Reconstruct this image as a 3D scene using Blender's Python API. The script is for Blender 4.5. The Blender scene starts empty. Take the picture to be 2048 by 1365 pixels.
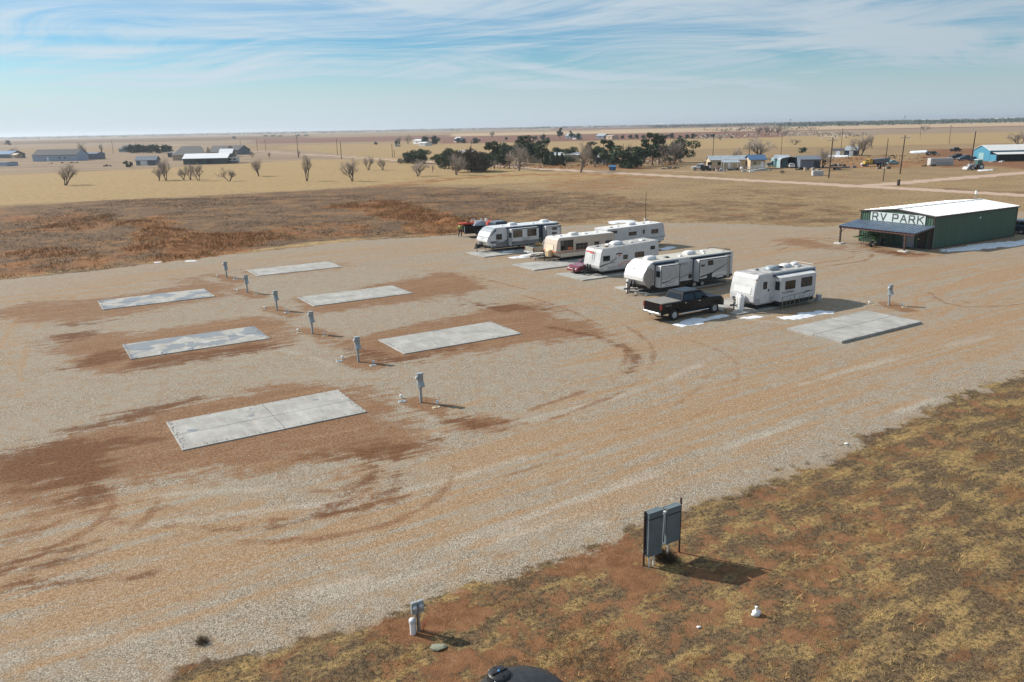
import bpy, bmesh, math, random
import numpy as np
from mathutils import Vector, Matrix
R = math.radians
rnd = random.Random(7)
S = bpy.context.scene
COL = S.collection
# ------------------------------------------------------------------ camera
CAM_H = 14.0; FPX = 1600.0; PITCH = R(15.0); ROLL = R(1.12)      # focal length in pixels of a 2048 px wide frame
cam = bpy.data.cameras.new('camera'); cam.sensor_width = 36.0; cam.lens = FPX / 2048 * 36.0
cam.clip_start = 0.5; cam.clip_end = 60000
camo = bpy.data.objects.new('camera', cam); COL.objects.link(camo)
camo.matrix_world = Matrix.Translation((0, 0, CAM_H)) @ Matrix.Rotation(math.pi / 2 - PITCH, 4, 'X') @ Matrix.Rotation(-ROLL, 4, 'Z')
S.camera = camo
# ------------------------------------------------------------------ light
SUN_EL = R(34.0); SUN_AZ = R(156.0)          # azimuth counted from +X towards +Y
SUN = Vector((math.cos(SUN_AZ) * math.cos(SUN_EL), math.sin(SUN_AZ) * math.cos(SUN_EL), math.sin(SUN_EL)))
sl = bpy.data.lights.new('sun', 'SUN'); sl.energy = 5.0; sl.angle = R(0.53); sl.color = (1.0, 0.93, 0.83)
so = bpy.data.objects.new('sun', sl); COL.objects.link(so); so.rotation_euler = SUN.to_track_quat('Z', 'Y').to_euler()
W = bpy.data.worlds.new('World'); S.world = W; W.use_nodes = True; W.cycles.sampling_method = 'MANUAL'; W.cycles.sample_map_resolution = 256
S.view_settings.view_transform = 'Standard'; S.view_settings.look = 'None'
S.view_settings.exposure = 0.29; S.view_settings.gamma = 1.0; S.view_settings.use_curve_mapping = False
S.cycles.use_denoising = True; S.cycles.max_bounces = 6; S.cycles.diffuse_bounces = 3; S.cycles.glossy_bounces = 3
S.cycles.transmission_bounces = 4; S.cycles.volume_bounces = 0; S.cycles.use_adaptive_sampling = False
S.cycles.caustics_reflective = False; S.cycles.caustics_refractive = False

class NT:
    """small helper to write node trees"""
    def __init__(s, tree): s.t = tree; s.t.nodes.clear()
    def n(s, typ, ins=None, **kw):
        o = s.t.nodes.new(typ)
        for k, v in kw.items(): setattr(o, k, v)
        for k, v in (ins or {}).items(): s.set(o.inputs[k], v)
        return o
    def set(s, sock, v):
        if isinstance(v, bpy.types.NodeSocket): s.t.links.new(v, sock)
        elif isinstance(v, bpy.types.Node): s.t.links.new(v.outputs[0], sock)
        elif isinstance(v, (tuple, list)) and sock.type == 'RGBA' and len(v) == 3: sock.default_value = (*v, 1)
        else: sock.default_value = v
    def math(s, op, a, b=0.0, c=0.0, clamp=False):
        return s.n('ShaderNodeMath', {0: a, 1: b, 2: c}, operation=op, use_clamp=clamp).outputs[0]
    def mix(s, f, a, b, blend='MIX'):
        o = s.n('ShaderNodeMix', data_type='RGBA', blend_type=blend)
        s.set(o.inputs[0], f); s.set(o.inputs[6], a); s.set(o.inputs[7], b); return o.outputs[2]
    def noise(s, vec, scale, detail=2.0, rough=0.5, dist=0.0, dims='3D'):
        return s.n('ShaderNodeTexNoise', {'Vector': vec, 'Scale': scale, 'Detail': detail, 'Roughness': rough, 'Distortion': dist}).outputs[0]
    def ramp(s, f, lo, hi, a=0.0, b=1.0, smooth=True):
        o = s.n('ShaderNodeMapRange', {0: f, 1: lo, 2: hi, 3: a, 4: b}, interpolation_type='SMOOTHSTEP' if smooth else 'LINEAR'); return o.outputs[0]
    def pos(s): return s.n('ShaderNodeNewGeometry').outputs['Position']
    def map(s, vec, rot=0.0, scale=(1, 1, 1), loc=(0, 0, 0)):
        if rot: vec = s.n('ShaderNodeVectorRotate', {'Vector': vec, 'Angle': rot}, rotation_type='Z_AXIS').outputs[0]
        return s.n('ShaderNodeMapping', {'Vector': vec, 'Scale': scale, 'Location': loc}).outputs[0]
# ---- sky: physical daylight with thin cirrus over the whole dome
w = NT(W.node_tree)
sky = w.n('ShaderNodeTexSky', sky_type='NISHITA', sun_disc=False, sun_elevation=SUN_EL, sun_rotation=math.pi / 2 - SUN_AZ,
          altitude=900.0, air_density=1.0, dust_density=0.6, ozone_density=2.2)
gen = w.n('ShaderNodeTexCoord').outputs['Generated']
sx = w.n('ShaderNodeSeparateXYZ', {0: gen})
zz = w.math('ADD', w.math('MAXIMUM', sx.outputs[2], 0.0), 0.10)
pl = w.n('ShaderNodeCombineXYZ', {0: w.math('DIVIDE', sx.outputs[0], zz), 1: w.math('DIVIDE', sx.outputs[1], zz), 2: 0.0}).outputs[0]
warp = w.n('ShaderNodeTexNoise', {'Vector': pl, 'Scale': 0.55, 'Detail': 1.0})
pw = w.n('ShaderNodeVectorMath', {0: pl, 1: w.n('ShaderNodeVectorMath', {0: warp.outputs[1], 'Scale': 1.5}, operation='SCALE').outputs[0]}, operation='ADD').outputs[0]
c1 = w.noise(w.map(pw, R(-20), (0.22, 1.1, 1), (3.1, 0.4, 0)), 1.0, 7.0, 0.62, 0.9)
c2 = w.noise(w.map(pw, R(30), (0.4, 2.4, 1), (8.3, 5.4, 0)), 1.5, 6.0, 0.66, 0.5)
c3 = w.noise(w.map(pl, 0, (0.22, 0.5, 1), (1.7, 2.2, 0)), 1.0, 1.0, 0.5, 0.3)
den = w.math('ADD', w.math('MULTIPLY', c1, 0.62), w.math('ADD', w.math('MULTIPLY', c2, 0.36), w.math('MULTIPLY', c3, 0.38)))
cl = w.ramp(den, 0.55, 0.80, 0.0, 0.95)
low = w.ramp(sx.outputs[2], 0.0, 0.10, 0.95, 0.0)                 # air gets milky towards the horizon
cl = w.math('MAXIMUM', cl, low)
skyc = w.n('ShaderNodeHueSaturation', {'Hue': 0.497, 'Saturation': 1.45, 'Value': 1.2, 'Color': sky}).outputs[0]
skyc = w.mix(1.0, skyc, (0.76, 1.0, 1.10), 'MULTIPLY')
# cirrus and milky air are brighter towards the sun, dimmer away from it
cosv = w.n('ShaderNodeVectorMath', {0: gen, 1: tuple(SUN)}, operation='DOT_PRODUCT').outputs['Value']
fwd = w.math('ADD', 0.48, w.math('MULTIPLY', w.math('ADD', cosv, 1.0), 0.29))
ccol = w.n('ShaderNodeVectorMath', {0: w.n('ShaderNodeCombineXYZ', {0: 8.6, 1: 10.2, 2: 11.4}).outputs[0], 'Scale': fwd}, operation='SCALE').outputs[0]
SKYMIX = w.mix(cl, skyc, ccol)
bg = w.n('ShaderNodeBackground', {'Color': SKYMIX, 'Strength': 0.061})
w.n('ShaderNodeOutputWorld', {'Surface': bg})

# ------------------------------------------------------------------ helpers
def at(px, py, z=0.0):
    """point at height z that a 2048 px wide photograph shows at px, py (used to survey the site)"""
    x = (px - 1024) / FPX; y = (682.5 - py) / FPX
    c, s = math.cos(ROLL), math.sin(ROLL); x, y = c * x + s * y, -s * x + c * y
    cp, sp = math.cos(PITCH), math.sin(PITCH)
    d = Vector((x, cp + y * sp, -sp + y * cp)); t = (z - CAM_H) / d.z
    return Vector((d.x * t, d.y * t, z))
def a2(px, py): p = at(px, py); return (p.x, p.y)
MATS = {}
def pmat(name, col, rough=0.6, metal=0.0, var=0.12, vscale=3.0, bump=0.0, bscale=20.0, dirt=0.0, dirtcol=(0.19, 0.115, 0.07), spec=0.5, coat=0.0, streak=False):
    """plain material with noise variation, optional dust and bump"""
    if name in MATS: return MATS[name]
    m = bpy.data.materials.new(name); m.use_nodes = True; t = NT(m.node_tree)
    p = t.pos(); nz = t.noise(t.map(p, 0, (1, 1, 0.25)) if streak else p, vscale, 5.0, 0.6)
    dark = tuple(c * (1 - var * 1.6) for c in col); lite = tuple(min(0.95, c * (1 + var * 0.8)) for c in col)
    c = t.mix(t.ramp(nz, 0.3, 0.7), dark, lite)
    if dirt: c = t.mix(t.math('MULTIPLY', t.ramp(t.noise(p, vscale * 2.7, 6.0, 0.7), 0.45, 0.75), dirt), c, dirtcol)
    b = t.n('ShaderNodeBsdfPrincipled', {'Base Color': c, 'Roughness': rough, 'Metallic': metal, 'Specular IOR Level': spec, 'Coat Weight': coat})
    if bump: t.set(b.inputs['Normal'], t.n('ShaderNodeBump', {'Strength': bump, 'Distance': 0.02, 'Height': t.noise(p, bscale, 4.0, 0.6)}).outputs[0])
    t.n('ShaderNodeOutputMaterial', {'Surface': b}); MATS[name] = m; return m

class MB:
    """collects shapes; build() links them as ONE mesh object"""
    def __init__(s): s.v = []; s.f = []; s.sm = []
    def add(s, vs, fs, smooth=False):
        o = len(s.v); s.v += [tuple(p) for p in vs]; s.f += [tuple(i + o for i in f) for f in fs]; s.sm += [smooth] * len(fs); return s
    def box(s, x0, x1, y0, y1, z0, z1):
        return s.add([(x0,y0,z0),(x1,y0,z0),(x1,y1,z0),(x0,y1,z0),(x0,y0,z1),(x1,y0,z1),(x1,y1,z1),(x0,y1,z1)],
                     [(0,3,2,1),(4,5,6,7),(0,1,5,4),(1,2,6,5),(2,3,7,6),(3,0,4,7)])
    def hexa(s, b, t):
        """bottom and top rings of equal length"""
        n = len(b); return s.add(list(b) + list(t), [tuple(range(n))[::-1], tuple(range(n, 2 * n))] + [(i, (i + 1) % n, n + (i + 1) % n, n + i) for i in range(n)])
    def bbox(s, x0, x1, y0, y1, z0, z1, b=0.03, bz=None):
        """box with chamfered vertical edges and top"""
        bz = b if bz is None else bz
        def ring(i, z): return [(x0+b+i,y0+i,z),(x1-b-i,y0+i,z),(x1-i,y0+b+i,z),(x1-i,y1-b-i,z),(x1-b-i,y1-i,z),(x0+b+i,y1-i,z),(x0+i,y1-b-i,z),(x0+i,y0+b+i,z)]
        R3 = [ring(0, z0), ring(0, z1 - bz), ring(b * 0.6, z1)]
        vs = sum(R3, []); fs = [tuple(range(8))[::-1], tuple(range(16, 24))]
        for k in range(2): fs += [(k*8+i, k*8+(i+1) % 8, (k+1)*8+(i+1) % 8, (k+1)*8+i) for i in range(8)]
        return s.add(vs, fs)
    def extr(s, prof, y0, y1, ch=0.0):
        """side profile [(x,z)..] extruded along y, with chamfered side edges"""
        n = len(prof)
        if ch:
            cx = sum(p[0] for p in prof) / n; cz = sum(p[1] for p in prof) / n
            rx = max(abs(p[0] - cx) for p in prof); rz = max(abs(p[1] - cz) for p in prof)
            inn = [(cx + (x - cx) * (1 - ch / rx), cz + (z - cz) * (1 - ch / rz)) for x, z in prof]
            sg = 1 if y1 > y0 else -1
            rings = [(inn, y0), (prof, y0 + sg * ch), (prof, y1 - sg * ch), (inn, y1)]
        else: rings = [(prof, y0), (prof, y1)]
        vs = []; fs = []
        for pr, y in rings: vs += [(x, y, z) for x, z in pr]
        for k in range(len(rings) - 1): fs += [(k*n+i, k*n+(i+1) % n, (k+1)*n+(i+1) % n, (k+1)*n+i) for i in range(n)]
        fs += [tuple(range(n))[::-1], tuple(range((len(rings)-1)*n, len(rings)*n))]
        return s.add(vs, fs)
    def strip(s, prof, y0, y1, t=0.01):
        """open curve [(x,z)..] extruded along y as a thin bent sheet"""
        n = len(prof); out = []
        for i, (x, z) in enumerate(prof):
            a = prof[max(i - 1, 0)]; b = prof[min(i + 1, n - 1)]; dx, dz = b[0] - a[0], b[1] - a[1]; l = math.hypot(dx, dz) or 1
            out.append((x - dz / l * t, z + dx / l * t))
        return s.extr(list(prof) + out[::-1], y0, y1)
    def tube(s, p0, p1, r0, r1=None, n=8, cap=True):
        r1 = r0 if r1 is None else r1
        p0, p1 = Vector(p0), Vector(p1); d = (p1 - p0)
        if d.length < 1e-6: return s
        d.normalize(); a = d.orthogonal().normalized(); b = d.cross(a)
        A = [p0 + (a * math.cos(2*math.pi*i/n) + b * math.sin(2*math.pi*i/n)) * r0 for i in range(n)]
        B = [p1 + (a * math.cos(2*math.pi*i/n) + b * math.sin(2*math.pi*i/n)) * r1 for i in range(n)]
        fs = [(i, (i+1) % n, n+(i+1) % n, n+i) for i in range(n)]
        s.add(A + B, fs, n > 5)
        if cap: s.add(A, [tuple(range(n))[::-1]]); s.add(B, [tuple(range(n))])
        return s
    def path(s, pts, r, n=6):
        for a, b in zip(pts[:-1], pts[1:]): s.tube(a, b, r, r, n)
        return s
    def lathe(s, prof, c=(0, 0, 0), n=16, axis='Z', smooth=True):
        """profile [(r,h)..] turned about an axis"""
        vs = []; fs = []
        for r, h in prof:
            for i in range(n):
                q = 2 * math.pi * i / n; x, y = r * math.cos(q), r * math.sin(q)
                p = (x, y, h) if axis == 'Z' else ((x, h, y) if axis == 'Y' else (h, x, y))
                vs.append((p[0] + c[0], p[1] + c[1], p[2] + c[2]))
        for k in range(len(prof) - 1): fs += [(k*n+i, k*n+(i+1) % n, (k+1)*n+(i+1) % n, (k+1)*n+i) for i in range(n)]
        s.add(vs, fs, smooth)
        return s
    def xform(s, M):
        s.v = [tuple(M @ Vector(p)) for p in s.v]; return s
    def mesh(s, name):
        me = bpy.data.meshes.new(name); me.from_pydata(s.v, [], s.f); me.polygons.foreach_set('use_smooth', s.sm)
        bm = bmesh.new(); bm.from_mesh(me); bmesh.ops.recalc_face_normals(bm, faces=bm.faces); bm.to_mesh(me); bm.free()
        me.update(); return me
    def build(s, name, mat, parent=None, label=None):
        me = s.mesh(name); me.materials.append(mat); o = bpy.data.objects.new(name, me); COL.objects.link(o)
        if parent is not None: o.parent = parent
        if label: o['label'] = label
        return o
def tag(o, label, cat, group=None):
    o['label'] = label; o['category'] = cat
    if group: o['group'] = group
    return o
def kind(o, k): o['kind'] = k; return o
def thing(name, label, cat, loc=(0, 0, 0), rz=0.0, group=None):
    o = bpy.data.objects.new(name, None); COL.objects.link(o); o.empty_display_size = 0.3
    o.location = loc; o.rotation_euler = (0, 0, rz); return tag(o, label, cat, group)
def copy_tree(o, parent=None):
    c = o.copy(); COL.objects.link(c); c.parent = parent
    for ch in [x for x in bpy.data.objects if x.parent == o]: copy_tree(ch, c)
    return c
def dup(root, loc, rz=0.0, label=None, scale=1.0):
    c = copy_tree(root); c.location = loc; c.rotation_euler = (0, 0, rz); c.scale = (scale,) * 3 if not isinstance(scale, tuple) else scale
    if label: c['label'] = label
    return c
def npmesh(name, V, F, mat, smooth=False):
    """numpy vertices and faces of one size -> object"""
    me = bpy.data.meshes.new(name); V = np.asarray(V, np.float32); F = np.asarray(F, np.int32); k = F.shape[1]
    me.vertices.add(len(V)); me.vertices.foreach_set('co', V.ravel()); me.loops.add(F.size); me.loops.foreach_set('vertex_index', F.ravel())
    me.polygons.add(len(F)); me.polygons.foreach_set('loop_start', np.arange(0, F.size, k, dtype=np.int32))
    me.polygons.foreach_set('use_smooth', np.full(len(F), smooth)); me.update(calc_edges=True)
    me.materials.append(mat); o = bpy.data.objects.new(name, me); COL.objects.link(o); return o
_tc = {}
def text_mesh(body, size):
    """lettering outlines as a flat mesh centred on the origin, in the XZ plane facing -Y"""
    cu = bpy.data.curves.new('txt', 'FONT'); cu.body = body; cu.size = size; cu.align_x = 'CENTER'; cu.align_y = 'CENTER'
    o = bpy.data.objects.new('txt', cu); COL.objects.link(o); dg = bpy.context.evaluated_depsgraph_get()
    me = bpy.data.meshes.new_from_object(o.evaluated_get(dg)); bpy.data.objects.remove(o); bpy.data.curves.remove(cu)
    me.transform(Matrix.Rotation(math.pi / 2, 4, 'X')); return me
def lettering(name, body, size, mat, parent, loc, rz=0.0, sx=1.0):
    me = text_mesh(body, size); me.materials.clear(); me.materials.append(mat)
    me.transform(Matrix.Translation(loc) @ Matrix.Rotation(rz, 4, 'Z') @ Matrix.Diagonal((sx, 1, 1, 1)))
    o = bpy.data.objects.new(name, me); COL.objects.link(o); o.parent = parent; return o
# ------------------------------------------------------------------ the ground: one sheet to the horizon
def axis(lo, hi, step, far_lo, far_hi, g):
    a = list(np.arange(lo, hi, step)); d = step; x = a[-1]
    while x < far_hi: d *= g; x += d; a.append(x)
    d = step; x = lo; pre = []
    while x > far_lo: d *= g; x -= d; pre.append(x)
    return np.array(pre[::-1] + a)
GX = axis(-45, 66, 0.26, -26000, 26000, 1.06); GY = axis(9, 128, 0.26, -600, 26000, 1.05)
X, Y = np.meshgrid(GX, GY); X = X.ravel(); Y = Y.ravel(); NV = len(X)
_rs = np.random.RandomState(3); _tab = _rs.rand(512, 512)
def vnoise(x, y, sc, seed=0):
    x = x * sc + seed * 17.3; y = y * sc + seed * 9.1; ix = np.floor(x).astype(np.int64); iy = np.floor(y).astype(np.int64)
    fx = x - ix; fy = y - iy; fx = fx * fx * (3 - 2 * fx); fy = fy * fy * (3 - 2 * fy)
    g = lambda a, b: _tab[a % 512, b % 512]
    return (g(ix, iy) * (1-fx) + g(ix+1, iy) * fx) * (1-fy) + (g(ix, iy+1) * (1-fx) + g(ix+1, iy+1) * fx) * fy
def fbm(x, y, sc, seed=0, o=4):
    s = 0; a = 0.5; t = 0
    for i in range(o): s = s + a * vnoise(x, y, sc * 2**i, seed + i); t += a; a *= 0.55
    return s / t
def sstep(v, a, b): t = np.clip((v - a) / (b - a), 0, 1); return t * t * (3 - 2 * t)
def sdf(poly, x, y):
    """signed distance to a polygon, positive inside"""
    d = np.full(x.shape, 1e9); ins = np.zeros(x.shape, bool); n = len(poly)
    for i in range(n):
        (x0, y0), (x1, y1) = poly[i], poly[(i+1) % n]; ex, ey = x1 - x0, y1 - y0
        t = np.clip(((x-x0)*ex + (y-y0)*ey) / (ex*ex + ey*ey + 1e-12), 0, 1)
        d = np.minimum(d, np.hypot(x - x0 - t*ex, y - y0 - t*ey))
        if abs(ey) > 1e-9: ins ^= ((y0 > y) != (y1 > y)) & (x < x0 + (y - y0) / ey * ex)
    return np.where(ins, d, -d)
def ldist(line, x, y):
    d = np.full(x.shape, 1e9)
    for (x0, y0), (x1, y1) in zip(line[:-1], line[1:]):
        ex, ey = x1-x0, y1-y0; t = np.clip(((x-x0)*ex + (y-y0)*ey) / (ex*ex + ey*ey + 1e-12), 0, 1)
        d = np.minimum(d, np.hypot(x-x0-t*ex, y-y0-t*ey))
    return d
def region(mask, px, soft, val=1.0, wob=0.0, wsc=0.4, seed=1, mode='max', rel=None):
    """raise a mask inside a surveyed polygon, with a soft wobbly edge"""
    P = [a2(*p) for p in px]; xs = [p[0] for p in P]; ys = [p[1] for p in P]; m = soft + wob + 1
    k = np.where((X > min(xs)-m) & (X < max(xs)+m) & (Y > min(ys)-m) & (Y < max(ys)+m))[0]
    d = sdf(P, X[k], Y[k])
    if wob: d = d + (fbm(X[k], Y[k], wsc, seed) - 0.5) * 2 * wob
    v = sstep(d, -soft, soft) * val
    mask[k] = np.maximum(mask[k], v) if mode == 'max' else mask[k] * (1 - v)
def track(mask, px, hw, soft, val=1.0, wob=0.0, wsc=0.5, seed=5, mode='max'):
    P = [a2(*p) for p in px]; xs = [p[0] for p in P]; ys = [p[1] for p in P]; m = hw + soft + wob + 1
    k = np.where((X > min(xs)-m) & (X < max(xs)+m) & (Y > min(ys)-m) & (Y < max(ys)+m))[0]
    d = hw - ldist(P, X[k], Y[k])
    if wob: d = d + (fbm(X[k], Y[k], wsc, seed) - 0.5) * 2 * wob
    v = sstep(d, -soft, soft) * val
    mask[k] = np.maximum(mask[k], v) if mode == 'max' else mask[k] * (1 - v)
def hor(x): return 254.0 - 0.01955 * (x - 1024)
Z0 = lambda: np.zeros(NV)
lot, dirt, wet, tan = Z0(), Z0(), Z0(), Z0()
gold, brown, rust, redsoil = Z0(), Z0(), Z0(), Z0()
road, plow, beige, mauve = Z0(), Z0(), Z0(), Z0()
# --- the gravel lot
LOT = [(-700,655),(-300,600),(0,560),(200,540),(450,511),(700,483),(900,471),(1010,462),(1120,452),(1250,447),(1400,446),(1500,449),(1640,456),(1700,447),
       (1800,440),(1950,428),(2060,424),(2400,405),(2700,460),(2500,620),(2200,690),(2048,745),(1900,801),(1700,893),(1500,974),(1300,1050),(1100,1130),(900,1188),(700,1248),(550,1298),(330,1365),(100,1440),(-400,1600),(-1500,1500),(-2000,900)]
region(lot, LOT, 0.9, 1.0, 0.9, 0.9)
track(lot, [(1640,470),(1800,455),(1640,456)], 1.0, 1.0)
# --- brown soil scraped out around the slabs
for k, (P, v) in enumerate([
    ([(0,902),(120,872),(250,838),(400,800),(560,768),(640,764),(720,776),(770,800),(800,840),(865,878),(860,905),(790,925),(700,930),(560,945),(400,955),(250,970),(150,1000),(60,1010),(0,1020),(-300,1060),(-300,960)], .95),
    ([(75,682),(150,667),(260,667),(420,645),(500,630),(560,640),(590,660),(575,690),(520,697),(400,717),(280,738),(200,747),(120,742),(130,717),(90,705)], .95),
    ([(-100,640),(60,602),(200,597),(330,575),(400,553),(470,573),(465,592),(420,602),(300,624),(190,642),(100,652),(0,642)], .8),
    ([(560,597),(640,590),(700,577),(800,560),(880,543),(950,553),(965,578),(900,595),(830,606),(720,620),(640,628),(600,620)], .95),
    ([(655,684),(740,667),(860,640),(960,618),(1010,606),(1080,608),(1130,625),(1150,640),(1215,660),(1235,673),(1150,680),(1060,690),(960,702),(870,716),(800,732),(740,728),(695,712)], 1.0),
    ([(480,560),(600,552),(700,538),(740,530),(690,526),(640,520),(500,535),(470,548)], .55),
    ([(885,838),(955,827),(1035,845),(1005,863),(940,870),(900,858)], 1.0),
    ([(820,800),(845,790),(890,810),(870,822),(830,812)], .6),
    ([(330,560),(430,545),(560,530),(450,545),(400,565)], .7),
    ([(620,1035),(700,1030),(770,995),(800,950),(790,910),(700,925),(640,960),(700,980)], .55),
    ([(0,1110),(100,1060),(220,1030),(270,980),(150,960),(0,1000)], .6),
    ([(1700,497),(1810,515),(1880,512),(1800,500),(1740,485)], .9),
    ([(1545,480),(1600,474),(1680,492),(1720,505),(1640,498),(1560,492)], .75)]):
    region(dirt, P, 2.2, v, 1.6, 0.5, 11 + k)
for p in [(450,556),(492,586),(556,622),(630,665),(722,726),(848,808),(1785,612)]:
    q = at(*p); track(dirt, [(p[0]-12, p[1]-4), (p[0]+25, p[1]+8)], 0.9, 0.7, .95, 0.5, 1.2)
# --- damp, dark soil
for k, P in enumerate([
    [(262,722),(400,704),(540,682),(585,690),(500,704),(330,735),(240,745)], [(110,742),(190,702),(262,690),(258,715),(210,735)],
    [(-50,912),(120,880),(250,872),(330,880),(250,905),(240,960),(190,1015),(110,990),(0,985)], [(590,915),(700,890),(868,880),(858,908),(770,916),(640,928)],
    [(80,676),(150,664),(210,660),(190,672),(110,690)], [(700,700),(760,700),(800,712),(870,700),(960,690),(800,728),(730,722)],
    [(900,590),(980,612),(1100,615),(1010,628),(960,612)], [(130,650),(230,640),(190,652)], [(60,880),(200,838),(330,808),(400,795),(330,822),(200,860)],
    [(880,842),(950,832),(1010,846),(950,862)], [(1700,498),(1800,512),(1860,510),(1790,503)]]):
    region(wet, P, 1.3, .95, 1.0, 0.7, 31 + k)
for L, hw in [([(640,1030),(720,1019),(775,992),(798,955),(790,918)], .35), ([(690,988),(738,963),(748,932)], .3), ([(0,1182),(80,1142),(150,1100),(195,1082)], .4),
              ([(-20,1146),(55,1115),(95,1098)], .35), ([(60,1165),(170,1165),(300,1150)], .25), ([(1100,655),(1200,675),(1260,700),(1275,722),(1255,745)], .4),
              ([(700,1000),(600,1045),(430,1060),(330,1050)], .2), ([(820,980),(790,1010),(700,1035)], .2), ([(930,610),(1010,608),(1090,620)], .35)]:
    track(wet, L, hw, 0.6, .8, 0.3, 1.3)
# --- tan, compacted wheel ways
for k, (P, v) in enumerate([
    ([(-200,1010),(0,1000),(300,985),(600,1010),(820,930),(1000,850),(1200,770),(1500,690),(1700,705),(1900,640),(2100,540),(2100,700),(1900,772),(1500,928),(1100,1045),(700,1140),(300,1230),(0,1290),(-300,1330)], .8),
    ([(780,532),(900,520),(1000,540),(1250,598),(1350,660),(1250,725),(1150,700),(1180,650),(1000,590),(900,560)], .75),
    ([(1200,620),(1400,660),(1580,665),(1700,700),(1600,760),(1300,800),(1100,780)], .6),
    ([(-300,640),(0,585),(200,557),(450,527),(520,520),(400,545),(200,585),(0,625)], .7), ([(-200,800),(0,655),(60,640),(30,720),(0,790)], .6),
    ([(1340,470),(1480,470),(1700,510),(1900,520),(2100,520),(2100,600),(1900,590),(1640,540),(1500,520),(1400,500)], .6),
    ([(940,480),(1120,456),(1400,449),(1640,460),(2100,430),(2100,700),(1900,690),(1700,690),(1300,640),(1000,560)], .62), ([(-300,640),(0,565),(450,515),(900,474),(960,500),(700,540),(450,560),(200,600)], .55), ([(1880,520),(2100,505),(2100,640),(1990,650),(1900,600)], .75), ([(1480,478),(1600,465),(1700,480),(1640,492)], .8)]):
    region(tan, P, 2.5, v, 2.5, 0.18, 51 + k)
for L, hw in [([(0,660),(25,625),(80,600),(100,590)], .25), ([(15,740),(35,650),(60,615)], .25), ([(1100,950),(1400,850),(1700,748),(2048,640)], .5), ([(900,1000),(1300,862),(1700,722),(2048,600)], .5),
              ([(1500,560),(1560,580),(1640,600)], .3), ([(1820,585),(1845,610),(1880,640)], .35), ([(500,1010),(700,1050),(900,1010),(1100,935)], .4), ([(0,1075),(300,1090),(600,1080),(900,1000)], .5), ([(0,1225),(400,1150),(800,1065),(1000,1000)], .6)]:
    track(tan, L, hw, 0.5, 1.0, 0.5, 0.6)
# --- wheel ruts in pairs, and the pale windrows of stone between them
rut, rutd, wind = Z0(), Z0(), Z0()
def smooth(L, n=8):
    L = [L[0]] + list(L) + [L[-1]]; o = []
    for a, b, c, d in zip(L[:-3], L[1:-2], L[2:-1], L[3:]):
        for k in range(n):
            t_ = k/n; o.append(tuple(.5*(2*b[i]+(c[i]-a[i])*t_+(2*a[i]-5*b[i]+4*c[i]-d[i])*t_*t_+(3*b[i]-a[i]-3*c[i]+d[i])*t_**3) for i in (0,1)))
    return o + [L[-2]]
def wtrack(mask, P, hw, soft, val, seed):
    xs = [p[0] for p in P]; ys = [p[1] for p in P]; m = hw + soft + 1
    k = np.where((X > min(xs)-m) & (X < max(xs)+m) & (Y > min(ys)-m) & (Y < max(ys)+m))[0]
    d = hw - ldist(P, X[k], Y[k]) + (fbm(X[k], Y[k], 1.1, seed) - .5) * .3; v = sstep(d, -soft, soft) * val * (.45 + .55 * sstep(fbm(X[k], Y[k], .25, seed+9), .35, .6)); mask[k] = np.maximum(mask[k], v)
def ruts(px, mask, gauge=1.7, hw=.2, val=1.0, seed=1):
    W_ = smooth([a2(*p) for p in px])
    for s_ in (-gauge/2, gauge/2):
        O = []
        for i, p in enumerate(W_):
            a, b = W_[max(i-1,0)], W_[min(i+1,len(W_)-1)]; dx, dy = b[0]-a[0], b[1]-a[1]; l = math.hypot(dx,dy) or 1; O.append((p[0]-dy/l*s_, p[1]+dx/l*s_))
        wtrack(mask, O[::2]+[O[-1]], hw, .28, val, seed + (3 if s_ > 0 else 0))
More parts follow.
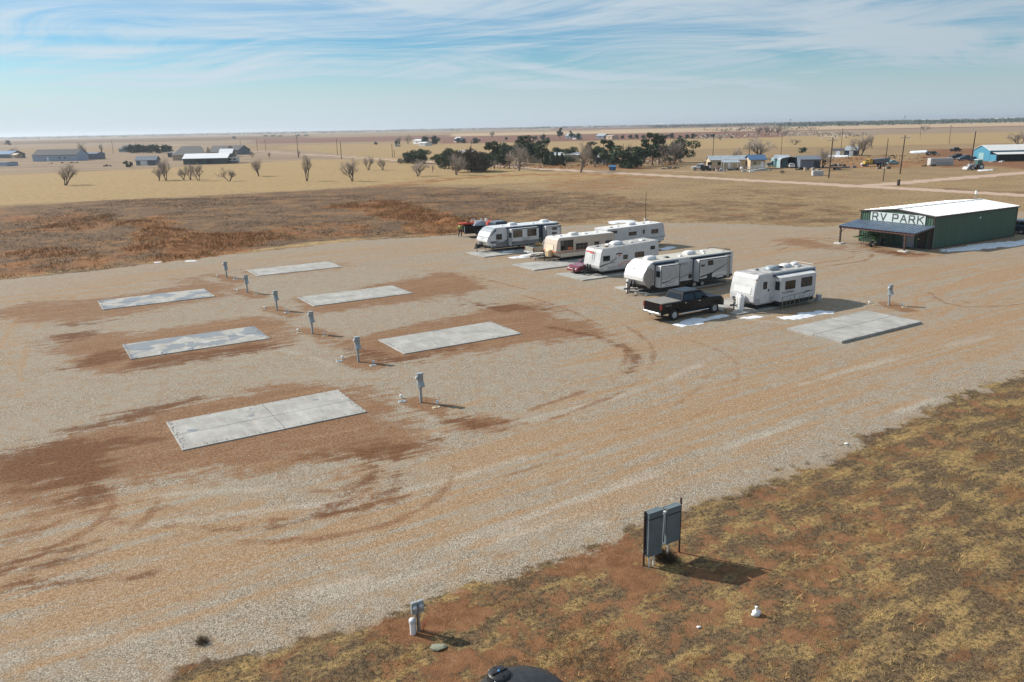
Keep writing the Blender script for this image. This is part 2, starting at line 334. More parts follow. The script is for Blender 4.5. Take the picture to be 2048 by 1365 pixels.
for k, (L, m_, v) in enumerate([([(-50,1195),(300,1120),(700,1020),(1100,905),(1500,780),(1800,690),(2060,615)], rut, 1), ([(-50,1262),(400,1160),(900,1042),(1300,905),(1700,775),(2060,672)], rut, 1), ([(-50,1140),(300,1085),(600,1055),(900,985),(1200,880),(1500,790),(1800,720),(2060,640)], rut, .9), ([(-50,1300),(500,1180),(1000,1050),(1400,910),(1800,770),(2060,690)], rut, .7),
    ([(870,930),(840,985),(740,1035),(560,1060),(380,1050),(250,1020)], rutd, .8), ([(2060,545),(1960,600),(1800,690),(1600,755),(1350,850)], rut, .9), ([(0,800),(25,700),(80,620),(200,572),(400,538),(700,502),(900,487),(1080,475)], rut, .9), ([(860,540),(1000,572),(1160,620),(1275,690),(1240,765),(1080,830)], rutd, .75), ([(1920,515),(1800,565),(1690,592),(1500,600)], rut, .8), ([(1540,500),(1630,478),(1700,490),(1725,515),(1640,530)], rutd, .8), ([(1690,520),(1850,528),(2060,560)], rut, .9), ([(2060,520),(1900,560),(1855,600),(1890,650),(2060,655)], rut, 1),
    ([(-40,1020),(150,965),(350,930),(600,905),(860,850),(1000,800)], rut, .8), ([(-40,935),(200,900),(420,900),(700,862),(900,820)], rutd, .6), ([(1000,985),(1250,880),(1420,790),(1440,720),(1350,680)], rutd, .5), ([(700,1110),(1000,1000),(1280,880),(1350,800),(1300,740)], rut, .7), ([(0,1180),(100,1125),(200,1075),(270,1010),(250,960)], rutd, .9), ([(-40,1115),(80,1085),(160,1040),(190,985)], rutd, .7), ([(780,540),(900,530),(1050,555),(1200,600),(1330,660)], rut, .9), ([(600,1000),(700,1000),(780,960),(800,910),(740,890)], rutd, .6), ([(1100,480),(1300,520),(1480,500),(1640,500)], rut, .8), ([(1340,465),(1500,470),(1640,465)], rut, .8), ([(1880,585),(1930,610),(2060,600)], rutd, .7), ([(1450,690),(1600,720),(1750,700),(1860,640)], rut, .8), ([(1000,720),(1150,760),(1300,740),(1450,700)], rut, .6)]):
    ruts(L, m_, 1.7, .2, v, 100 + 7*k)
for k, L in enumerate([[(100,1290),(500,1215),(900,1110),(1300,985),(1700,855),(2060,735)], [(-50,1330),(400,1250),(800,1160),(1200,1045)], [(200,1060),(500,1025),(800,985),(1050,915)], [(1050,960),(1400,840),(1700,740),(2060,655)], [(860,840),(1000,850),(1250,790),(1400,730)], [(150,1000),(400,985),(560,975)], [(0,700),(60,660),(200,640)], [(560,700),(640,720),(700,760)], [(900,1090),(1300,950),(1600,845)], [(1500,640),(1700,660)]]):
    wtrack(wind, smooth([a2(*p) for p in L])[::2], .35, .5, .95, 300 + k)
# --- fields behind
region(brown, [(-900,500),(-300,438),(0,413),(300,398),(600,383),(800,371),(950,378),(1100,400),(1050,425),(980,445),(900,472),(700,484),(450,512),(200,541),(0,562),(-400,610),(-900,690)], 4, 1.0, 6, 0.06)
region(brown, [(1450,372),(1750,392),(1650,402),(1500,400),(1350,396)], 5, .35, 8, 0.05)
region(brown, [(1850,380),(2100,398),(2100,388),(1900,376)], 2, .5, 3, 0.1)
for k, (P, v) in enumerate([([(630,412),(760,400),(870,420),(945,440),(905,456),(820,464),(790,440),(700,425)], 1.0), ([(250,440),(330,425),(400,470),(560,460),(610,476),(480,496),(430,522),(340,527),(280,500)], 1.0),
    ([(0,430),(200,425),(260,450),(150,470),(0,470)], .6), ([(820,462),(930,446),(1000,442),(940,462),(880,470)], .9), ([(0,500),(150,490),(260,510),(200,535),(0,555)], .6), ([(640,440),(720,450),(760,470),(600,480),(500,490)], .55)]):
    region(rust, P, 2.5, v, 4.5, 0.12, 71 + k)
track(gold, [(0,556),(200,536),(450,507),(700,480),(900,467),(1100,449)], 1.2, 1.2, .8, 1.5, 0.2)
region(gold, [(-900,440),(-300,372),(0,351),(300,338),(500,326),(620,321),(800,326),(1100,343),(1260,351),(1150,362),(950,370),(800,369),(600,381),(300,396),(0,411),(-300,437),(-900,497)], 3, 1.0, 3, 0.05)
region(brown, [(880,375),(1150,385),(1300,395),(1400,415),(1300,437),(1100,446),(950,455)], 6, .62, 10, 0.05)
region(brown, [(1280,400),(1700,410),(1720,440),(1640,452),(1350,440)], 4, .5, 8, 0.06)
track(rust, [(760,373),(900,358),(1050,350),(1180,350),(1300,357)], 5.0, 4, .65, 6, 0.05)
region(rust, [(1060,356),(1180,350),(1300,357),(1300,370),(1150,385),(1060,378)], 5, .45, 8, 0.06)
region(mauve, [(-900,380),(0,306),(330,303),(600,300),(760,318),(620,320),(500,325),(300,337),(0,350),(-900,438)], 6, .9, 4, 0.03)
track(road, [(-100,313),(200,300),(330,290),(430,295),(520,303),(800,321),(1100,339),(1250,347),(1500,361),(1800,377),(2048,391),(2500,420)], 3.0, 0.8, 1.0, 0.7, 0.2)
track(road, [(1700,373),(1760,370),(1850,362),(2048,346),(2400,318)], 2.8, 0.8, .95, 0.7, 0.2)
track(road, [(1250,341),(1340,342),(1440,346)], 2.5, 1.5, .55, 1.5, 0.2)
region(redsoil, [(1830,326),(1850,300),(1960,296),(2100,318),(2200,335),(2048,340),(1960,333),(1890,338)], 4, .9, 5, 0.06)
region(redsoil, [(1630,350),(1700,352),(1760,349),(1680,356)], 2, .5, 2, 0.1)
region(rust, [(1640,320),(1760,312),(1860,325),(1880,333),(1780,338),(1650,338)], 3, .65, 6, 0.08)
region(rust, [(930,330),(1100,330),(1300,335),(1300,341),(1100,338),(950,336)], 3, .7, 6, 0.08)
# far farmland in long strips: (x0, x1, metres of depth below the horizon in frame units, layer, strength)
for x0, x1, d0, d1, msk, v in [(-400,900,16,26,mauve,1.0), (-400,620,9,16,brown,.8), (300,900,22,30,plow,.25), (500,1100,14,24,plow,.75), (880,1560,17.5,31,plow,1.0), (1200,2500,10,18,beige,1.0), (900,1300,11.5,17,beige,.8),
        (1100,2500,5.5,9,plow,.8), (1520,2500,18.5,30,mauve,.9), (1560,2500,17.5,19.5,plow,.8), (700,1500,33,50,gold,.7), (1280,2500,30,52,gold,.8), (560,1300,28,62,gold,.65), (-400,560,27,34,beige,.25), (-400,1100,6.5,8.5,mauve,.8), (1700,2500,38,43,brown,.3)]:
    region(msk, [(x0, hor(x0)+d0), ((x0+x1)/2, hor((x0+x1)/2)+d0), (x1, hor(x1)+d0), (x1, hor(x1)+d1), ((x0+x1)/2, hor((x0+x1)/2)+d1), (x0, hor(x0)+d1)], 12, v, 8, 0.01)
# --- foreground: bare red soil between the dead grass
for k, (P, v) in enumerate([([(1100,1125),(1180,1085),(1250,1075),(1310,1110),(1330,1150),(1260,1180),(1150,1150),(1060,1160),(1000,1150)], 1.0), ([(760,1255),(860,1215),(930,1200),(960,1225),(900,1260),(860,1300),(780,1285)], 1.0),
    ([(800,1300),(960,1290),(1080,1270),(1120,1285),(1000,1330),(900,1420),(780,1380)], .7), ([(1380,1120),(1500,1130),(1560,1160),(1440,1180),(1380,1160)], .6), ([(1560,1190),(1680,1180),(1700,1210),(1600,1230)], .5),
    ([(1300,1320),(1480,1290),(1500,1340),(1400,1400)], .5), ([(980,1170),(1300,1110),(1600,1010),(1800,960),(1900,1050),(1750,1200),(1550,1400),(1000,1400)], .40), ([(330,1365),(700,1262),(1000,1180),(1000,1400)], .28), ([(1500,1000),(1700,905),(1900,850),(1950,880),(1700,970)], .35), ([(1850,830),(2048,770),(2048,800),(1900,850)], .35), ([(1420,1010),(1560,960),(1600,985),(1480,1040)], .5), ([(1020,1260),(1140,1255),(1120,1285),(1040,1285)], .8)]):
    region(redsoil, P, 0.8, v, 1.0, 0.9, 91 + k)
Zg = (fbm(X, Y, 0.12, 21) - 0.5) * 0.05 * sstep(np.hypot(X, Y), 400, 120)
# weeds and grass stand on slightly rougher ground than the graded lot
rough = (1 - lot) * sstep(np.hypot(X - 5, Y - 60), 160, 60)
Zg += rough * (fbm(X, Y, 0.55, 23, 4) - 0.42) * 0.16 - 0.01 - 0.02 * rough
region_flat = Z0(); region(region_flat, LOT, 2.5, 1.0)
Zg = Zg * (1 - 0.75 * region_flat)
# two low spoil heaps in the weeds to the left
for px, py, r, h in [(310,470,5.5,0.9),(345,500,4.5,0.8),(280,450,4,0.6),(905,445,3.2,0.9),(390,478,4,0.6)]:
    q = at(px, py); dd = np.hypot(X - q.x, Y - q.y); Zg += h * np.clip(1 - (dd / r)**2, 0, 1)**2 * (0.6 + 0.8 * fbm(X, Y, 0.5, 41))
nx, ny = len(GX), len(GY)
idx = np.arange(NV).reshape(ny, nx)
FQ = np.stack([idx[:-1, :-1], idx[:-1, 1:], idx[1:, 1:], idx[1:, :-1]], -1).reshape(-1, 4)
def gz(x, y):
    """ground height"""
    i = int(np.clip(np.searchsorted(GX, x) - 1, 0, nx-2)); j = int(np.clip(np.searchsorted(GY, y) - 1, 0, ny-2))
    fx = (x - GX[i]) / (GX[i+1] - GX[i]); fy = (y - GY[j]) / (GY[j+1] - GY[j]); z = Zg.reshape(ny, nx)
    return float((z[j, i]*(1-fx) + z[j, i+1]*fx)*(1-fy) + (z[j+1, i]*(1-fx) + z[j+1, i+1]*fx)*fy)
def msample(m, x, y):
    i = np.clip(np.searchsorted(GX, x) - 1, 0, nx-2); j = np.clip(np.searchsorted(GY, y) - 1, 0, ny-2); return m.reshape(ny, nx)[j, i]
gm = bpy.data.materials.new('ground'); gm.use_nodes = True; t = NT(gm.node_tree)
P = t.pos()
def att(n): a = t.n('ShaderNodeAttribute', attribute_name=n); s = t.n('ShaderNodeSeparateColor', {0: a.outputs['Color']}); return [s.outputs[0], s.outputs[1], s.outputs[2], a.outputs['Alpha']]
A, B, C = att('ground_a'), att('ground_b'), att('ground_c')
DRV = math.atan2(a2(2048,745)[1] - a2(330,1365)[1], a2(2048,745)[0] - a2(330,1365)[0])
def cn(*a): return t.ramp(t.noise(*a), 0.28, 0.72, smooth=False)      # noise stretched to the full 0..1 range
n_big = t.noise(P, 0.25, 3.0, 0.6); n_mid = t.noise(P, 1.3, 4.0, 0.68); n_fin = t.noise(P, 7.0, 3.0, 0.75); n_grit = t.noise(P, 26.0, 1.0, 0.7)
n_str = cn(t.map(P, -DRV, (0.035, 0.75, 1)), 1.0, 5.0, 0.72, 0.6)
n_str2 = cn(t.map(P, -R(28), (0.22, 2.2, 1)), 1.0, 5.0, 0.66, 0.6)
def edge(m, nz, amt, lo=0.38, hi=0.62): return t.ramp(t.math('ADD', m, t.math('MULTIPLY', t.math('SUBTRACT', nz, 0.5), amt)), lo, hi)
vor = t.n('ShaderNodeTexVoronoi', {'Vector': P, 'Scale': 26.0, 'Randomness': 1.0})
stone = t.n('ShaderNodeSeparateColor', {0: vor.outputs['Color']}).outputs[0]
gcol = t.mix(t.ramp(stone, 0.0, 1.0, smooth=False), (0.12, 0.090, 0.064), (0.45, 0.39, 0.305))
gcol = t.mix(t.math('MULTIPLY', t.ramp(n_big, 0.35, 0.7), 0.5), gcol, (0.315, 0.272, 0.212))
gcol = t.mix(t.math('MULTIPLY', t.ramp(n_mid, 0.45, 0.66), 0.6), gcol, (0.29, 0.19, 0.105))
tcol = t.mix(t.ramp(n_fin, 0.3, 0.7), (0.215, 0.124, 0.060), (0.365, 0.238, 0.128))
tcol = t.mix(t.math('MULTIPLY', t.ramp(stone, 0.55, 0.95), 0.5), tcol, (0.50, 0.39, 0.30))
dcol = t.mix(t.ramp(n_fin, 0.3, 0.7), (0.11, 0.050, 0.022), (0.27, 0.138, 0.064))
dcol = t.mix(t.math('MULTIPLY', t.ramp(stone, 0.6, 1.0), 0.45), dcol, (0.40, 0.285, 0.205))
wcol = t.mix(t.ramp(n_fin, 0.25, 0.7), (0.062, 0.025, 0.011), (0.175, 0.078, 0.034))
brk = t.math('ADD', t.math('MULTIPLY', n_str2, 0.45), t.math('ADD', t.math('MULTIPLY', t.ramp(n_fin, 0.3, 0.7, smooth=False), 0.30), t.math('MULTIPLY', t.ramp(n_mid, 0.3, 0.7, smooth=False), 0.25)))
tn = t.math('ADD', t.math('MULTIPLY', A[3], 0.40), t.math('ADD', t.math('MULTIPLY', n_str, 0.80), t.math('MULTIPLY', t.ramp(n_fin, 0.3, 0.7, smooth=False), 0.15)))
n_str3 = cn(t.map(P, -DRV + R(1.5), (0.045, 1.5, 1)), 1.0, 4.0, 0.6, 0.25)
tn = t.math('ADD', tn, t.math('MULTIPLY', t.math('SUBTRACT', n_str3, 0.5), t.math('MULTIPLY', t.math('ADD', A[3], 0.25), 0.8)))
lotc = t.mix(t.math('MULTIPLY', t.ramp(tn, 0.60, 0.98), 0.88), gcol, tcol)
D = att('ground_d')
lotc = t.mix(t.math('MULTIPLY', edge(D[0], brk, 0.9, 0.2, 0.7), 0.85), lotc, tcol)
lotc = t.mix(t.math('MULTIPLY', edge(D[2], brk, 1.0, 0.35, 0.95), 0.5), lotc, t.mix(t.ramp(stone, 0, 1), (0.26, 0.232, 0.19), (0.54, 0.49, 0.41)))
lotc = t.mix(t.math('MULTIPLY', edge(A[1], brk, 1.5, 0.30, 0.80), 0.92), lotc, dcol)
lotc = t.mix(t.math('MULTIPLY', edge(t.math('MULTIPLY', A[1], n_str), n_str2, 0.9, 0.35, 0.85), 0.45), lotc, tcol)
lotc = t.mix(t.math('MULTIPLY', edge(D[1], brk, 1.0, 0.25, 0.7), 0.8), lotc, dcol)
lotc = t.mix(t.math('MULTIPLY', edge(A[2], brk, 1.9, 0.34, 0.85), 0.85), lotc, wcol)
# dead grass and weeds
def grass(c0, c1, c2):
    g = t.mix(t.ramp(n_fin, 0.3, 0.7), c0, c1); return t.mix(t.ramp(t.noise(P, 2.6, 3.0, 0.7), 0.46, 0.66), g, c2)
gdir = t.map(P, -DRV, (0.55, 1.5, 1))
gfin = t.math('ADD', t.math('MULTIPLY', n_fin, 0.55), t.math('MULTIPLY', t.noise(t.map(P, -DRV, (0.7, 1.3, 1)), 19.0, 2.0, 0.8), 0.45))
base = t.mix(t.ramp(gfin, 0.36, 0.64), (0.040, 0.029, 0.020), (0.19, 0.130, 0.070))
base = t.mix(t.math('MULTIPLY', t.ramp(t.noise(gdir, 0.8, 5.0, 0.72), 0.44, 0.62), t.ramp(gfin, 0.38, 0.58, 0.15, 1.0)), base, (0.36, 0.24, 0.095))
base = t.mix(t.math('MULTIPLY', t.ramp(t.noise(t.map(P, -DRV, (0.5, 1.0, 1), (7, 3, 0)), 0.9, 5.0, 0.7), 0.53, 0.64), t.ramp(gfin, 0.35, 0.6, 0.25, 0.85)), base, (0.175, 0.080, 0.034))
base = t.mix(t.ramp(t.n('ShaderNodeSeparateXYZ', {0: P}).outputs[1], 70.0, 120.0), base, t.mix(t.ramp(t.noise(P, 1.6, 3.0, 0.85), 0.36, 0.64), t.mix(t.ramp(t.noise(P, 0.07, 3.0, 0.7), 0.4, 0.62), (0.14, 0.092, 0.05), (0.23, 0.155, 0.08)), (0.34, 0.24, 0.13)))
flong = t.noise(t.map(P, R(8), (0.02, 0.11, 1)), 1.0, 3.0, 0.65)
goldc = t.mix(t.ramp(t.noise(P, 0.7, 3.0, 0.85), 0.36, 0.64), (0.25, 0.172, 0.082), (0.40, 0.285, 0.142)); goldc = t.mix(t.ramp(flong, 0.4, 0.75), goldc, (0.35, 0.24, 0.115))
brnc = t.mix(t.ramp(n_mid, 0.36, 0.64), (0.070, 0.045, 0.028), (0.19, 0.122, 0.070)); brnc = t.mix(t.ramp(t.noise(P, 0.16, 3.0, 0.7), 0.45, 0.65), brnc, (0.22, 0.125, 0.06))
rusc = t.mix(t.ramp(n_mid, 0.3, 0.7), (0.15, 0.060, 0.024), (0.33, 0.155, 0.06))
redc = t.mix(t.ramp(n_mid, 0.3, 0.7), (0.13, 0.056, 0.025), (0.27, 0.135, 0.066)); redc = t.mix(t.ramp(n_grit, 0.35, 0.7), t.mix(0.35, redc, (0.12, 0.06, 0.03)), redc)
nb = t.ramp(t.noise(P, 0.22, 4.0, 0.7), 0.3, 0.7, smooth=False)
fld = t.mix(edge(B[1], nb, 0.9, 0.2, 0.8), base, brnc)
fld = t.mix(edge(B[0], nb, 0.8, 0.25, 0.8), fld, goldc)
fld = t.mix(t.math('MULTIPLY', edge(B[2], nb, 1.3, 0.25, 0.9), 0.9), fld, rusc)
fld = t.mix(edge(B[3], t.ramp(n_mid, 0.3, 0.7, smooth=False), 1.2, 0.3, 0.75), fld, redc)
fld = t.mix(t.ramp(C[3], 0.2, 0.8), fld, t.mix(t.ramp(flong, 0.35, 0.65), (0.215, 0.155, 0.105), (0.30, 0.22, 0.145)))
fld = t.mix(t.ramp(C[1], 0.2, 0.8), fld, t.mix(t.ramp(flong, 0.35, 0.65), (0.155, 0.075, 0.050), (0.215, 0.112, 0.075)))
fld = t.mix(t.ramp(C[2], 0.2, 0.8), fld, (0.42, 0.30, 0.18))
fld = t.mix(edge(C[0], n_mid, 0.5, 0.35, 0.65), fld, t.mix(t.ramp(n_mid, 0.3, 0.7), (0.40, 0.285, 0.215), (0.50, 0.375, 0.29)))
gc = t.mix(edge(A[0], t.ramp(n_mid, 0.3, 0.7, smooth=False), 0.9, 0.30, 0.70), fld, lotc)
hgt = t.math('ADD', t.math('MULTIPLY', vor.outputs['Distance'], -0.9), t.math('ADD', t.math('MULTIPLY', n_grit, 0.9), t.math('MULTIPLY', n_fin, 1.6)))
bmp = t.n('ShaderNodeBump', {'Strength': 0.5, 'Distance': 0.035, 'Height': hgt}).outputs[0]
gb = t.n('ShaderNodeBsdfPrincipled', {'Base Color': gc, 'Roughness': 0.95, 'Specular IOR Level': 0.12, 'Normal': bmp}); t.n('ShaderNodeOutputMaterial', {'Surface': gb})
ground = npmesh('ground', np.stack([X, Y, Zg], -1), FQ, gm, True); kind(ground, 'structure')
for nme, ch in (('ground_a', (lot, dirt, wet, tan)), ('ground_b', (gold, brown, rust, redsoil)), ('ground_c', (road, plow, beige, mauve)), ('ground_d', (rut, rutd, wind, Z0()))):
    at_ = ground.data.attributes.new(nme, 'FLOAT_COLOR', 'POINT'); at_.data.foreach_set('color', np.stack(ch, -1).astype(np.float32).ravel())
ground['label'] = 'gravel lot, dead grass and farmland reaching to the horizon'
# ---- thin winter haze
hz = MB().box(-27000, 27000, -700, 27000, -2, 46)
hm = bpy.data.materials.new('haze'); hm.use_nodes = True; t = NT(hm.node_tree)
t.n('ShaderNodeOutputMaterial', {'Volume': t.n('ShaderNodeVolumePrincipled', {'Color': (0.80, 0.88, 0.97), 'Density': 0.00012, 'Anisotropy': 0.35}).outputs[0]})
haze = kind(hz.build('haze', hm), 'stuff'); haze['label'] = 'thin pale winter haze over the plain'
# ------------------------------------------------------------------ site frame: trailers, slabs and building share one direction
TH = R(31.5); UU = Vector((math.cos(TH), math.sin(TH), 0)); VV = Vector((UU.y, -UU.x, 0))
def uv(u, v, z=0.0): p = UU * u + VV * v; return Vector((p.x, p.y, z))
M_white = pmat('white_gelcoat', (0.57, 0.575, 0.575), 0.4, var=0.06, vscale=1.2, dirt=0.18, dirtcol=(0.45, 0.40, 0.33))
M_cleanwhite = pmat('white_fibreglass', (0.70, 0.70, 0.69), 0.3, var=0.03, vscale=1.0, dirt=0.06)
M_rroof = pmat('rubber_roof', (0.56, 0.54, 0.50), 0.7, var=0.12, vscale=1.5, dirt=0.45, dirtcol=(0.22, 0.20, 0.17))
M_rroof2 = pmat('patched_roof', (0.46, 0.45, 0.43), 0.7, var=0.25, vscale=1.4, dirt=0.95, dirtcol=(0.075, 0.07, 0.065))
M_lroof = pmat('light_roof', (0.70, 0.69, 0.66), 0.6, var=0.08, vscale=1.5, dirt=0.2, dirtcol=(0.4, 0.36, 0.3))
M_beige = pmat('beige_siding', (0.56, 0.47, 0.38), 0.5, var=0.06, vscale=2.0, dirt=0.12)
M_cream = pmat('cream_panel', (0.72, 0.62, 0.47), 0.45, var=0.05)
M_grey = pmat('grey_panel', (0.17, 0.175, 0.18), 0.45, var=0.08)
M_mgrey = pmat('silver_cap', (0.36, 0.39, 0.41), 0.3, 0.3, var=0.04)
M_taupe = pmat('taupe_graphics', (0.33, 0.30, 0.27), 0.45, var=0.05)
M_lgrey = pmat('pale_grey_panel', (0.42, 0.42, 0.42), 0.45, var=0.06)
M_black = pmat('black_trim', (0.014, 0.014, 0.016), 0.5, var=0.2)
M_blackgel = pmat('black_plastic', (0.018, 0.019, 0.021), 0.42, var=0.25, vscale=4, dirt=0.15)
M_glass = pmat('tinted_glass', (0.012, 0.014, 0.016), 0.07, var=0.1, spec=0.6)
M_glassb = pmat('brown_blinds', (0.10, 0.075, 0.05), 0.15, var=0.4, vscale=6)  # mottled brown pane colour for windows with blinds
M_rubber = pmat('tyre_rubber', (0.02, 0.02, 0.021), 0.85, var=0.3, dirt=0.4)
M_alloy = pmat('alloy_wheel', (0.55, 0.55, 0.56), 0.3, 0.8, var=0.08)
M_steel = pmat('galvanised_steel', (0.42, 0.44, 0.45), 0.45, 0.6, var=0.15)
M_dsteel = pmat('black_frame_steel', (0.022, 0.022, 0.024), 0.55, var=0.3, dirt=0.3)
M_rusty = pmat('rusty_pipe', (0.075, 0.038, 0.026), 0.8, var=0.35, vscale=8)
M_orange = pmat('orange_stripe', (0.62, 0.16, 0.05), 0.5)
M_red = pmat('red_graphic', (0.55, 0.05, 0.03), 0.5)
M_navy = pmat('navy_graphic', (0.03, 0.05, 0.09), 0.45)
M_snow = pmat('old_snow', (0.74, 0.77, 0.82), 0.9, var=0.14, vscale=3, bump=0.8, bscale=9, dirt=.5, dirtcol=(0.40,0.34,0.29))
M_pvc = pmat('white_pvc', (0.82, 0.82, 0.80), 0.4, var=0.04)
M_wood = pmat('weathered_wood', (0.34, 0.25, 0.16), 0.8, var=0.3, vscale=9)
M_pole = pmat('creosote_pole', (0.055, 0.036, 0.026), 0.85, var=0.3, vscale=3)
M_enc = pmat('grey_blue_enclosure', (0.135, 0.172, 0.185), 0.5, 0.0, var=0.10, vscale=2.5, dirt=0.12)
M_ped = pmat('pedestal_grey', (0.34, 0.385, 0.40), 0.45, 0.2, var=0.08, vscale=4, dirt=0.10)
M_redlens = pmat('red_lens', (0.12, 0.010, 0.010), 0.3)
M_lamp = pmat('clear_lens', (0.62, 0.64, 0.66), 0.12)
M_chrome = pmat('chrome', (0.72, 0.73, 0.74), 0.12, 1.0, var=0.02)
def conc(name, wetness, warm=0.0):
    m = bpy.data.materials.new(name); m.use_nodes = True; t = NT(m.node_tree); p = t.pos()
    c = t.mix(t.ramp(t.noise(p, 0.7, 5.0, 0.65), 0.35, 0.65), (0.285, 0.275, 0.25), (0.39, 0.38, 0.35))
    c = t.mix(t.math('MULTIPLY', t.ramp(t.noise(t.map(p, -TH, (2.6, 0.5, 1)), 1.0, 4.0, 0.6), 0.48, 0.7), 0.4), c, (0.50, 0.50, 0.475))     # chalky efflorescence
    c = t.mix(t.math('MULTIPLY', t.ramp(t.noise(p, 1.6, 4.0, 0.7), 0.55, 0.72), 0.42 + warm), c, (0.40, 0.28, 0.17))                        # soil smears
    c = t.mix(t.math('MULTIPLY', t.ramp(t.noise(p, 0.62, 3.0, 0.5, 0.2), wetness, wetness + 0.03), 0.85), c, (0.19, 0.20, 0.21))          # damp patches
    c = t.mix(t.math('MULTIPLY', t.ramp(t.noise(p, 40.0, 2.0, 0.6), 0.4, 0.7), 0.12), c, (0.25, 0.22, 0.19))
    b = t.n('ShaderNodeBsdfPrincipled', {'Base Color': c, 'Roughness': t.ramp(t.noise(p, 0.62, 3.0, 0.5, 0.2), wetness, wetness + 0.03, 0.85, 0.35), 'Normal': t.n('ShaderNodeBump', {'Strength': 0.2, 'Distance': 0.01, 'Height': t.noise(p, 30.0, 3.0)}).outputs[0]})
    t.n('ShaderNodeOutputMaterial', {'Surface': b}); MATS[name] = m; return m
M_conc = conc('concrete_dry', 0.645); M_concw = conc('concrete_damp', 0.50); M_concn = conc('concrete_clean', 0.95, -0.2)
M_footing = pmat('footing_concrete', (0.52, 0.50, 0.46), 0.9, var=0.12)
# ---- concrete pads
def pad(c, L, Wd, mat, label, rz=TH, split=(0.0, 0.0), z=0.11):
    t = thing('concrete_pad', label, 'concrete pad', (c.x, c.y, 0), rz, 'concrete pads for trailers'); j = 0.013
    for a, b in ((-L/2, split[0] - j), (split[0] + j, L/2)):
        for e, f in ((-Wd/2, split[1] - j), (split[1] + j, Wd/2)):
            MB().bbox(a, b, e, f, -0.25, z + rnd.uniform(-0.004, 0.004), 0.02, 0.012).build('slab', mat, t)
    MB().box(-L/2 + .05, L/2 - .05, -Wd/2 + .05, Wd/2 - .05, -0.25, z - 0.03).build('joint_filler', MATS['rusty_pipe'], t)
    return t
CORN = {1:[(333.7,842.2),(674,778.2),(732.4,822),(366.3,897.9)], 2:[(246.5,687.4),(506.3,651.1),(541,675.7),(261.3,716.6)], 3:[(196.5,601.6),(409.8,576.2),(426.8,591.4),(206.2,617.3)],
        4:[(494.9,539.5),(658.2,522.2),(683.7,532.7),(512.4,550.9)], 5:[(596.1,594.2),(786.2,570.2),(822.3,584.7),(626.8,610.8)], 6:[(754.5,678.9),(983,642),(1041,666),(809.8,705.5)], 7:[(1574.7,658.5),(1731,621.8),(1843.8,646.1),(1685.1,685.1)]}
PADL = {1:'empty concrete pad nearest the camera with small grey damp stains', 2:'empty concrete pad blotched with wide grey damp patches, second on the left', 3:'farthest left empty concrete pad blotched with bluish damp patches',
        4:'thin looking empty concrete pad farthest back beside the two far hookup posts', 5:'clean pale empty concrete pad in the middle of the back row', 6:'empty concrete pad with one grey stain in the centre of the lot', 7:'clean empty concrete pad right of the white trailer with stakes'}
for k, q in CORN.items():
    c = sum((at(*p, 0.1) for p in q), Vector()) / 4
    pad(c, 8.95, 4.35, {2: M_concw, 3: M_concw, 7: M_concn, 5: M_concn, 4: M_concn}.get(k, M_conc), PADL[k], TH if k != 7 else R(32.3), (0.3 if k in (1, 7, 6) else 0.0, 0.0), 0.05 if k != 7 else 0.17)
for u0, v0, lb in [(43.6,-81.0,'silver nosed trailer'),(43.4,-70.6,'beige trailer and picnic table'),(44.0,-63.3,'white trailer with the ladder'),(44.2,-54.6,'long white trailer with two slide rooms'),(44.9,-45.2,'white trailer with stakes')]:
    pad(uv(u0 + 4.5, v0 + 2.15), 9.0, 4.3, M_concn, 'concrete pad under the ' + lb, TH, (0.4, 0.0), 0.10)
# ---- hookup pedestals
def pedestal(label, loc, rz, s=1.0):
    t = thing('hookup_pedestal', label, 'pedestal', loc, rz, 'grey hookup pedestals')
    MB().bbox(-.06, .06, -.06, .06, -.15, .86, .012).build('post', M_ped, t)
    MB().bbox(-.15, .15, -.115, .09, .80, 1.56, .02).add([(-.16,-.17,1.58),(.16,-.17,1.58),(.16,.12,1.56),(-.16,.12,1.56),(-.16,-.17,1.545),(.16,-.17,1.545),(.16,.12,1.525),(-.16,.12,1.525)], [(0,1,2,3),(4,7,6,5),(0,4,5,1),(1,5,6,2),(2,6,7,3),(3,7,4,0)]).build('cabinet', M_ped, t)
    d = MB().extr([(0,0),(.012,0),(.012,.34),(0,.34)], -.11, .11).xform(Matrix.Translation((0, -.13, 1.19)) @ Matrix.Rotation(-math.pi/2, 4, 'Z')).build('door', M_ped, t)
    MB().box(-.02, .02, -.165, -.13, 1.3, 1.33).build('latch', M_black, d)
    MB().add([(-.12,-.118,1.14),(.14,-.118,1.14),(.17,-.23,.86),(-.12,-.23,.86),(-.12,-.118,.84),(.14,-.118,.84)], [(0,3,2,1),(0,4,3),(1,2,5),(3,4,5,2),(0,1,5,4)]).build('socket_hood', M_ped, t)
    m = MB().lathe([(0, -.245), (.07, -.24), (.085, -.22), (.085, -.15)], (0, -.02, 1.34), 14, 'X').build('meter', M_lamp, t); MB().lathe([(.095, -.185), (.095, -.14)], (0, -.02, 1.34), 14, 'X').build('meter_ring', M_ped, m)
    t.scale = (s, s, s); return t
PED = [((842,805),'nearest grey hookup pedestal beside the closest pad'), ((717,724),'second nearest grey hookup pedestal in the row'), ((625,668),'third grey hookup pedestal counted from the camera'), ((554,621),'fourth grey hookup pedestal counted from the camera'),
       ((495,586),'second farthest grey hookup pedestal in the row'), ((453.5,556),'farthest grey hookup pedestal by the back track'), ((1777,611),'grey hookup pedestal behind the clean pad right of the trailers')]
ordl = ['nearest', 'second nearest', 'third', 'fourth', 'second farthest', 'farthest', 'right hand']
M_board = pmat('pale_board', (0.40, 0.32, 0.20), 0.8, var=0.2)
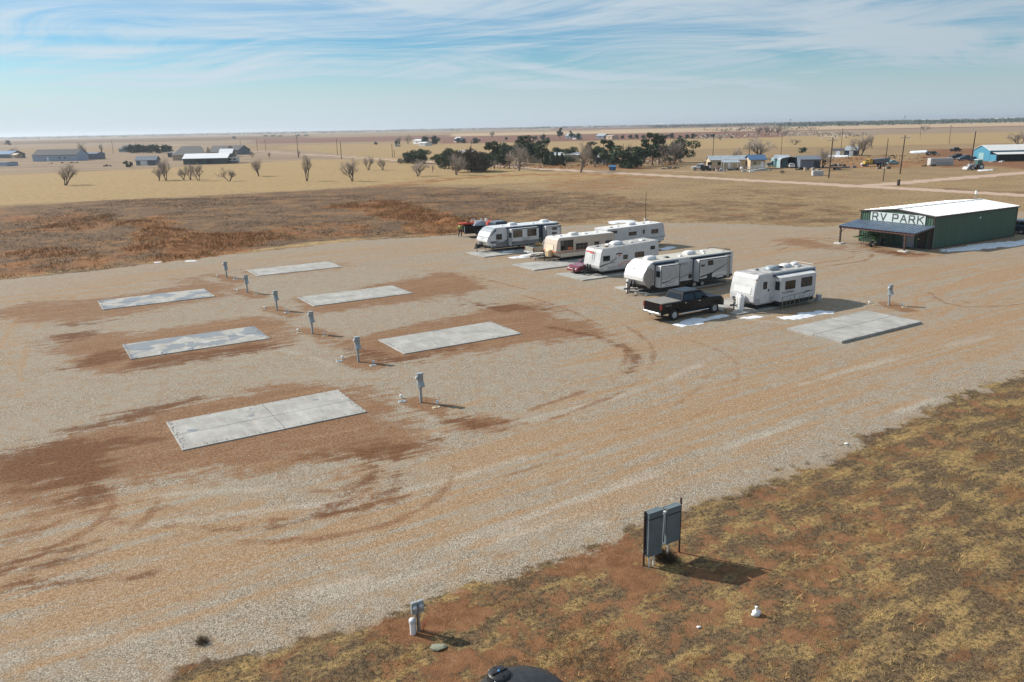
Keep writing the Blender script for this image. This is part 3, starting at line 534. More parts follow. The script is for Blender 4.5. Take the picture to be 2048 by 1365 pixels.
for (p, lb), nm in zip(PED, ordl):
    q = at(*p); pedestal(lb, (q.x, q.y, 0), TH + R(rnd.uniform(-4, 4)), 1.04)
    for i, (dx, dy, w_) in enumerate([(0.95, -0.35, 'right'), (-1.15, 0.75, 'left')]):
        r = thing('pipe_riser', f'short white pipe cap on the {w_} of the {nm} hookup pedestal', 'pipe', (q.x + dx + rnd.uniform(-.1,.1), q.y + dy, 0), rnd.uniform(0, 6), 'white pipe risers by the pedestals')
        MB().lathe([(.055,-.1),(.055,.13)], n=12).build('pipe', M_pvc, r); MB().lathe([(.075,.1),(.08,.17),(.05,.2),(0,.205)], n=12).build('cap', M_pvc, r)
        b = thing('valve_lid', f'pale flat lid on the soil {w_} of the {nm} hookup pedestal', 'lid', (q.x + dx + rnd.uniform(-.1,.25), q.y + dy - rnd.uniform(.45,.6), 0), rnd.uniform(-.3,.6), 'valve lids by the pedestals')
        MB().bbox(-.22,.22,-.15,.15,-.05,.035,.04).build('lid', M_board if rnd.random() < .6 else M_ped, b); MB().bbox(-.05,.05,-.015,.015,.033,.05,.005).build('grip', M_black, b)
# ---- snow left in the shade
def snow(poly, label, h=0.05, seed=0):
    P = [a2(*p) for p in poly]; cx = sum(p[0] for p in P)/len(P); cy = sum(p[1] for p in P)/len(P)
    xs = np.arange(min(p[0] for p in P)-1, max(p[0] for p in P)+1, .16); ys = np.arange(min(p[1] for p in P)-1, max(p[1] for p in P)+1, .16)
    gx, gy = np.meshgrid(xs, ys); d = sdf(P, gx.ravel(), gy.ravel()) + (fbm(gx.ravel(), gy.ravel(), 0.9, seed, 4) - .5) * 1.5
    z = np.clip(d, -.25, .6) * h * 2 + (fbm(gx.ravel(), gy.ravel(), 2.0, seed+3) - .5) * .03 - .005; ok = (d > -.12).reshape(gx.shape)
    V_ = np.stack([gx.ravel(), gy.ravel(), z], -1); ii = np.arange(len(V_)).reshape(gx.shape)
    m = ok[:-1,:-1] | ok[1:,:-1] | ok[:-1,1:] | ok[1:,1:]
    F_ = np.stack([ii[:-1,:-1][m], ii[:-1,1:][m], ii[1:,1:][m], ii[1:,:-1][m]], -1)
    o = npmesh('snow_patch', V_, F_, M_snow, True); kind(o, 'stuff'); o['label'] = label
for k, (pl_, lb, h) in enumerate([([(1345,650),(1355,642),(1400,636),(1440,627),(1458,630),(1435,639),(1400,647),(1365,652)], 'old snow patch in the shade of the black pickup', .07),
    ([(1545,636),(1590,629),(1640,619),(1662,624),(1645,630),(1600,637),(1565,640)], 'old snow patch beside the staked white trailer', .07), ([(1486,636),(1510,631),(1522,633),(1500,638)], 'thin snow patch beneath the white trailer front', .04),
    ([(1880,501),(1930,492),(2048,480),(2100,476),(2100,487),(2040,492),(1960,499),(1930,503),(1895,505)], 'long snow drift along the shaded wall of the green building', .08),
    ([(1010,516),(1050,510),(1080,505),(1095,508),(1060,515),(1025,518)], 'snow patch on the pad edge by the silver nosed trailer', .14), ([(995,505),(1030,502),(1060,498),(1040,504),(1005,508)], 'thin snow strip under the silver nosed trailer', .14),
    ([(1318,497),(1335,493),(1352,494),(1335,500),(1320,501)], 'small snow patch behind the white trailer with the ladder', .06), ([(1215,443),(1270,441),(1272,445),(1225,448)], 'low white snow line behind the rear white trailer', .12),
    ([(1820,304),(1855,302),(1857,306),(1822,307)], 'far white snow strip in the farm yard', .3), ([(1645,312),(1700,311),(1700,314),(1648,315)], 'far snow strip by the junk sheds', .2), ([(1955,341),(1985,339),(1983,341),(1958,343)], 'small snow patch in front of the tractor', .15),
    ([(374,522),(392,520),(390,522.5),(376,523.5)], 'tiny snow remnant on the track edge', .06), ([(309,525),(316,524),(314,526)], 'tiny snow remnant among the brown weeds', .06)]):
    snow(pl_, lb, h, k)
# ---- utility rack in the foreground
A0, A1 = at(1287, 1132), at(1358, 1105); rk = thing('panel_rack', 'rack of two grey blue electrical enclosures on rusty posts in the foreground', 'utility rack', (A0.x, A0.y, gz(A0.x, A0.y)), math.atan2(A1.y - A0.y, A1.x - A0.x))
D = (A1 - A0).length
for x, zt in ((0, 1.93), (D, 1.98)): MB().tube((x,0,-.2),(x,0,zt),.034,.034,10).lathe([(.04,zt),(.04,zt+.02),(0,zt+.03)],(x,0,0),10).build('post', M_rusty, rk)
for z in (1.80, .52): MB().box(-.05, D+.05, -.022, .022, z-.022, z+.022).build('rail', M_steel, rk)
for x0, x1, z0, z1, y0 in ((.04, .63, .36, 1.90, -.17), (.82, 1.42, .58, 1.84, -.16)):
    e = MB().bbox(x0, x1, y0, -.03, z0, z1, .012).build('enclosure', M_enc, rk)
    MB().bbox(x0-.015, x1+.015, .03, .09, z0-.01, z1+.015, .01).build('door', M_enc, e)
    MB().box(x0+.03, x1-.03, y0-.012, y0-.002, z1-.22, z1-.19).build('seam', M_black, e)
    for z in (z0+.3, z1-.3): MB().tube((x0-.02,.05,z-.05),(x0-.02,.05,z+.05),.012,n=6).build('hinge', M_steel, e)
    MB().box(x0-.02, x1+.02, y0-.02, -.0, z1+.012, z1+.03).build('rain_lip', M_enc, e)
c = MB().path([(.62,-.12,1.72),(.70,-.12,1.72),(.72,-.12,1.66),(.68,-.12,1.0),(.66,-.12,.72),(.72,-.12,.62),(.79,-.12,.66)], .026, 8).build('conduit', M_pvc, rk)
MB().bbox(.74,.80,-.10,-.05,.95,1.7,.01).build('junction_box', M_enc, rk)
MB().box(.62,.78,-.16,-.06,1.74,1.80).build('weatherhead', M_pvc, rk)
for x in (.12, .30): MB().tube((x,-.14,-.15),(x,-.14,.38),.028,n=8).build('riser_pipe', M_pvc, rk)
MB().tube((.92,-.13,-.15),(.92,-.13,.60),.024,n=8).build('riser_pipe', M_pvc, rk)
def twigball(name, label, cat, loc, r, n, mat, seed, flat=0.75, ln=0.5):
    q = random.Random(seed); V_ = []; F_ = []
    for i in range(n):
        a = q.uniform(0, 6.283); e = math.acos(q.uniform(-.25, 1)); d = Vector((math.sin(e)*math.cos(a), math.sin(e)*math.sin(a), math.cos(e)*flat+.05))
        p0 = d * r * q.uniform(.05, .6); p1 = p0 + (d + Vector((q.uniform(-.7,.7), q.uniform(-.7,.7), q.uniform(-.4,.6)))).normalized() * r * q.uniform(ln*.5, ln)
        w_ = Vector((q.uniform(-1,1), q.uniform(-1,1), q.uniform(-1,1))).normalized() * r * .022
        if p0.z < -.02: p0.z = 0
        o = len(V_); V_ += [tuple(p0 - w_), tuple(p0 + w_), tuple(p1)]; F_.append((o, o+1, o+2))
    t = thing(name, label, cat, loc); npmesh('twigs', V_, F_, mat).parent = t
    MB().path([(0,0,-.1),(q.uniform(-.1,.1)*r,0,r*.25),(q.uniform(-.2,.2)*r,.1*r,r*.5)], r*.03, 5).build('stem', mat, t); return t
M_twig = pmat('dead_twigs', (0.115, 0.078, 0.045), 0.9, var=0.4, vscale=9); M_straw2 = pmat('brown_straw', (0.19, 0.135, 0.075), .9, var=.4, vscale=9); M_twigr = pmat('rusty_weed', (0.30, 0.145, 0.05), 0.9, var=0.4, vscale=5); M_straw = pmat('straw', (0.40, 0.285, 0.125), 0.9, var=0.3, vscale=5); M_dkgrass = pmat('dark_dead_grass', (0.085, 0.072, 0.045), 0.9, var=0.4, vscale=4)
q = at(1330,1118); twigball('tumbleweed', 'dry tumbleweed caught under the electrical rack', 'tumbleweed', (q.x, q.y, gz(q.x,q.y)), .55, 1500, M_twig, 1)
q = at(405,1285); twigball('weed_clump', 'dark weed clump alone on the gravel at lower left', 'weed', (q.x, q.y, 0), .27, 520, M_straw2, 2, .7, .8)
# ---- small meter post with a white capped pipe
q = at(836,1260); z0 = gz(q.x, q.y); mp = thing('meter_post', 'short post with two grey meter boxes and loose red wires, lower centre', 'meter post', (q.x, q.y, z0), TH)
MB().box(-.045,.045,-.03,.06,-.2,.95).build('post', M_wood, mp)
for x in (-.12, .08): e = MB().bbox(x-.09, x+.09, -.14, -.03, .66, 1.02, .02).build('meter_box', M_ped, mp); MB().lathe([(0,-.2),(.06,-.195),(.065,-.14)], (x,0,.86), 12, 'Y').build('dial', M_lamp, e)
MB().tube((.02,-.06,-.1),(.02,-.06,.68),.03,n=8).build('conduit', M_steel, mp); MB().tube((-.09,-.05,-.1),(-.09,-.05,.68),.018,n=8).build('conduit', M_steel, mp)
M_wire = pmat('red_wire', (0.42, 0.10, 0.07), 0.5)
for k in range(4): MB().path([(.12,-.06,.75),(.22+.05*k,-.05-.03*k,.6-.08*k),(.16+.04*k,-.08,.3),(.13,-.1+.03*k,0.0)], .007, 5).build('wire', M_wire, mp)
q = at(826,1266); wp = thing('vent_pipe', 'stubby white capped pipe standing before the meter post', 'pipe', (q.x, q.y, gz(q.x,q.y)), 0); MB().lathe([(.085,-.2),(.085,.42)], n=18).build('pipe', M_pvc, wp); MB().lathe([(.1,.36),(.105,.44),(.09,.48),(0,.5)], n=18).build('cap', M_lamp, wp)
q = at(876,1295); z0 = gz(q.x, q.y)
def rock(name, label, loc, sx, sy, sz, mat, seed, cat='rock'):
    bm = bmesh.new(); bmesh.ops.create_icosphere(bm, subdivisions=2, radius=1.0); qq = random.Random(seed)
    for v in bm.verts: f = 1 + qq.uniform(-.2, .16); v.co = Vector((v.co.x*sx*f, v.co.y*sy*f, v.co.z*sz*f))
    me = bpy.data.meshes.new(name); bm.to_mesh(me); bm.free(); me.materials.append(mat); o = bpy.data.objects.new(name, me); COL.objects.link(o); o.location = loc; return tag(o, label, cat)
rock('stone_slab', 'pale green flat stone slab lying before the meter post', (q.x, q.y, z0+.03), .24, .16, .06, pmat('pale_green_stone', (0.25, 0.26, 0.19), 0.9, var=0.2, bump=.4), 4, 'stone')
# ---- black water tank under the camera, at the lower frame edge
lidp = at(998, 1344, 1.78); wt = thing('water_tank', 'black plastic water tank cut by the lower frame edge', 'water tank', (lidp.x + .50, lidp.y - .50, gz(lidp.x, lidp.y)), 0.0)
MB().lathe([(1.2,-.1),(1.2,.2),(1.18,.24),(1.2,.28),(1.2,.7),(1.18,.74),(1.2,.78),(1.2,1.28),(1.16,1.42),(1.04,1.56),(.78,1.67),(.35,1.74),(0,1.76)], n=48).build('shell', M_blackgel, wt)
ld = MB().lathe([(.29,1.45),(.29,1.70),(.27,1.72),(.27,1.76),(.24,1.79),(.12,1.80),(0,1.80)], (-.50,.50,0), 32).build('lid', M_blackgel, wt)
for k in range(2):
    MB().box(-.20,.20,-.018,.018,1.80,1.825).xform(Matrix.Translation((-.50,.50,0)) @ Matrix.Rotation(R(35 + 90*k), 4, 'Z')).build('grip_bar', M_black, ld)
MB().lathe([(.035,1.82),(.035,1.845),(0,1.85)], (-.50,.50,0), 10).build('knob', pmat('blue_knob', (.05,.2,.42), .4), ld)
for a in (0.5, 2.6, 4.4): MB().lathe([(.018,1.72),(.018,1.75),(0,1.755)], (-.50+.275*math.cos(a),.50+.275*math.sin(a),0), 8).build('bolt', M_steel, ld)
# ---- white bag
q = at(1512,1231); bag = thing('plastic_bag', 'knotted white plastic bag lying in the dead grass at right', 'bag', (q.x, q.y, gz(q.x, q.y)), .4)
bm_ = MB(); prof = [(0,-.02),(.10,-.01),(.135,.05),(.12,.12),(.06,.17),(.03,.19),(.045,.25),(.05,.29),(0,.28)]; bm_.lathe(prof, n=14)
bm_.v = [(x*(1+.22*math.sin(5*x*9+z*30)+rnd.uniform(-.08,.08)), y*(1+rnd.uniform(-.12,.12))*.85, z) for x,y,z in bm_.v]; bm_.build('bag', M_pvc, bag); MB().lathe([(.034,.17),(.038,.19),(.034,.21)], n=8).build('knot', M_pvc, bag)
for px,py,s_,lb in [(1397,1256,.045,'small pale stone in the grass left of the white bag'),(1693,889,.07,'crumpled white scrap at the gravel edge on the right')]:
    q = at(px,py); rock('litter', lb, (q.x,q.y,gz(q.x,q.y)+s_*.6), s_*1.4, s_, s_*.8, M_pvc, px, 'litter')
# ------------------------------------------------------------------ trailers and vehicles
def window(par, x0, x1, z0, z1, y=0.0, frame=None, glass=None, bars=0, rail=False, t=0.03, name='window'):
    """window in a wall that faces -y at plane y"""
    frame = frame or M_black; f = MB(); w = 0.035
    f.box(x0, x1, y-t, y-.002, z0, z0+w).box(x0, x1, y-t, y-.002, z1-w, z1).box(x0, x0+w, y-t, y-.002, z0+w, z1-w).box(x1-w, x1, y-t, y-.002, z0+w, z1-w)
    for k in range(bars): xm = x0 + (x1-x0)*(k+1)/(bars+1); f.box(xm-.014, xm+.014, y-t, y-.002, z0+w, z1-w)
    if rail: zm = (z0+z1)/2; f.box(x0+w, x1-w, y-t+.004, y-.002, zm-.012, zm+.012)
    o = f.build(name, frame, par); MB().box(x0+.02, x1-.02, y-.016, y-.003, z0+.02, z1-.02).build('pane', glass or M_glass, o); return o
def window_x(par, y0, y1, z0, z1, x, frame=None, glass=None, name='window'):
    """window in a wall that faces -x"""
    w = .03; f = MB(); f.box(x-.03, x-.002, y0, y1, z0, z0+w).box(x-.03, x-.002, y0, y1, z1-w, z1).box(x-.03, x-.002, y0, y0+w, z0+w, z1-w).box(x-.03, x-.002, y1-w, y1, z0+w, z1-w)
    o = f.build(name, frame or M_black, par); MB().box(x-.014, x-.003, y0+.02, y1-.02, z0+.02, z1-.02).build('pane', glass or M_glass, o); return o
def wheel(par, x, y, r, w, name='wheel', spokes=True, side=-1):
    o = MB().lathe([(r*.55,-w/2),(r*.86,-w/2),(r*.97,-w*.38),(r,-w*.2),(r,w*.2),(r*.97,w*.38),(r*.86,w/2),(r*.55,w/2)], (x, y, r), 22, 'Y').build(name, M_rubber, par)
    h = MB().lathe([(r*.60,-w*.44),(r*.60,w*.44)], (x,y,r), 20, 'Y').lathe([(r*.58,side*w*.40),(r*.5,side*w*.28),(r*.16,side*w*.30),(r*.14,side*w*.42),(0,side*w*.42)], (x,y,r), 20, 'Y')
    if spokes:
        for k in range(6):
            a = k*math.pi/3; h.tube((x+math.cos(a)*r*.1, y+side*w*.36, r+math.sin(a)*r*.1), (x+math.cos(a)*r*.56, y+side*w*.38, r+math.sin(a)*r*.56), r*.07, r*.09, 4)
    h.build('rim', M_alloy, o); return o
def ac_unit(par, x, y, z, s=1.0, mat=None, grille=True):
    o = MB(); L, Wd, Hh = .95*s, .70*s, .30*s
    o.hexa([(x-L/2,y-Wd/2,z),(x+L/2,y-Wd/2,z),(x+L/2,y+Wd/2,z),(x-L/2,y+Wd/2,z)], [(x-L/2,y-Wd/2,z+.04),(x+L/2,y-Wd/2,z+.04),(x+L/2,y+Wd/2,z+.04),(x-L/2,y+Wd/2,z+.04)])
    rings = [(0,.04,1.0),(0,.17,.98),(.02,.25,.90),(.0,.30,.70)]; vs = []; fs = []
    for dx, h, k in rings: vs += [(x+dx-L/2*k+ (L*.12 if h > .2 else 0), y-Wd/2*k, z+h*s), (x+L/2*k-.02,y-Wd/2*k,z+h*s), (x+L/2*k-.02,y+Wd/2*k,z+h*s), (x-L/2*k+(L*.12 if h > .2 else 0),y+Wd/2*k,z+h*s)]
    for i in range(3): fs += [(i*4+j, i*4+(j+1)%4, i*4+4+(j+1)%4, i*4+4+j) for j in range(4)]
    fs.append((12,13,14,15)); o.add(vs, fs, True); a = o.build('air_conditioner', mat or M_cleanwhite, par)
    if grille: MB().box(x+L*.30, x+L*.5+.004, y-Wd*.36, y+Wd*.36, z+.06*s, z+.2*s).build('grille', M_grey, a)
    return a
def vent(par, x, y, z, mat=None, s=.18): return MB().bbox(x-s, x+s, y-s, y+s, z, z+.10, .05).build('roof_vent', mat or M_cleanwhite, par)
def tongue(par, ym, x=0.0, zt=.5, tanks=True, cover=None, jack=True, tankmat=None):
    t = MB(); t.tube((x+.3, ym-.75, zt), (x-1.15, ym, zt-.02), .05, n=6).tube((x+.3, ym+.75, zt), (x-1.15, ym, zt-.02), .05, n=6).box(x-1.32, x-1.05, ym-.06, ym+.06, zt-.06, zt+.06).build('tongue', M_dsteel, par)
    if jack: MB().tube((x-.95,ym,.12),(x-.95,ym,1.05),.04,n=8).lathe([(.12,.12),(.12,.14)],(x-.95,ym,0),10).box(x-1.0,x-.9,ym-.05,ym+.16,1.0,1.12).build('jack', M_black, par)
    if cover is not None: MB().bbox(x-.62, x-.14, ym-.42, ym+.42, zt+.06, zt+.78, .12).build('propane_cover', cover, par)
    elif tanks:
        for s_ in (-.19, .19): MB().lathe([(0,zt+.06),(.13,zt+.07),(.155,zt+.12),(.155,zt+.42),(.12,zt+.5),(.05,zt+.52),(.09,zt+.53),(.09,zt+.62),(0,zt+.62)],(x-.42,ym+s_,0),14).build('propane_tank', tankmat or M_blackgel, par)
    return t
def jacks(par, xs, y0, y1, zt):
    for x in xs:
        for y in (y0, y1): MB().tube((x-.25,y,zt),(x,y,.12),.025,n=6).box(x-.09,x+.09,y-.06,y+.06,.10,.125).build('stabiliser', M_dsteel, par)
def swoosh(par, pts, w0, w1, mat, y=-.006, name='graphic'):
    """tapering stripe on a wall facing -y"""
    n = len(pts); up = []; dn = []
    for i, (x, z) in enumerate(pts):
        k = i/(n-1); h = (w0*(1-k)+w1*k)/2; up.append((x, z+h)); dn.append((x, z-h))
    return MB().extr(up + dn[::-1], y, -.001 if y > -.05 else y+.006).build(name, mat, par)
def slide(par, x0, x1, z0, z1, depth, mat, trim=M_black, W_=0.0, low=None):
    """slide-out room standing proud of the wall at y=0"""
    s = MB().bbox(x0, x1, -depth, .06, z0, z1, .03).build('slide_room', mat, par); e = .05
    f = MB(); y = -depth-.014
    f.box(x0-.01,x1+.01,y,-depth-.001,z1-e,z1+.02).box(x0-.01,x1+.01,y,-depth-.001,z0-.01,z0+.03).box(x0-.012,x0+e,y,-depth-.001,z0+.03,z1-e).box(x1-e,x1+.012,y,-depth-.001,z0+.03,z1-e); f.build('slide_trim', trim, s)
    r = MB(); r.box(x0-.09,x0-.004,-.03,-.002,z0-.03,z1+.07).box(x1+.004,x1+.09,-.03,-.002,z0-.03,z1+.07).box(x0-.004,x1+.004,-.03,-.002,z1+.004,z1+.09); r.build('slide_flange', trim, par)
    if low: MB().box(x0+e, x1-e, -depth-.006, -depth-.0005, z0+.03, z0+low[0]).build('slide_base_panel', low[1], s)
    return s
def awning(par, x0, x1, z, y=-.09, mat=None, r=.055): return MB().tube((x0,y,z),(x1,y,z),r,n=10).box(x0-.03,x0,y-.07,-.002,z-.07,z+.07).box(x1,x1+.03,y-.07,-.002,z-.07,z+.07).build('awning_roll', mat or M_navy, par)
def scribble(par, x0, x1, z, h, y, mat, seed=1, name='lettering'):
    """row of small strokes: writing too small in the photograph to be read"""
    q = random.Random(seed); m = MB(); x = x0
    while x < x1:
        w_ = h*q.uniform(.12,.2); g = q.choice((0,1,2)); m.box(x, x+w_, y-.006, y, z-h/2, z+h/2*q.choice((1,.9,.6)))
        if g: zc = z + (h*.36 if g == 1 else -h*.36); m.box(x+w_+.0005, x+h*.5, y-.0055, y, zc-h*.08, zc+h*.08)
        x += h*q.uniform(.55,.8)
    return m.build(name, mat, par)
def trailer(name, label, u0, v0, prof, W_, side, roof, zr, x_roof, roofz=.022, ch=.04):
    t = thing(name, label, 'travel trailer', uv(u0, v0), TH, 'travel trailers parked on the pads')
    MB().extr(prof, 0, W_, ch).build('shell', side, t)
    MB().bbox(x_roof[0], x_roof[1], .05, W_-.05, zr-.03, zr+roofz, .05, .02).build('roof', roof, t)
    return t
def under(par, x0, x1, W_, z1, z0=.42): MB().box(x0, x1, .12, W_-.12, z0, z1).build('chassis', M_dsteel, par)
def axles(par, xs, W_, r=.34, spokes=True):
    for x in xs: wheel(par, x, .16, r, .2, spokes=spokes, side=-1); wheel(par, x, W_-.16, r, .2, spokes=False, side=1)
def fender(par, x0, x1, z, mat): MB().box(x0, x1, -.012, -.001, z, z+.07).build('fender_trim', mat, par)
def hatch(par, x0, x1, z0, z1, y=0, mat=M_white, fr=M_black):
    o = MB().box(x0,x1,y-.010,y-.001,z0,z1).build('storage_hatch', fr, par); MB().box(x0+.025,x1-.025,y-.016,y-.0105,z0+.025,z1-.025).build('hatch_panel', mat, o); return o
# --- 5: long white trailer, two slide rooms with pale brown graphics
T5 = trailer('travel_trailer', 'long white trailer with a curved nose and two slide rooms, behind the pickup', 44.0, -50.4, [(.62,.58),(.18,.86),(-.12,1.25),(-.13,1.55),(.02,1.95),(.30,2.36),(.72,2.68),(1.1,2.80),(10.4,2.80),(10.4,.58)], 2.5, M_white, pmat('tan_roof', (0.52,0.50,0.44), .7, var=.12, dirt=.3), 2.80, (.98, 10.36))
nose = [(.60,.80),(.16,.93),(-.135,1.28),(-.145,1.55),(.005,1.96),(.285,2.372),(.705,2.697),(1.02,2.80)]
MB().strip(nose[1:], .03, 2.47, .02).build('nose_cap', M_cleanwhite, T5)
MB().strip([(.60,.575),(.34,.74),(.155,.92)], .04, 2.46, .025).build('nose_base', M_black, T5)
for k, (a, b, c_) in enumerate([(.5, 1.1, 1.75), (1.1, 1.5, 1.62), (1.5, 2.0, 1.72)]): MB().box(-.155-.0, -.10, a, b, 1.50+.06*k%.1, 1.53+.06*k%.1).build('nose_graphic', M_lgrey, T5)
MB().box(.05,.14,1.05,1.6,2.10,2.2).build('nose_emblem', M_lgrey, T5)
MB().extr([(.12,.95),(.6,.6),(1.0,.6),(1.0,2.05),(.6,2.35),(.28,2.2),(.05,1.9),(-.06,1.55)], -.007, -.001).build('corner_panel', M_taupe, T5)
MB().box(.66, 10.39, -.008, -.001, .59, .80).build('base_band', M_black, T5)
for a, b, z0, z1 in ((3.4, 5.4, 1.15, 2.45),): MB().box(a, b, -.006, -.001, z0, z1).build('wall_panel', M_lgrey, T5)
swoosh(T5, [(3.3,1.05),(4.2,1.15),(5.4,1.5)], .10, .03, M_black); swoosh(T5, [(3.3,.9),(4.4,1.0),(5.4,1.25)], .05, .02, M_taupe)
s1 = slide(T5, 1.19, 3.29, .66, 2.50, .72, M_white); window_x(s1, -.60, -.14, 1.55, 2.05, 1.19)
MB().box(1.28, 3.2, -.729, -.7206, 1.30, 2.42).build('plank_print', M_lgrey, s1)
for k in range(7): MB().box(1.29, 3.19, -.7315, -.7295, 1.36+k*.15, 1.375+k*.15).build('print_line', M_taupe, s1)
swoosh(s1, [(1.3,1.08),(2.2,1.2),(3.2,1.52)], .10, .02, M_black, -.735); swoosh(s1, [(1.4,.98),(2.4,1.08),(3.2,1.3)], .05, .02, M_taupe, -.735); hatch(s1, 1.75, 2.65, .78, 1.02, -.72)
s2 = slide(T5, 5.55, 9.25, .68, 2.58, .72, M_white, low=(.26, M_black)); MB().box(5.62, 9.2, -.729, -.7206, 1.35, 2.50).build('plank_print', M_lgrey, s2); MB().box(8.9, 9.22, -.733, -.7295, .75, 2.55).build('dark_end_panel', M_taupe, s2)
for k in range(7): MB().box(5.63, 9.19, -.7315, -.7295, 1.42+k*.15, 1.435+k*.15).build('print_line', M_taupe, s2)
window(s2, 6.55, 7.15, 2.02, 2.45, -.733); window(s2, 5.75, 6.15, 2.0, 2.15, -.733); hatch(s2, 6.5, 7.1, .82, 1.28, -.722, M_black); hatch(s2, 7.6, 8.5, .80, 1.05, -.722)
swoosh(s2, [(5.7,1.1),(7.2,1.35),(8.3,1.75),(9.1,2.1)], .13, .03, M_black, -.738); swoosh(s2, [(6.9,2.05),(8.0,2.25),(9.1,2.42)], .08, .02, M_taupe, -.738); swoosh(s2, [(5.7,1.35),(7.0,1.42),(9.0,1.5)], .03, .03, M_white, -.738)
for x in (7.4, 7.65): MB().box(x, x+.05, -.738, -.7335, 1.7, 1.75).build('marker_light', M_red, s2)
awning(T5, .95, 3.6, 2.66); awning(T5, 5.2, 9.9, 2.70, mat=M_black); hatch(T5, .85, 1.08, .86, 1.1); hatch(T5, 5.0, 5.4, .95, 1.3, 0, M_black); scribble(T5, 3.9, 4.9, 2.28, .22, -.0065, M_black, 3)
ac_unit(T5, 1.6, 1.2, 2.82); ac_unit(T5, 6.2, 1.25, 2.82); vent(T5, 3.3, 1.0, 2.82, M_black, .2); vent(T5, 4.7, .8, 2.82, s=.15); vent(T5, 8.0, 1.4, 2.82); vent(T5, 7.3, .6, 2.82, s=.12)
lad = MB(); [lad.tube((10.46,y,.8),(10.46,y,3.0),.018,n=6).tube((10.46,y,3.0),(10.1,y,2.95),.018,n=6) for y in (.5,.9)]; [lad.tube((10.46,.5,z),(10.46,.9,z),.015,n=6) for z in (1.1,1.4,1.7,2.0,2.3,2.6)]; lad.build('ladder', M_black, T5)
rr = MB(); rr.path([(9.4,.3,2.83),(9.4,.3,2.95),(10.2,.3,2.95),(10.2,2.2,2.95),(9.4,2.2,2.95),(9.4,2.2,2.83)], .02); rr.build('roof_rail', M_black, T5)
under(T5, .6, 10.3, 2.5, .60); axles(T5, (5.8, 6.75), 2.5); tongue(T5, 1.25, .2, .55); jacks(T5, (1.0, 9.8), .3, 2.2, .58)
# --- 1: silver nosed trailer, farthest left
T1 = trailer('travel_trailer', 'white trailer with silver nose cap and grey base, farthest left of the row', 45.6, -79.2, [(.55,.6),(.14,.9),(-.1,1.25),(-.1,1.45),(.08,1.85),(.38,2.3),(.80,2.66),(1.15,2.80),(9.85,2.80),(9.85,.6)], 2.5, M_white, M_cleanwhite, 2.80, (1.05, 9.8))
MB().strip([(.145,.91),(-.105,1.26),(-.105,1.45),(.0,1.68)], .03, 2.47, .02).build('nose_cap_lower', M_cleanwhite, T1)
MB().strip([(.0,1.68),(.075,1.852),(.375,2.305),(.79,2.67),(1.05,2.77)], .03, 2.47, .02).build('nose_cap_upper', M_mgrey, T1)
MB().strip([(.535,.60),(.14,.89)], .04, 2.46, .02).build('nose_base', M_grey, T1)
MB().add([(-.062,.7,1.66),(-.062,1.8,1.66),(-.125,1.25,1.46)], [(0,1,2)]).add([(-.05,.7,1.67),(-.05,1.8,1.67),(-.08,1.25,1.46)], [(0,2,1)]).build('nose_chevron', M_lgrey, T1)
MB().box(.5, 9.84, -.007, -.001, .62, 1.18).build('base_band', M_grey, T1)
swoosh(T1, [(.4,1.95),(.75,2.35),(1.1,2.62)], .12, .3, M_navy); swoosh(T1, [(.3,1.2),(1.0,1.25),(1.7,1.42)], .22, .03, M_navy); swoosh(T1, [(1.2,.85),(1.9,1.05),(2.6,1.35)], .05, .14, M_navy); swoosh(T1, [(6.4,2.3),(7.0,2.62)], .1, .3, M_navy)
window(T1, 1.07, 1.84, 1.46, 2.07); hatch(T1, .55, 1.05, .74, 1.05); MB().box(6.42, 7.4, -.006, -.001, 1.2, 2.7).build('wall_panel', M_navy, T1)
s1 = slide(T1, 2.68, 6.48, .68, 2.60, .80, M_white, low=(.50, M_grey)); window_x(s1, -.70, -.22, 1.6, 2.2, 2.68); window(s1, 2.9, 4.13, 1.62, 2.44, -.802, bars=1, glass=M_glassb); window(s1, 4.83, 6.08, 1.62, 2.44, -.802, bars=1)
scribble(s1, 4.1, 5.1, 1.45, .2, -.808, M_navy, 5); scribble(s1, 4.2, 5.0, 1.24, .15, -.808, M_navy, 6); swoosh(s1, [(2.8,1.05),(3.4,1.15)], .16, .02, M_black, -.812); swoosh(s1, [(2.75,2.48),(4.6,2.54),(6.4,2.5)], .03, .06, M_navy, -.812)
s2 = slide(T1, 7.5, 9.62, .78, 2.55, .80, M_white); window(s2, 8.35, 9.0, 2.05, 2.4, -.802); window(s2, 8.3, 8.95, 1.55, 1.82, -.802, frame=M_black); swoosh(s2, [(7.7,2.2),(8.6,2.35),(9.5,2.4)], .03, .10, M_navy, -.812)
awning(T1, 2.4, 6.8, 2.70, mat=M_navy); awning(T1, 7.3, 9.75, 2.66, mat=M_navy)
ac_unit(T1, 4.0, 1.2, 2.82); ac_unit(T1, 8.6, 1.25, 2.82); vent(T1, 2.6, 1.2, 2.82, s=.12); vent(T1, 6.6, .8, 2.82, s=.15)
under(T1, .6, 9.7, 2.5, .62); axles(T1, (5.6, 6.5), 2.5); tongue(T1, 1.25, .15, .55); jacks(T1, (.9, 9.2), .3, 2.2, .6); MB().box(-.9,-.5,1.0,1.5,.6,.95).build('battery_box', M_black, T1)
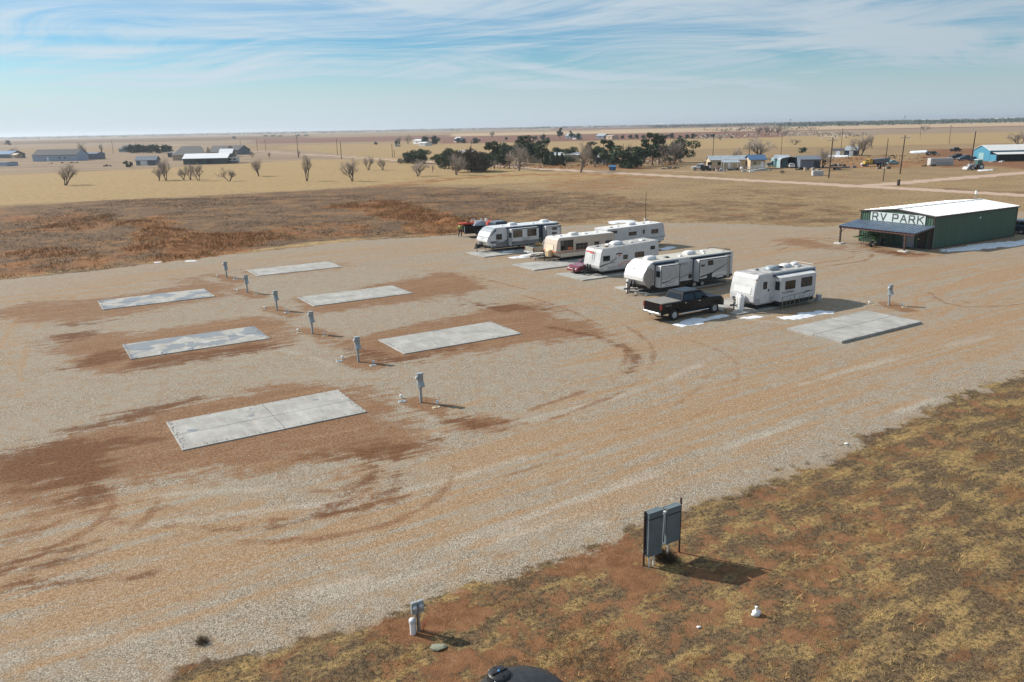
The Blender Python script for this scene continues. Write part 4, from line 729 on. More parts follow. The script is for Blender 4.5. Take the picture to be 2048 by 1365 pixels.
# --- 2: beige old trailer
T2 = trailer('travel_trailer', 'old beige trailer with orange stripe and tan propane cover', 47.95, -69.0, [(.75,.45),(.30,.72),(.0,1.10),(.0,1.2),(.12,1.9),(.25,2.35),(.36,2.50),(.52,2.55),(7.75,2.55),(7.85,2.40),(7.85,.5)], 2.4, M_beige, M_lroof, 2.55, (.50, 7.72), ch=.06)
MB().strip([(.015,1.24),(.09,1.78)], .55, 1.95, .05).build('window_shield', M_cream, T2); MB().strip([(-.002,1.08),(.006,1.19)], .03, 2.37, .012).build('orange_band', M_orange, T2); MB().strip([(.29,.73),(.04,1.04)], .05, 2.35, .012).build('lower_nose', M_cream, T2)
MB().box(.05, 7.84, -.006, -.001, 1.03, 1.10).build('orange_stripe', M_orange, T2); MB().box(.1, 7.84, -.006, -.001, .90, 1.015).build('brown_stripe', M_taupe, T2); MB().box(.6, 7.84, -.005, -.001, .5, .88).build('lower_siding', M_cream, T2)
for k in range(4): MB().box(.5, 7.84, -.012, -.0062, .55+k*.09, .56+k*.09).build('siding_rib', M_beige, T2)
w_ = window(T2, .56, 2.24, 1.19, 2.28, 0, M_grey, bars=1); MB().box(1.5, 2.1, -.0185, -.0165, 1.26, 1.5).build('curtain', M_orange, w_)
window(T2, 2.56, 4.13, 1.12, 1.82, 0, M_grey, bars=2, rail=True); window(T2, 5.05, 5.7, 1.38, 1.80, 0, M_grey); window(T2, 6.55, 7.5, 1.40, 1.78, 0, M_grey, bars=2); hatch(T2, .55, 1.05, .56, .82, 0, M_cream, M_grey)
ac_unit(T2, 3.0, 1.1, 2.57, 1.0, M_lroof); vent(T2, 1.4, 1.2, 2.57); vent(T2, 4.6, 1.1, 2.57, M_cleanwhite, .25); vent(T2, 6.3, 1.3, 2.57); vent(T2, 1.0, 1.9, 2.57, M_grey, .1)
under(T2, .7, 7.7, 2.4, .5, .35); axles(T2, (4.3, 5.2), 2.4, .32, False); tongue(T2, 1.2, .25, .5, cover=pmat('tan_cover', (0.58,0.41,0.24), .5, var=.1)); jacks(T2, (.9, 7.2), .3, 2.1, .45)
# --- 4: white toy hauler with ladder and racing graphics
T4 = trailer('travel_trailer', 'white trailer with roof ladder on its nose and red black racing graphics', 46.45, -59.7, [(.35,.48),(.05,.80),(.0,1.0),(.14,1.7),(.26,2.30),(.36,2.52),(.52,2.60),(7.45,2.86),(7.45,.5)], 2.45, M_white, M_rroof2, 2.58, (.9, .95), roofz=.0)
MB().extr([(.44,2.58),(7.42,2.84),(7.42,2.875),(.44,2.615)], .06, 2.39).build('roof_membrane', M_rroof2, T4)
MB().strip([(.34,.49),(.04,.80)], .05, 2.40, .014).build('nose_base', M_lgrey, T4)
MB().box(.2, 4.0, -.007, -.001, .52, .88).build('base_band', M_lgrey, T4); hatch(T4, .45, 1.05, .56, .98, 0, M_white, M_lgrey); MB().box(3.9, 7.44, -.006, -.001, .54, .74).build('rear_band', M_white, T4)
window(T4, .47, 1.27, 1.44, 1.94); window(T4, 2.93, 3.46, 1.41, 1.83, rail=True, glass=M_glassb); window(T4, 4.38, 5.54, 1.44, 1.94, bars=1, glass=M_glassb); window(T4, 6.36, 6.92, 2.03, 2.38, bars=1)
swoosh(T4, [(.08,.98),(.7,1.12),(1.5,1.22),(2.0,1.22)], .13, .02, M_black); swoosh(T4, [(2.3,.92),(2.9,1.12),(3.6,1.15),(4.8,1.08)], .03, .10, M_orange); swoosh(T4, [(2.3,.9),(3.0,.98),(4.6,.98)], .02, .05, M_red)
ck = MB(); [ck.box(1.35+i*.10, 1.45+i*.10, -.006, -.001, 1.20+i*.045+j*.075, 1.265+i*.045+j*.075) for i in range(8) for j in range(3) if (i+j) % 2 == 0]; ck.build('checker_graphic', M_black, T4)
swoosh(T4, [(2.05,1.98),(2.4,2.04),(2.75,1.98)], .14, .12, M_black); swoosh(T4, [(2.3,1.82),(2.6,1.86)], .04, .16, M_orange); swoosh(T4, [(2.4,1.74),(2.52,1.78)], .02, .1, M_red)
MB().strip([(.232,2.15),(.252,2.27)], 1.15, 2.35, .012).build('nose_lettering_bar', M_red, T4); MB().strip([(.215,2.06),(.228,2.13)], 1.0, 1.7, .012).build('nose_lettering_bar', M_red, T4)
MB().box(3.9,4.2,-.01,-.001,1.95,2.05).build('porch_light', M_cream, T4); MB().box(5.75,5.9,-.012,-.001,2.0,2.2).build('meter_cover', M_cream, T4)
la = MB()
for y in (.92, 1.25): la.tube((.02,y,.9),(.19,y,2.3),.016,n=6).tube((.19,y,2.3),(.5,y,2.75),.016,n=6)
for k in range(6): z = 1.05+k*.24; la.tube((.0+.12*(z-.9),.92,z),(.0+.12*(z-.9),1.25,z),.014,n=6)
la.build('ladder', M_lgrey, T4)
ac_unit(T4, 3.0, 1.2, 2.70, 1.15); vent(T4, 2.3, 1.6, 2.68, s=.2); vent(T4, 1.5, .9, 2.65, M_wood, .22); vent(T4, 1.0, 1.6, 2.63, M_black, .14); vent(T4, 6.2, 1.1, 2.83, M_cleanwhite, .25); vent(T4, 4.6, .9, 2.76, M_rroof, .2)
under(T4, .4, 7.3, 2.45, .52, .36); axles(T4, (4.0, 4.9), 2.45, .34); tongue(T4, 1.22, .1, .5, tankmat=M_blackgel); jacks(T4, (.7, 6.9), .3, 2.1, .5)
# --- 3: white trailer behind
T3 = trailer('travel_trailer', 'plain white trailer parked behind the others with a blue stripe', 56.6, -71.3, [(.0,.55),(.0,2.50),(.1,2.56),(8.2,2.72),(8.45,2.5),(8.62,1.6),(8.75,1.1),(8.45,.75),(8.1,.55)], 2.45, M_white, M_lroof, 2.56, (.5, .55), roofz=0.0)
MB().extr([(.06,2.55),(8.15,2.71),(8.15,2.74),(.06,2.58)], .05, 2.4).build('roof_membrane', M_lroof, T3)
MB().box(.1, 8.6, -.006, -.001, 1.06, 1.11).build('blue_stripe', M_navy, T3); window(T3, .6, 1.4, 2.05, 2.36, 0, M_grey); window(T3, 3.1, 4.3, 1.6, 2.05, 0, M_taupe, rail=True); d_ = hatch(T3, 5.02, 5.7, .72, 2.35, 0, M_white, M_taupe); window(d_, 5.2, 5.5, 1.65, 2.15, -.017, M_taupe); window(T3, 6.5, 7.6, 1.54, 2.08, 0, M_taupe, bars=1, glass=M_glassb); MB().box(3.2,3.35,-.02,-.001,2.3,2.4).build('porch_light', M_navy, T3)
ac_unit(T3, 4.4, 1.2, 2.66, 1.0); vent(T3, 2.4, 1.2, 2.62); vent(T3, 1.3, 1.0, 2.60, M_taupe); vent(T3, 6.2, 1.1, 2.70, M_rroof); vent(T3, 7.3, 1.2, 2.72)
hatch(T3, .7, 1.3, .7, 1.0); under(T3, .2, 8.1, 2.45, .58, .38); axles(T3, (3.6, 4.5), 2.45, .32, False); jacks(T3, (.8, 7.6), .3, 2.1, .55)
t_ = MB(); t_.tube((8.2,.5,.5),(9.6,1.22,.48),.05,n=6).tube((8.2,1.95,.5),(9.6,1.22,.48),.05,n=6); t_.build('tongue', M_dsteel, T3)
# --- 6: white trailer with slide room and stakes
T6 = trailer('travel_trailer', 'white trailer with long slide room ringed by thin stakes, nearest of the row', 46.7, -41.0, [(.40,.48),(.02,.72),(.0,.85),(-.02,1.2),(.10,1.9),(.28,2.55),(.40,2.72),(.55,2.77),(7.0,2.77),(7.05,2.70),(7.05,.5)], 2.4, M_white, M_rroof2, 2.77, (.52, 6.98))
MB().strip([(.005,1.33),(.10,1.83)], .35, 2.05, .035).build('front_window_cover', M_cleanwhite, T6)
MB().strip([(.12,1.98),(.27,2.50)], .06, 2.34, .012).build('nose_cap', M_white, T6); MB().strip([(.38,.49),(.03,.73)], .05, 2.35, .012).build('nose_base', M_lgrey, T6)
MB().extr([(.05,.74),(.4,.5),(2.2,.5),(2.2,.98),(.05,.95)], -.007, -.001).build('base_band', M_lgrey, T6)
d_ = hatch(T6, .66, 1.72, .56, 2.55, 0, M_white, M_lgrey); window(d_, .95, 1.35, 1.65, 2.2, -.017); MB().box(1.5,1.6,-.05,-.0165,1.45,1.6).build('door_handle', M_black, d_)
swoosh(T6, [(.15,1.02),(.6,.9),(1.3,.98),(1.9,1.14)], .03, .03, M_black); swoosh(T6, [(.8,.85),(1.2,.9),(1.7,1.08)], .12, .02, M_grey); MB().box(.1,.25,-.02,-.001,2.4,2.5).build('marker_light', M_orange, T6)
s1 = slide(T6, 2.2, 6.25, .62, 2.45, .62, M_white, M_white); window_x(s1, -.52, -.12, 1.5, 2.15, 2.2); window(s1, 2.72, 3.85, 1.50, 2.16, -.622, bars=1); window(s1, 4.55, 5.8, 1.50, 2.22, -.622, bars=1)
lettering('brand_lettering', 'WILDERNESS', .24, M_black, s1, (3.05, -.630, 1.28), 0, 1.0); swoosh(s1, [(2.3,.92),(3.2,.98),(4.4,1.02),(6.1,1.1)], .03, .03, M_black, -.634); swoosh(s1, [(4.9,1.0),(5.3,1.12),(5.7,1.1)], .1, .03, M_black, -.634)
awning(T6, 2.0, 6.6, 2.60, -.10, M_navy, .07); MB().add([(2.1,-.6,2.47),(6.3,-.6,2.47),(6.3,-.03,2.62),(2.1,-.03,2.62),(2.1,-.6,2.455),(6.3,-.6,2.455),(6.3,-.03,2.605),(2.1,-.03,2.605)], [(0,1,2,3),(7,6,5,4),(0,4,5,1),(1,5,6,2),(2,6,7,3),(3,7,4,0)]).build('slide_topper', M_lroof, T6)
ac_unit(T6, 3.1, 1.1, 2.79, 1.05, M_ped); ac_unit(T6, 4.9, 1.3, 2.79, .9); MB().lathe([(.01,3.05),(.2,3.04),(.32,2.96),(.34,2.80)], (6.1,1.4,0), 18).build('satellite_dome', M_cleanwhite, T6); MB().box(3.9,4.6,1.2,1.6,2.79,2.92).build('vent_hood', M_blackgel, T6); vent(T6, 2.0, 1.6, 2.79, M_black, .12); vent(T6, 5.6, .7, 2.79, M_rroof)
rr = MB(); rr.path([(6.0,.2,2.79),(6.0,.2,2.95),(6.9,.2,2.95),(6.9,2.2,2.95),(6.0,2.2,2.95)], .018); rr.build('roof_rail', M_lroof, T6)
under(T6, .5, 6.9, 2.4, .52, .36); axles(T6, (3.9, 4.8), 2.4, .33, False); tongue(T6, 1.2, .15, .48, tanks=False); jacks(T6, (.8, 6.4), .3, 2.1, .5)
MB().box(2.25, 6.2, -.55, .1, .30, .60).build('skirt_frame', M_blackgel, T6)
for k in range(9):
    p = uv(46.7 + 2.35 + k*.50 + rnd.uniform(-.06,.06), -41.0 + .72 + rnd.uniform(-.03,.06)); o_ = thing('skirting_stake', ['first','second','third','fourth','fifth','sixth','seventh','eighth','ninth'][k] + ' thin wooden stake from the left along the white trailer', 'stake', p, rnd.uniform(0,3), 'stakes along the white trailer')
    MB().box(-.02,.02,-.012,.012,-.2,.92+rnd.uniform(-.12,.08)).build('stake', M_wood, o_); MB().box(-.022,.022,-.016,.016,.86-.2,.90-.2).build('tie', M_lgrey, o_)
# --- propane cylinders standing by the trailers
def cylinder(label, loc, h=1.15, r=.19):
    t = thing('gas_cylinder', label, 'gas cylinder', loc, rnd.uniform(0,6), 'white gas cylinders'); MB().lathe([(0,.02),(r*.9,.0),(r,.06),(r,h-.18),(r*.8,h-.06),(r*.35,h),(0,h)], n=18).build('body', M_cleanwhite, t)
    MB().lathe([(r*.62,h-.06),(r*.66,h+.12),(r*.6,h+.12),(r*.58,h-.04)], n=14).build('collar', M_cleanwhite, t); MB().tube((0,0,h-.02),(0,0,h+.09),.03,n=8).build('valve', M_steel, t); return t
cylinder('tall white gas cylinder at the nose of the staked white trailer', uv(46.0,-41.6), 1.3, .23); cylinder('second tall white gas cylinder just behind it by the staked trailer', uv(46.35,-42.15), 1.25, .2); cylinder('slim white gas cylinder at the nose of the long white trailer', at(1256,585), 1.15, .17)
def crate(name, label, cat, loc, rz, sx, sy, sz, mat):
    t = thing(name, label, cat, loc, rz); MB().bbox(-sx/2,sx/2,-sy/2,sy/2,0,sz,.02).build('box', mat, t); MB().bbox(-sx/2-.015,sx/2+.015,-sy/2-.015,sy/2+.015,sz*.82,sz+.012,.02).build('lid', mat, t); return t
crate('wood_box', 'wooden step box by the nose of the staked white trailer', 'box', uv(45.0,-41.9), TH, .6, .4, .35, M_wood); crate('planter_box', 'small reddish box under the long white trailer slide', 'box', at(1362,575), TH, .5, .3, .25, pmat('terracotta', (.35,.14,.08), .7)); crate('utility_box', 'pale box at the rear corner of the staked trailer', 'box', uv(53.9,-40.7), TH, .35, .3, .5, M_lgrey)
# --- spare wheel leaning on the ladder trailer, picnic table
sp = thing('spare_wheel', 'spare wheel leaning at the nose of the ladder trailer', 'wheel', uv(45.55,-62.25), TH); wo = wheel(sp, 0, 0, .34, .2); sp.rotation_euler = (R(-18), 0, TH + R(60))
pt = thing('picnic_table', 'pale picnic table on the pad before the beige trailer', 'picnic table', at(1078,521), R(20))
MB().box(-.95,.95,-.38,.38,.76,.81).build('tabletop', M_footing, pt)
for s_ in (-1,1): MB().box(-.95,.95,s_*.72-.13,s_*.72+.13,.45,.49).build('bench', M_footing, pt)
for x in (-.7,.7): MB().path([(x,-.78,.11),(x,-.72,.46),(x,-.35,.5),(x,-.25,.77),(x,.25,.77),(x,.35,.5),(x,.72,.46),(x,.78,.11)], .025).build('leg_frame', M_dsteel, pt)
# ------------------------------------------------------------------ road vehicles
def lerp3(a, b, k): return tuple(a[i]*(1-k)+b[i]*k for i in range(3))
def vehicle(name, label, cat, loc, rz, paint, L=5.9, W_=2.0, zs=.50, belt=1.30, roof=1.92, hood=1.22, nose=.98, ax=(1.15, 4.75), wr=.40, cabb=(2.05, 4.55), cabt=(2.30, 3.85), bed=None, tono=None, group=None, doors=2, rear=1.32, chrome=True, glass=None, fine=True):
    """rear bumper at x=0, nose at x=L, wheels on z=0"""
    t = thing(name, label, cat, loc, rz, group); h = W_/2; arc = lambda cx: [(cx+math.cos(a)*(wr+.07), wr+math.sin(a)*(wr+.07)) for a in [math.pi*k/8 for k in range(0, 9)]]
    bot = [(L-.02,zs)] + [p for p in arc(ax[1]) if p[1] > zs-.02] + [p for p in arc(ax[0]) if p[1] > zs-.02] + [(.03,zs)]
    top = [(0,zs+.2),(.02,rear),(cabb[0],belt+.02 if bed else belt),(cabb[1],belt),(cabb[1]+.12,hood+.03),(L-.28,hood-.06),(L-.06,nose),(L,nose-.22)]
    MB().extr(bot + top, -h, h, .07).build('body', paint, t)
    b4 = [(cabb[0],-h+.05,belt-.03),(cabb[1],-h+.05,belt-.03),(cabb[1],h-.05,belt-.03),(cabb[0],h-.05,belt-.03)]; t4 = [(cabt[0],-h+.24,roof),(cabt[1],-h+.24,roof),(cabt[1],h-.24,roof),(cabt[0],h-.24,roof)]
    m4 = [lerp3(b4[i], t4[i], .86) for i in range(4)]; m4 = [(p[0], p[1]*1.015, p[2]) for p in m4]; c4 = [(cabt[0]+.12,-h+.36,roof+.035),(cabt[1]-.12,-h+.36,roof+.035),(cabt[1]-.12,h-.36,roof+.035),(cabt[0]+.12,h-.36,roof+.035)]
    g = MB(); vs = b4+m4+t4+c4; fs = []
    for k in range(3): fs += [(k*4+i, k*4+(i+1)%4, k*4+4+(i+1)%4, k*4+4+i) for i in range(4)]
    g.add(vs, fs+[(12,13,14,15)]); cab = g.build('cab', paint, t)
    gl = glass or M_glass
    def pane(i, j, a, b, nm='window'):
        q = []; B0, B1, T0, T1 = b4[i], b4[j], m4[i], m4[j]
        for s_, r_ in ((a,.14),(b,.14),(b,.88),(a,.88)): q.append(lerp3(lerp3(B0,B1,s_), lerp3(T0,T1,s_), r_))
        n = (Vector(q[1])-Vector(q[0])).cross(Vector(q[3])-Vector(q[0])).normalized(); q2 = [tuple(Vector(p)+n*.012) for p in q]; MB().hexa(q, q2).build(nm, gl, cab)
    for i, j in ((0,1),(2,3)):
        for k in range(doors): a, b = k/doors, (k+1)/doors; pane(i, j, a+.05/doors+.01, b-.05/doors-.01)
    pane(1, 2, .06, .94, 'windscreen'); pane(3, 0, .08, .92, 'rear_window')
    for x in ax:
        for s_ in (-1, 1): wheel(t, x, s_*(h-.13), wr, .25, side=s_, spokes=fine)
    bm = M_chrome if chrome else paint
    MB().bbox(-.16,.05,-h+.08,h-.08,zs+.02,zs+.22,.05).build('rear_bumper', bm, t); MB().bbox(L-.05,L+.10,-h+.06,h-.06,zs,zs+.24,.06).build('front_bumper', bm, t)
    MB().box(L-.03,L+.03,-h*.55,h*.55,zs+.26,nose-.08).build('grille', M_black, t)
    for s_ in (-1, 1):
        MB().box(L-.12,L+.01,s_*(h-.32)-.16,s_*(h-.32)+.16,nose-.24,nose-.04).build('headlight', M_lamp, t); MB().box(-.02,.10,s_*(h-.09)-.085,s_*(h-.09)+.095,rear-.42,rear-.06).build('tail_light', M_redlens, t)
        MB().bbox(cabb[1]-.55,cabb[1]-.38,s_*(h+.08)-.10,s_*(h+.08)+.10,belt+.02,belt+.20,.03).build('mirror', paint, cab)
    if fine:
        for s_ in (-1, 1):
            MB().tube((ax[0]+.65,s_*(h-.02),zs-.06),(ax[1]-.65,s_*(h-.02),zs-.06),.045,n=8).build('running_board', M_chrome if chrome else M_black, t)
            for x in [cabb[0]+.25+(cabb[1]-cabb[0])/doors*k for k in range(doors)]: MB().box(x,x+.18,s_*(h+.008)-.012,s_*(h+.008)+.012,belt-.16,belt-.12).build('door_handle', M_chrome if chrome else paint, t)
        MB().box(-.17,-.155,-.16,.16,zs+.05,zs+.2).build('number_plate', M_cleanwhite, t)
    if bed:
        inner = MB().box(.10, bed, -h+.12, h-.12, rear-.05, rear+.012).build('bed_floor', M_black, t) if tono is None else MB().bbox(.03, bed, -h+.05, h-.05, rear-.02, rear+.05, .03).build('bed_cover', tono, t)
    MB().box(ax[0]+.3, ax[1]-.3, -h+.3, h-.3, zs-.12, zs+.05).build('chassis', M_dsteel, t); MB().tube((ax[0],-h+.2,wr),(ax[0],h-.2,wr),.06,n=6).build('axle', M_dsteel, t)
    return t
M_blkpaint = pmat('black_paint', (0.008, 0.008, 0.009), 0.25, var=0.1, vscale=2, dirt=0.02, coat=0.0, spec=.22); M_bluepaint = pmat('dark_blue_paint', (0.035, 0.05, 0.08), 0.25, dirt=.1, coat=.5); M_maroon = pmat('maroon_paint', (0.20, 0.025, 0.045), 0.25, coat=.6, dirt=.1); M_silver = pmat('silver_paint', (0.42, 0.44, 0.46), 0.3, .4, dirt=.1); M_whpaint = pmat('white_paint', (0.72, 0.72, 0.70), 0.3, dirt=.15); M_tanpaint = pmat('tan_paint', (0.33, 0.31, 0.25), 0.4, dirt=.2); M_tono = pmat('charcoal_tonneau', (0.23, 0.215, 0.195), 0.8, var=.1)
pk = vehicle('pickup_truck', 'black crew cab pickup with grey bed cover parked before the staked trailer', 'pickup', uv(38.75,-43.42), TH, M_blkpaint, L=6.35, W_=2.0, zs=.52, belt=1.36, roof=1.96, hood=1.32, nose=1.08, ax=(1.28,5.35), wr=.43, cabb=(2.0,4.75), cabt=(2.28,4.0), bed=1.95, tono=M_tono, rear=1.38)
scribble(pk, .35, .9, 1.22, .1, -1.004, M_lgrey, 7, 'badge'); MB().box(-.3,-.16,-.05,.05,.5,.6).build('tow_hitch', M_dsteel, pk)
vehicle('sedan_car', 'maroon sedan between the beige trailer and the ladder trailer', 'car', uv(50.0,-62.6), TH+math.pi, M_maroon, L=4.6, W_=1.75, zs=.32, belt=.92, roof=1.38, hood=.88, nose=.66, ax=(.95,3.65), wr=.31, cabb=(.75,3.35), cabt=(1.35,2.6), rear=.92, chrome=False)
q = at(1090,512); tp = vehicle('pickup_truck', 'tan old pickup with loaded bed behind the beige trailer nose', 'pickup', uv(47.6,-73.7), TH, M_tanpaint, L=5.5, W_=1.9, zs=.5, belt=1.2, roof=1.7, hood=1.15, nose=.95, ax=(1.1,4.3), wr=.36, cabb=(2.3,4.0), cabt=(2.5,3.5), bed=2.2, rear=1.2, doors=1)
twigball('brush_load', 'yellowish brush heaped in the bed of the tan pickup', 'brush', uv(48.9,-73.7,1.2), .75, 500, M_straw, 9, .5)
vehicle('pickup_truck', 'dark blue pickup mostly hidden behind the silver nosed trailer', 'pickup', uv(57.2,-91.2), TH+math.pi, M_bluepaint, roof=2.0, bed=1.95, glass=M_glass, chrome=False)
vehicle('car', 'dark blue car parked behind the green building', 'car', uv(105.9,-49.9), TH+R(92), M_bluepaint, L=4.9, W_=1.9, zs=.4, belt=1.1, roof=1.72, hood=1.05, nose=.8, ax=(1.0,3.9), wr=.36, cabb=(.3,3.9), cabt=(.6,3.1), rear=1.1, chrome=False, doors=3)
# --- dump trailer loaded with red and grey clutter, behind the silver nosed trailer
dt = thing('utility_trailer', 'black high sided trailer heaped with clutter behind the silver nosed trailer', 'trailer', at(966,470), R(12)); dt.location = uv(52.6,-92.6); dt.rotation_euler.z = R(14)
for y in (-1.1,1.1): MB().box(-2.6,2.6,y-.03,y+.03,.6,1.55).build('side_wall', M_blkpaint, dt)
MB().box(-2.6,2.6,-1.1,1.1,.55,.62).build('floor', M_dsteel, dt); MB().box(2.57,2.63,-1.06,1.06,.62,1.55).build('end_wall', M_blkpaint, dt)
for s_ in (-1,1): MB().box(-2.64,-2.58,s_*.55-.50,s_*.55+.50,.62,1.5).build('tailgate_door', M_blkpaint, dt); MB().box(-2.68,-2.64,s_*.75-.05,s_*.75+.05,.7,1.45).build('post_cover', M_lamp, dt); MB().box(-2.68,-2.63,s_*.9-.1,s_*.9+.1,.5,.6).build('tail_light', M_redlens, dt)
for x in (-.5,.5):
    for s_ in (-1,1): wheel(dt, x, s_*1.25, .36, .22, side=s_, spokes=False)
tg = MB(); tg.tube((2.6,-.7,.55),(4.0,0,.5),.05,n=6).tube((2.6,.7,.55),(4.0,0,.5),.05,n=6); tg.build('drawbar', M_dsteel, dt)
M_kayak = pmat('red_orange_plastic', (0.62, 0.07, 0.03), .4)
ky = thing('kayak', 'red orange kayak lying on the loaded black trailer', 'kayak', tuple(dt.matrix_basis @ Vector((-1.9,.1,1.55))), R(10)); kb = MB(); rg = [(-1.5,.05,.02),(-1.2,.30,.14),(-.3,.38,.2),(.6,.36,.19),(1.2,.24,.12),(1.5,.05,.03)]; vs=[]; fs=[]
for x, w_, hh in rg: vs += [(x, w_*math.cos(a), .2+hh*math.sin(a)) for a in [math.pi*2*k/10 for k in range(10)]]
for k in range(len(rg)-1): fs += [(k*10+i, k*10+(i+1)%10, k*10+10+(i+1)%10, k*10+10+i) for i in range(10)]
kb.add(vs, fs, True).build('hull', M_kayak, ky); MB().lathe([(.22,.36),(.25,.40),(.2,.42)], (-.1,0,0), 14).build('cockpit_rim', M_black, ky)
def tarp(name, label, c, sx, sy, h, mat, seed):
    qq = random.Random(seed); V_ = []; F_ = []; n = 9
    for j in range(n):
        for i in range(n): x, y = (i/(n-1)-.5), (j/(n-1)-.5); e = max(abs(x), abs(y))*2; V_.append((c[0]+x*sx+qq.uniform(-.05,.05), c[1]+y*sy+qq.uniform(-.05,.05), c[2]+h*(1-e**2.2)*(0.75+.5*qq.random())))
    for j in range(n-1):
        for i in range(n-1): F_.append((j*n+i, j*n+i+1, j*n+n+i+1, j*n+n+i))
    m = MB().add(V_, F_, True); o = m.build(name, mat); o.matrix_world = dt.matrix_basis.copy(); return tag(o, label, 'tarp' if 'tarp' in name else 'clutter')
tarp('grey_tarp', 'crumpled grey tarp heaped on the loaded black trailer', (-.5,.1,1.5), 1.9, 1.6, .65, pmat('grey_tarp', (.33,.35,.40), .5, var=.3), 2); tarp('red_bundle', 'red bundle at the front of the loaded black trailer', (1.0,0,1.5), 1.5, 1.5, .5, M_kayak, 4); tarp('dark_clutter', 'dark clutter between the tarp and the trailer front', (1.9,.2,1.5), 1.2, 1.5, .3, M_twig, 6)
for k, (x, y) in enumerate([(-1.5,.7),(-.2,.6),(.5,-.4),(.9,.5)]):
    o = thing('white_chair_frame', ['leftmost','second','third','rightmost'][k] + ' white metal frame sticking out of the trailer load', 'frame', tuple(dt.matrix_basis @ Vector((x,y,1.85))), k, 'white frames on the load'); MB().path([(0,0,0),(.1,.1,.35),(.5,.15,.4),(.6,0,0)], .035).build('tube_frame', M_pvc, o); MB().path([(.05,.05,.15),(.55,.08,.18)], .025).build('cross_bar', M_pvc, o)
# ------------------------------------------------------------------ person in a high visibility jacket
def skinned(name, joints, edges, radii, mat, parent, sub=2):
    me = bpy.data.meshes.new(name); me.from_pydata(joints, edges, []); o = bpy.data.objects.new(name, me); COL.objects.link(o); md = o.modifiers.new('skin', 'SKIN'); sl_ = me.skin_vertices[0].data
    for i, r_ in enumerate(radii): sl_[i].radius = r_ if isinstance(r_, tuple) else (r_, r_); sl_[i].use_root = (i == 0)
    sb = o.modifiers.new('sub', 'SUBSURF'); sb.levels = sub; sb.render_levels = sub
    dg = bpy.context.evaluated_depsgraph_get(); m2 = bpy.data.meshes.new_from_object(o.evaluated_get(dg)); bpy.data.objects.remove(o); bpy.data.meshes.remove(me); m2.name = name
    m2.materials.clear(); m2.materials.append(mat); m2.polygons.foreach_set('use_smooth', [True]*len(m2.polygons)); o = bpy.data.objects.new(name, m2); COL.objects.link(o); o.parent = parent; return o
M_skin = pmat('skin', (0.42, 0.26, 0.18), .55, var=.05); M_hivis = pmat('lime_vest', (0.34, 0.50, 0.10), .7, var=.15); M_denim = pmat('black_trousers', (0.018, 0.018, 0.022), .85); M_hair = pmat('dark_hair', (.04,.03,.02), .8)
pq = at(921,473.5); per = thing('person', 'person in lime green jacket and black trousers walking at the weeds edge', 'person', (pq.x, pq.y, 0), R(150))
J = dict(pel=(0,0,.92), wst=(0,0,1.05), chs=(0,.02,1.32), nek=(0,.0,1.48), hd0=(0,.02,1.56), hd1=(0,.02,1.70), sl=(-.19,0,1.42), el=(-.27,-.03,1.16), wl=(-.27,-.14,.93), hl=(-.27,-.17,.84), sr=(.19,0,1.42), er=(.27,.08,1.17), wr=(.26,.02,.94), hr=(.26,-.02,.85), hpl=(-.1,0,.88), kl=(-.12,-.14,.5), al=(-.12,-.02,.09), tl=(-.12,-.17,.04), hpr=(.1,0,.88), kr=(.12,.12,.5), ar=(.12,.30,.10), tr=(.12,.17,.04))
ks = list(J); ix = {k: i for i, k in enumerate(ks)}; E_ = [('pel','wst'),('wst','chs'),('chs','nek'),('nek','hd0'),('hd0','hd1'),('chs','sl'),('sl','el'),('el','wl'),('wl','hl'),('chs','sr'),('sr','er'),('er','wr'),('wr','hr'),('pel','hpl'),('hpl','kl'),('kl','al'),('al','tl'),('pel','hpr'),('hpr','kr'),('kr','ar'),('ar','tr')]
Rr = dict(pel=(.15,.11), wst=(.14,.10), chs=(.16,.11), nek=.05, hd0=.075, hd1=.085, sl=.06, el=.042, wl=.03, hl=.035, sr=.06, er=.042, wr=.03, hr=.035, hpl=.085, kl=.06, al=.042, tl=.04, hpr=.085, kr=.06, ar=.042, tr=.04)
skinned('body', [J[k] for k in ks], [(ix[a], ix[b]) for a, b in E_], [Rr[k] for k in ks], M_skin, per)
ja = ['chs','wst','nek','sl','el','wl','sr','er','wr']; jd = {k: i for i, k in enumerate(ja)}; skinned('jacket', [J[k] if k != 'nek' else (0,0,1.45) for k in ja], [(jd[a], jd[b]) for a, b in E_ if a in jd and b in jd], [(.20,.15),(.19,.15),.09,.09,.075,.06,.09,.075,.06], M_hivis, per)
tr_ = ['pel','hpl','kl','al','hpr','kr','ar']; td = {k: i for i, k in enumerate(tr_)}; skinned('trousers', [J[k] for k in tr_], [(td[a], td[b]) for a, b in E_ if a in td and b in td], [(.18,.14),.115,.085,.07,.115,.085,.07], M_denim, per)
skinned('boots', [J['al'],J['tl']], [(0,1)], [.06,.055], M_black, per, 1); skinned('boots', [J['ar'],J['tr']], [(0,1)], [.06,.055], M_black, per, 1)
MB().lathe([(.10,1.66),(.102,1.72),(.085,1.79),(.04,1.82),(0,1.825)], (0,.02,0), 14).box(-.08,.08,-.17,-.06,1.675,1.69).build('cap', M_pvc, per)
hd = bpy.data.objects[per.children[0].name] if per.children else None
MB().lathe([(0,-.012),(.012,0),(0,.012)], (-.03,-.065,1.655), 6).lathe([(0,-.012),(.012,0),(0,.012)], (.03,-.065,1.655), 6).build('eyes', M_hair, per); MB().add([(-.012,-.07,1.64),(.012,-.07,1.64),(0,-.1,1.61),(0,-.07,1.60)], [(0,1,2),(0,2,3),(1,3,2)]).build('nose', M_skin, per)
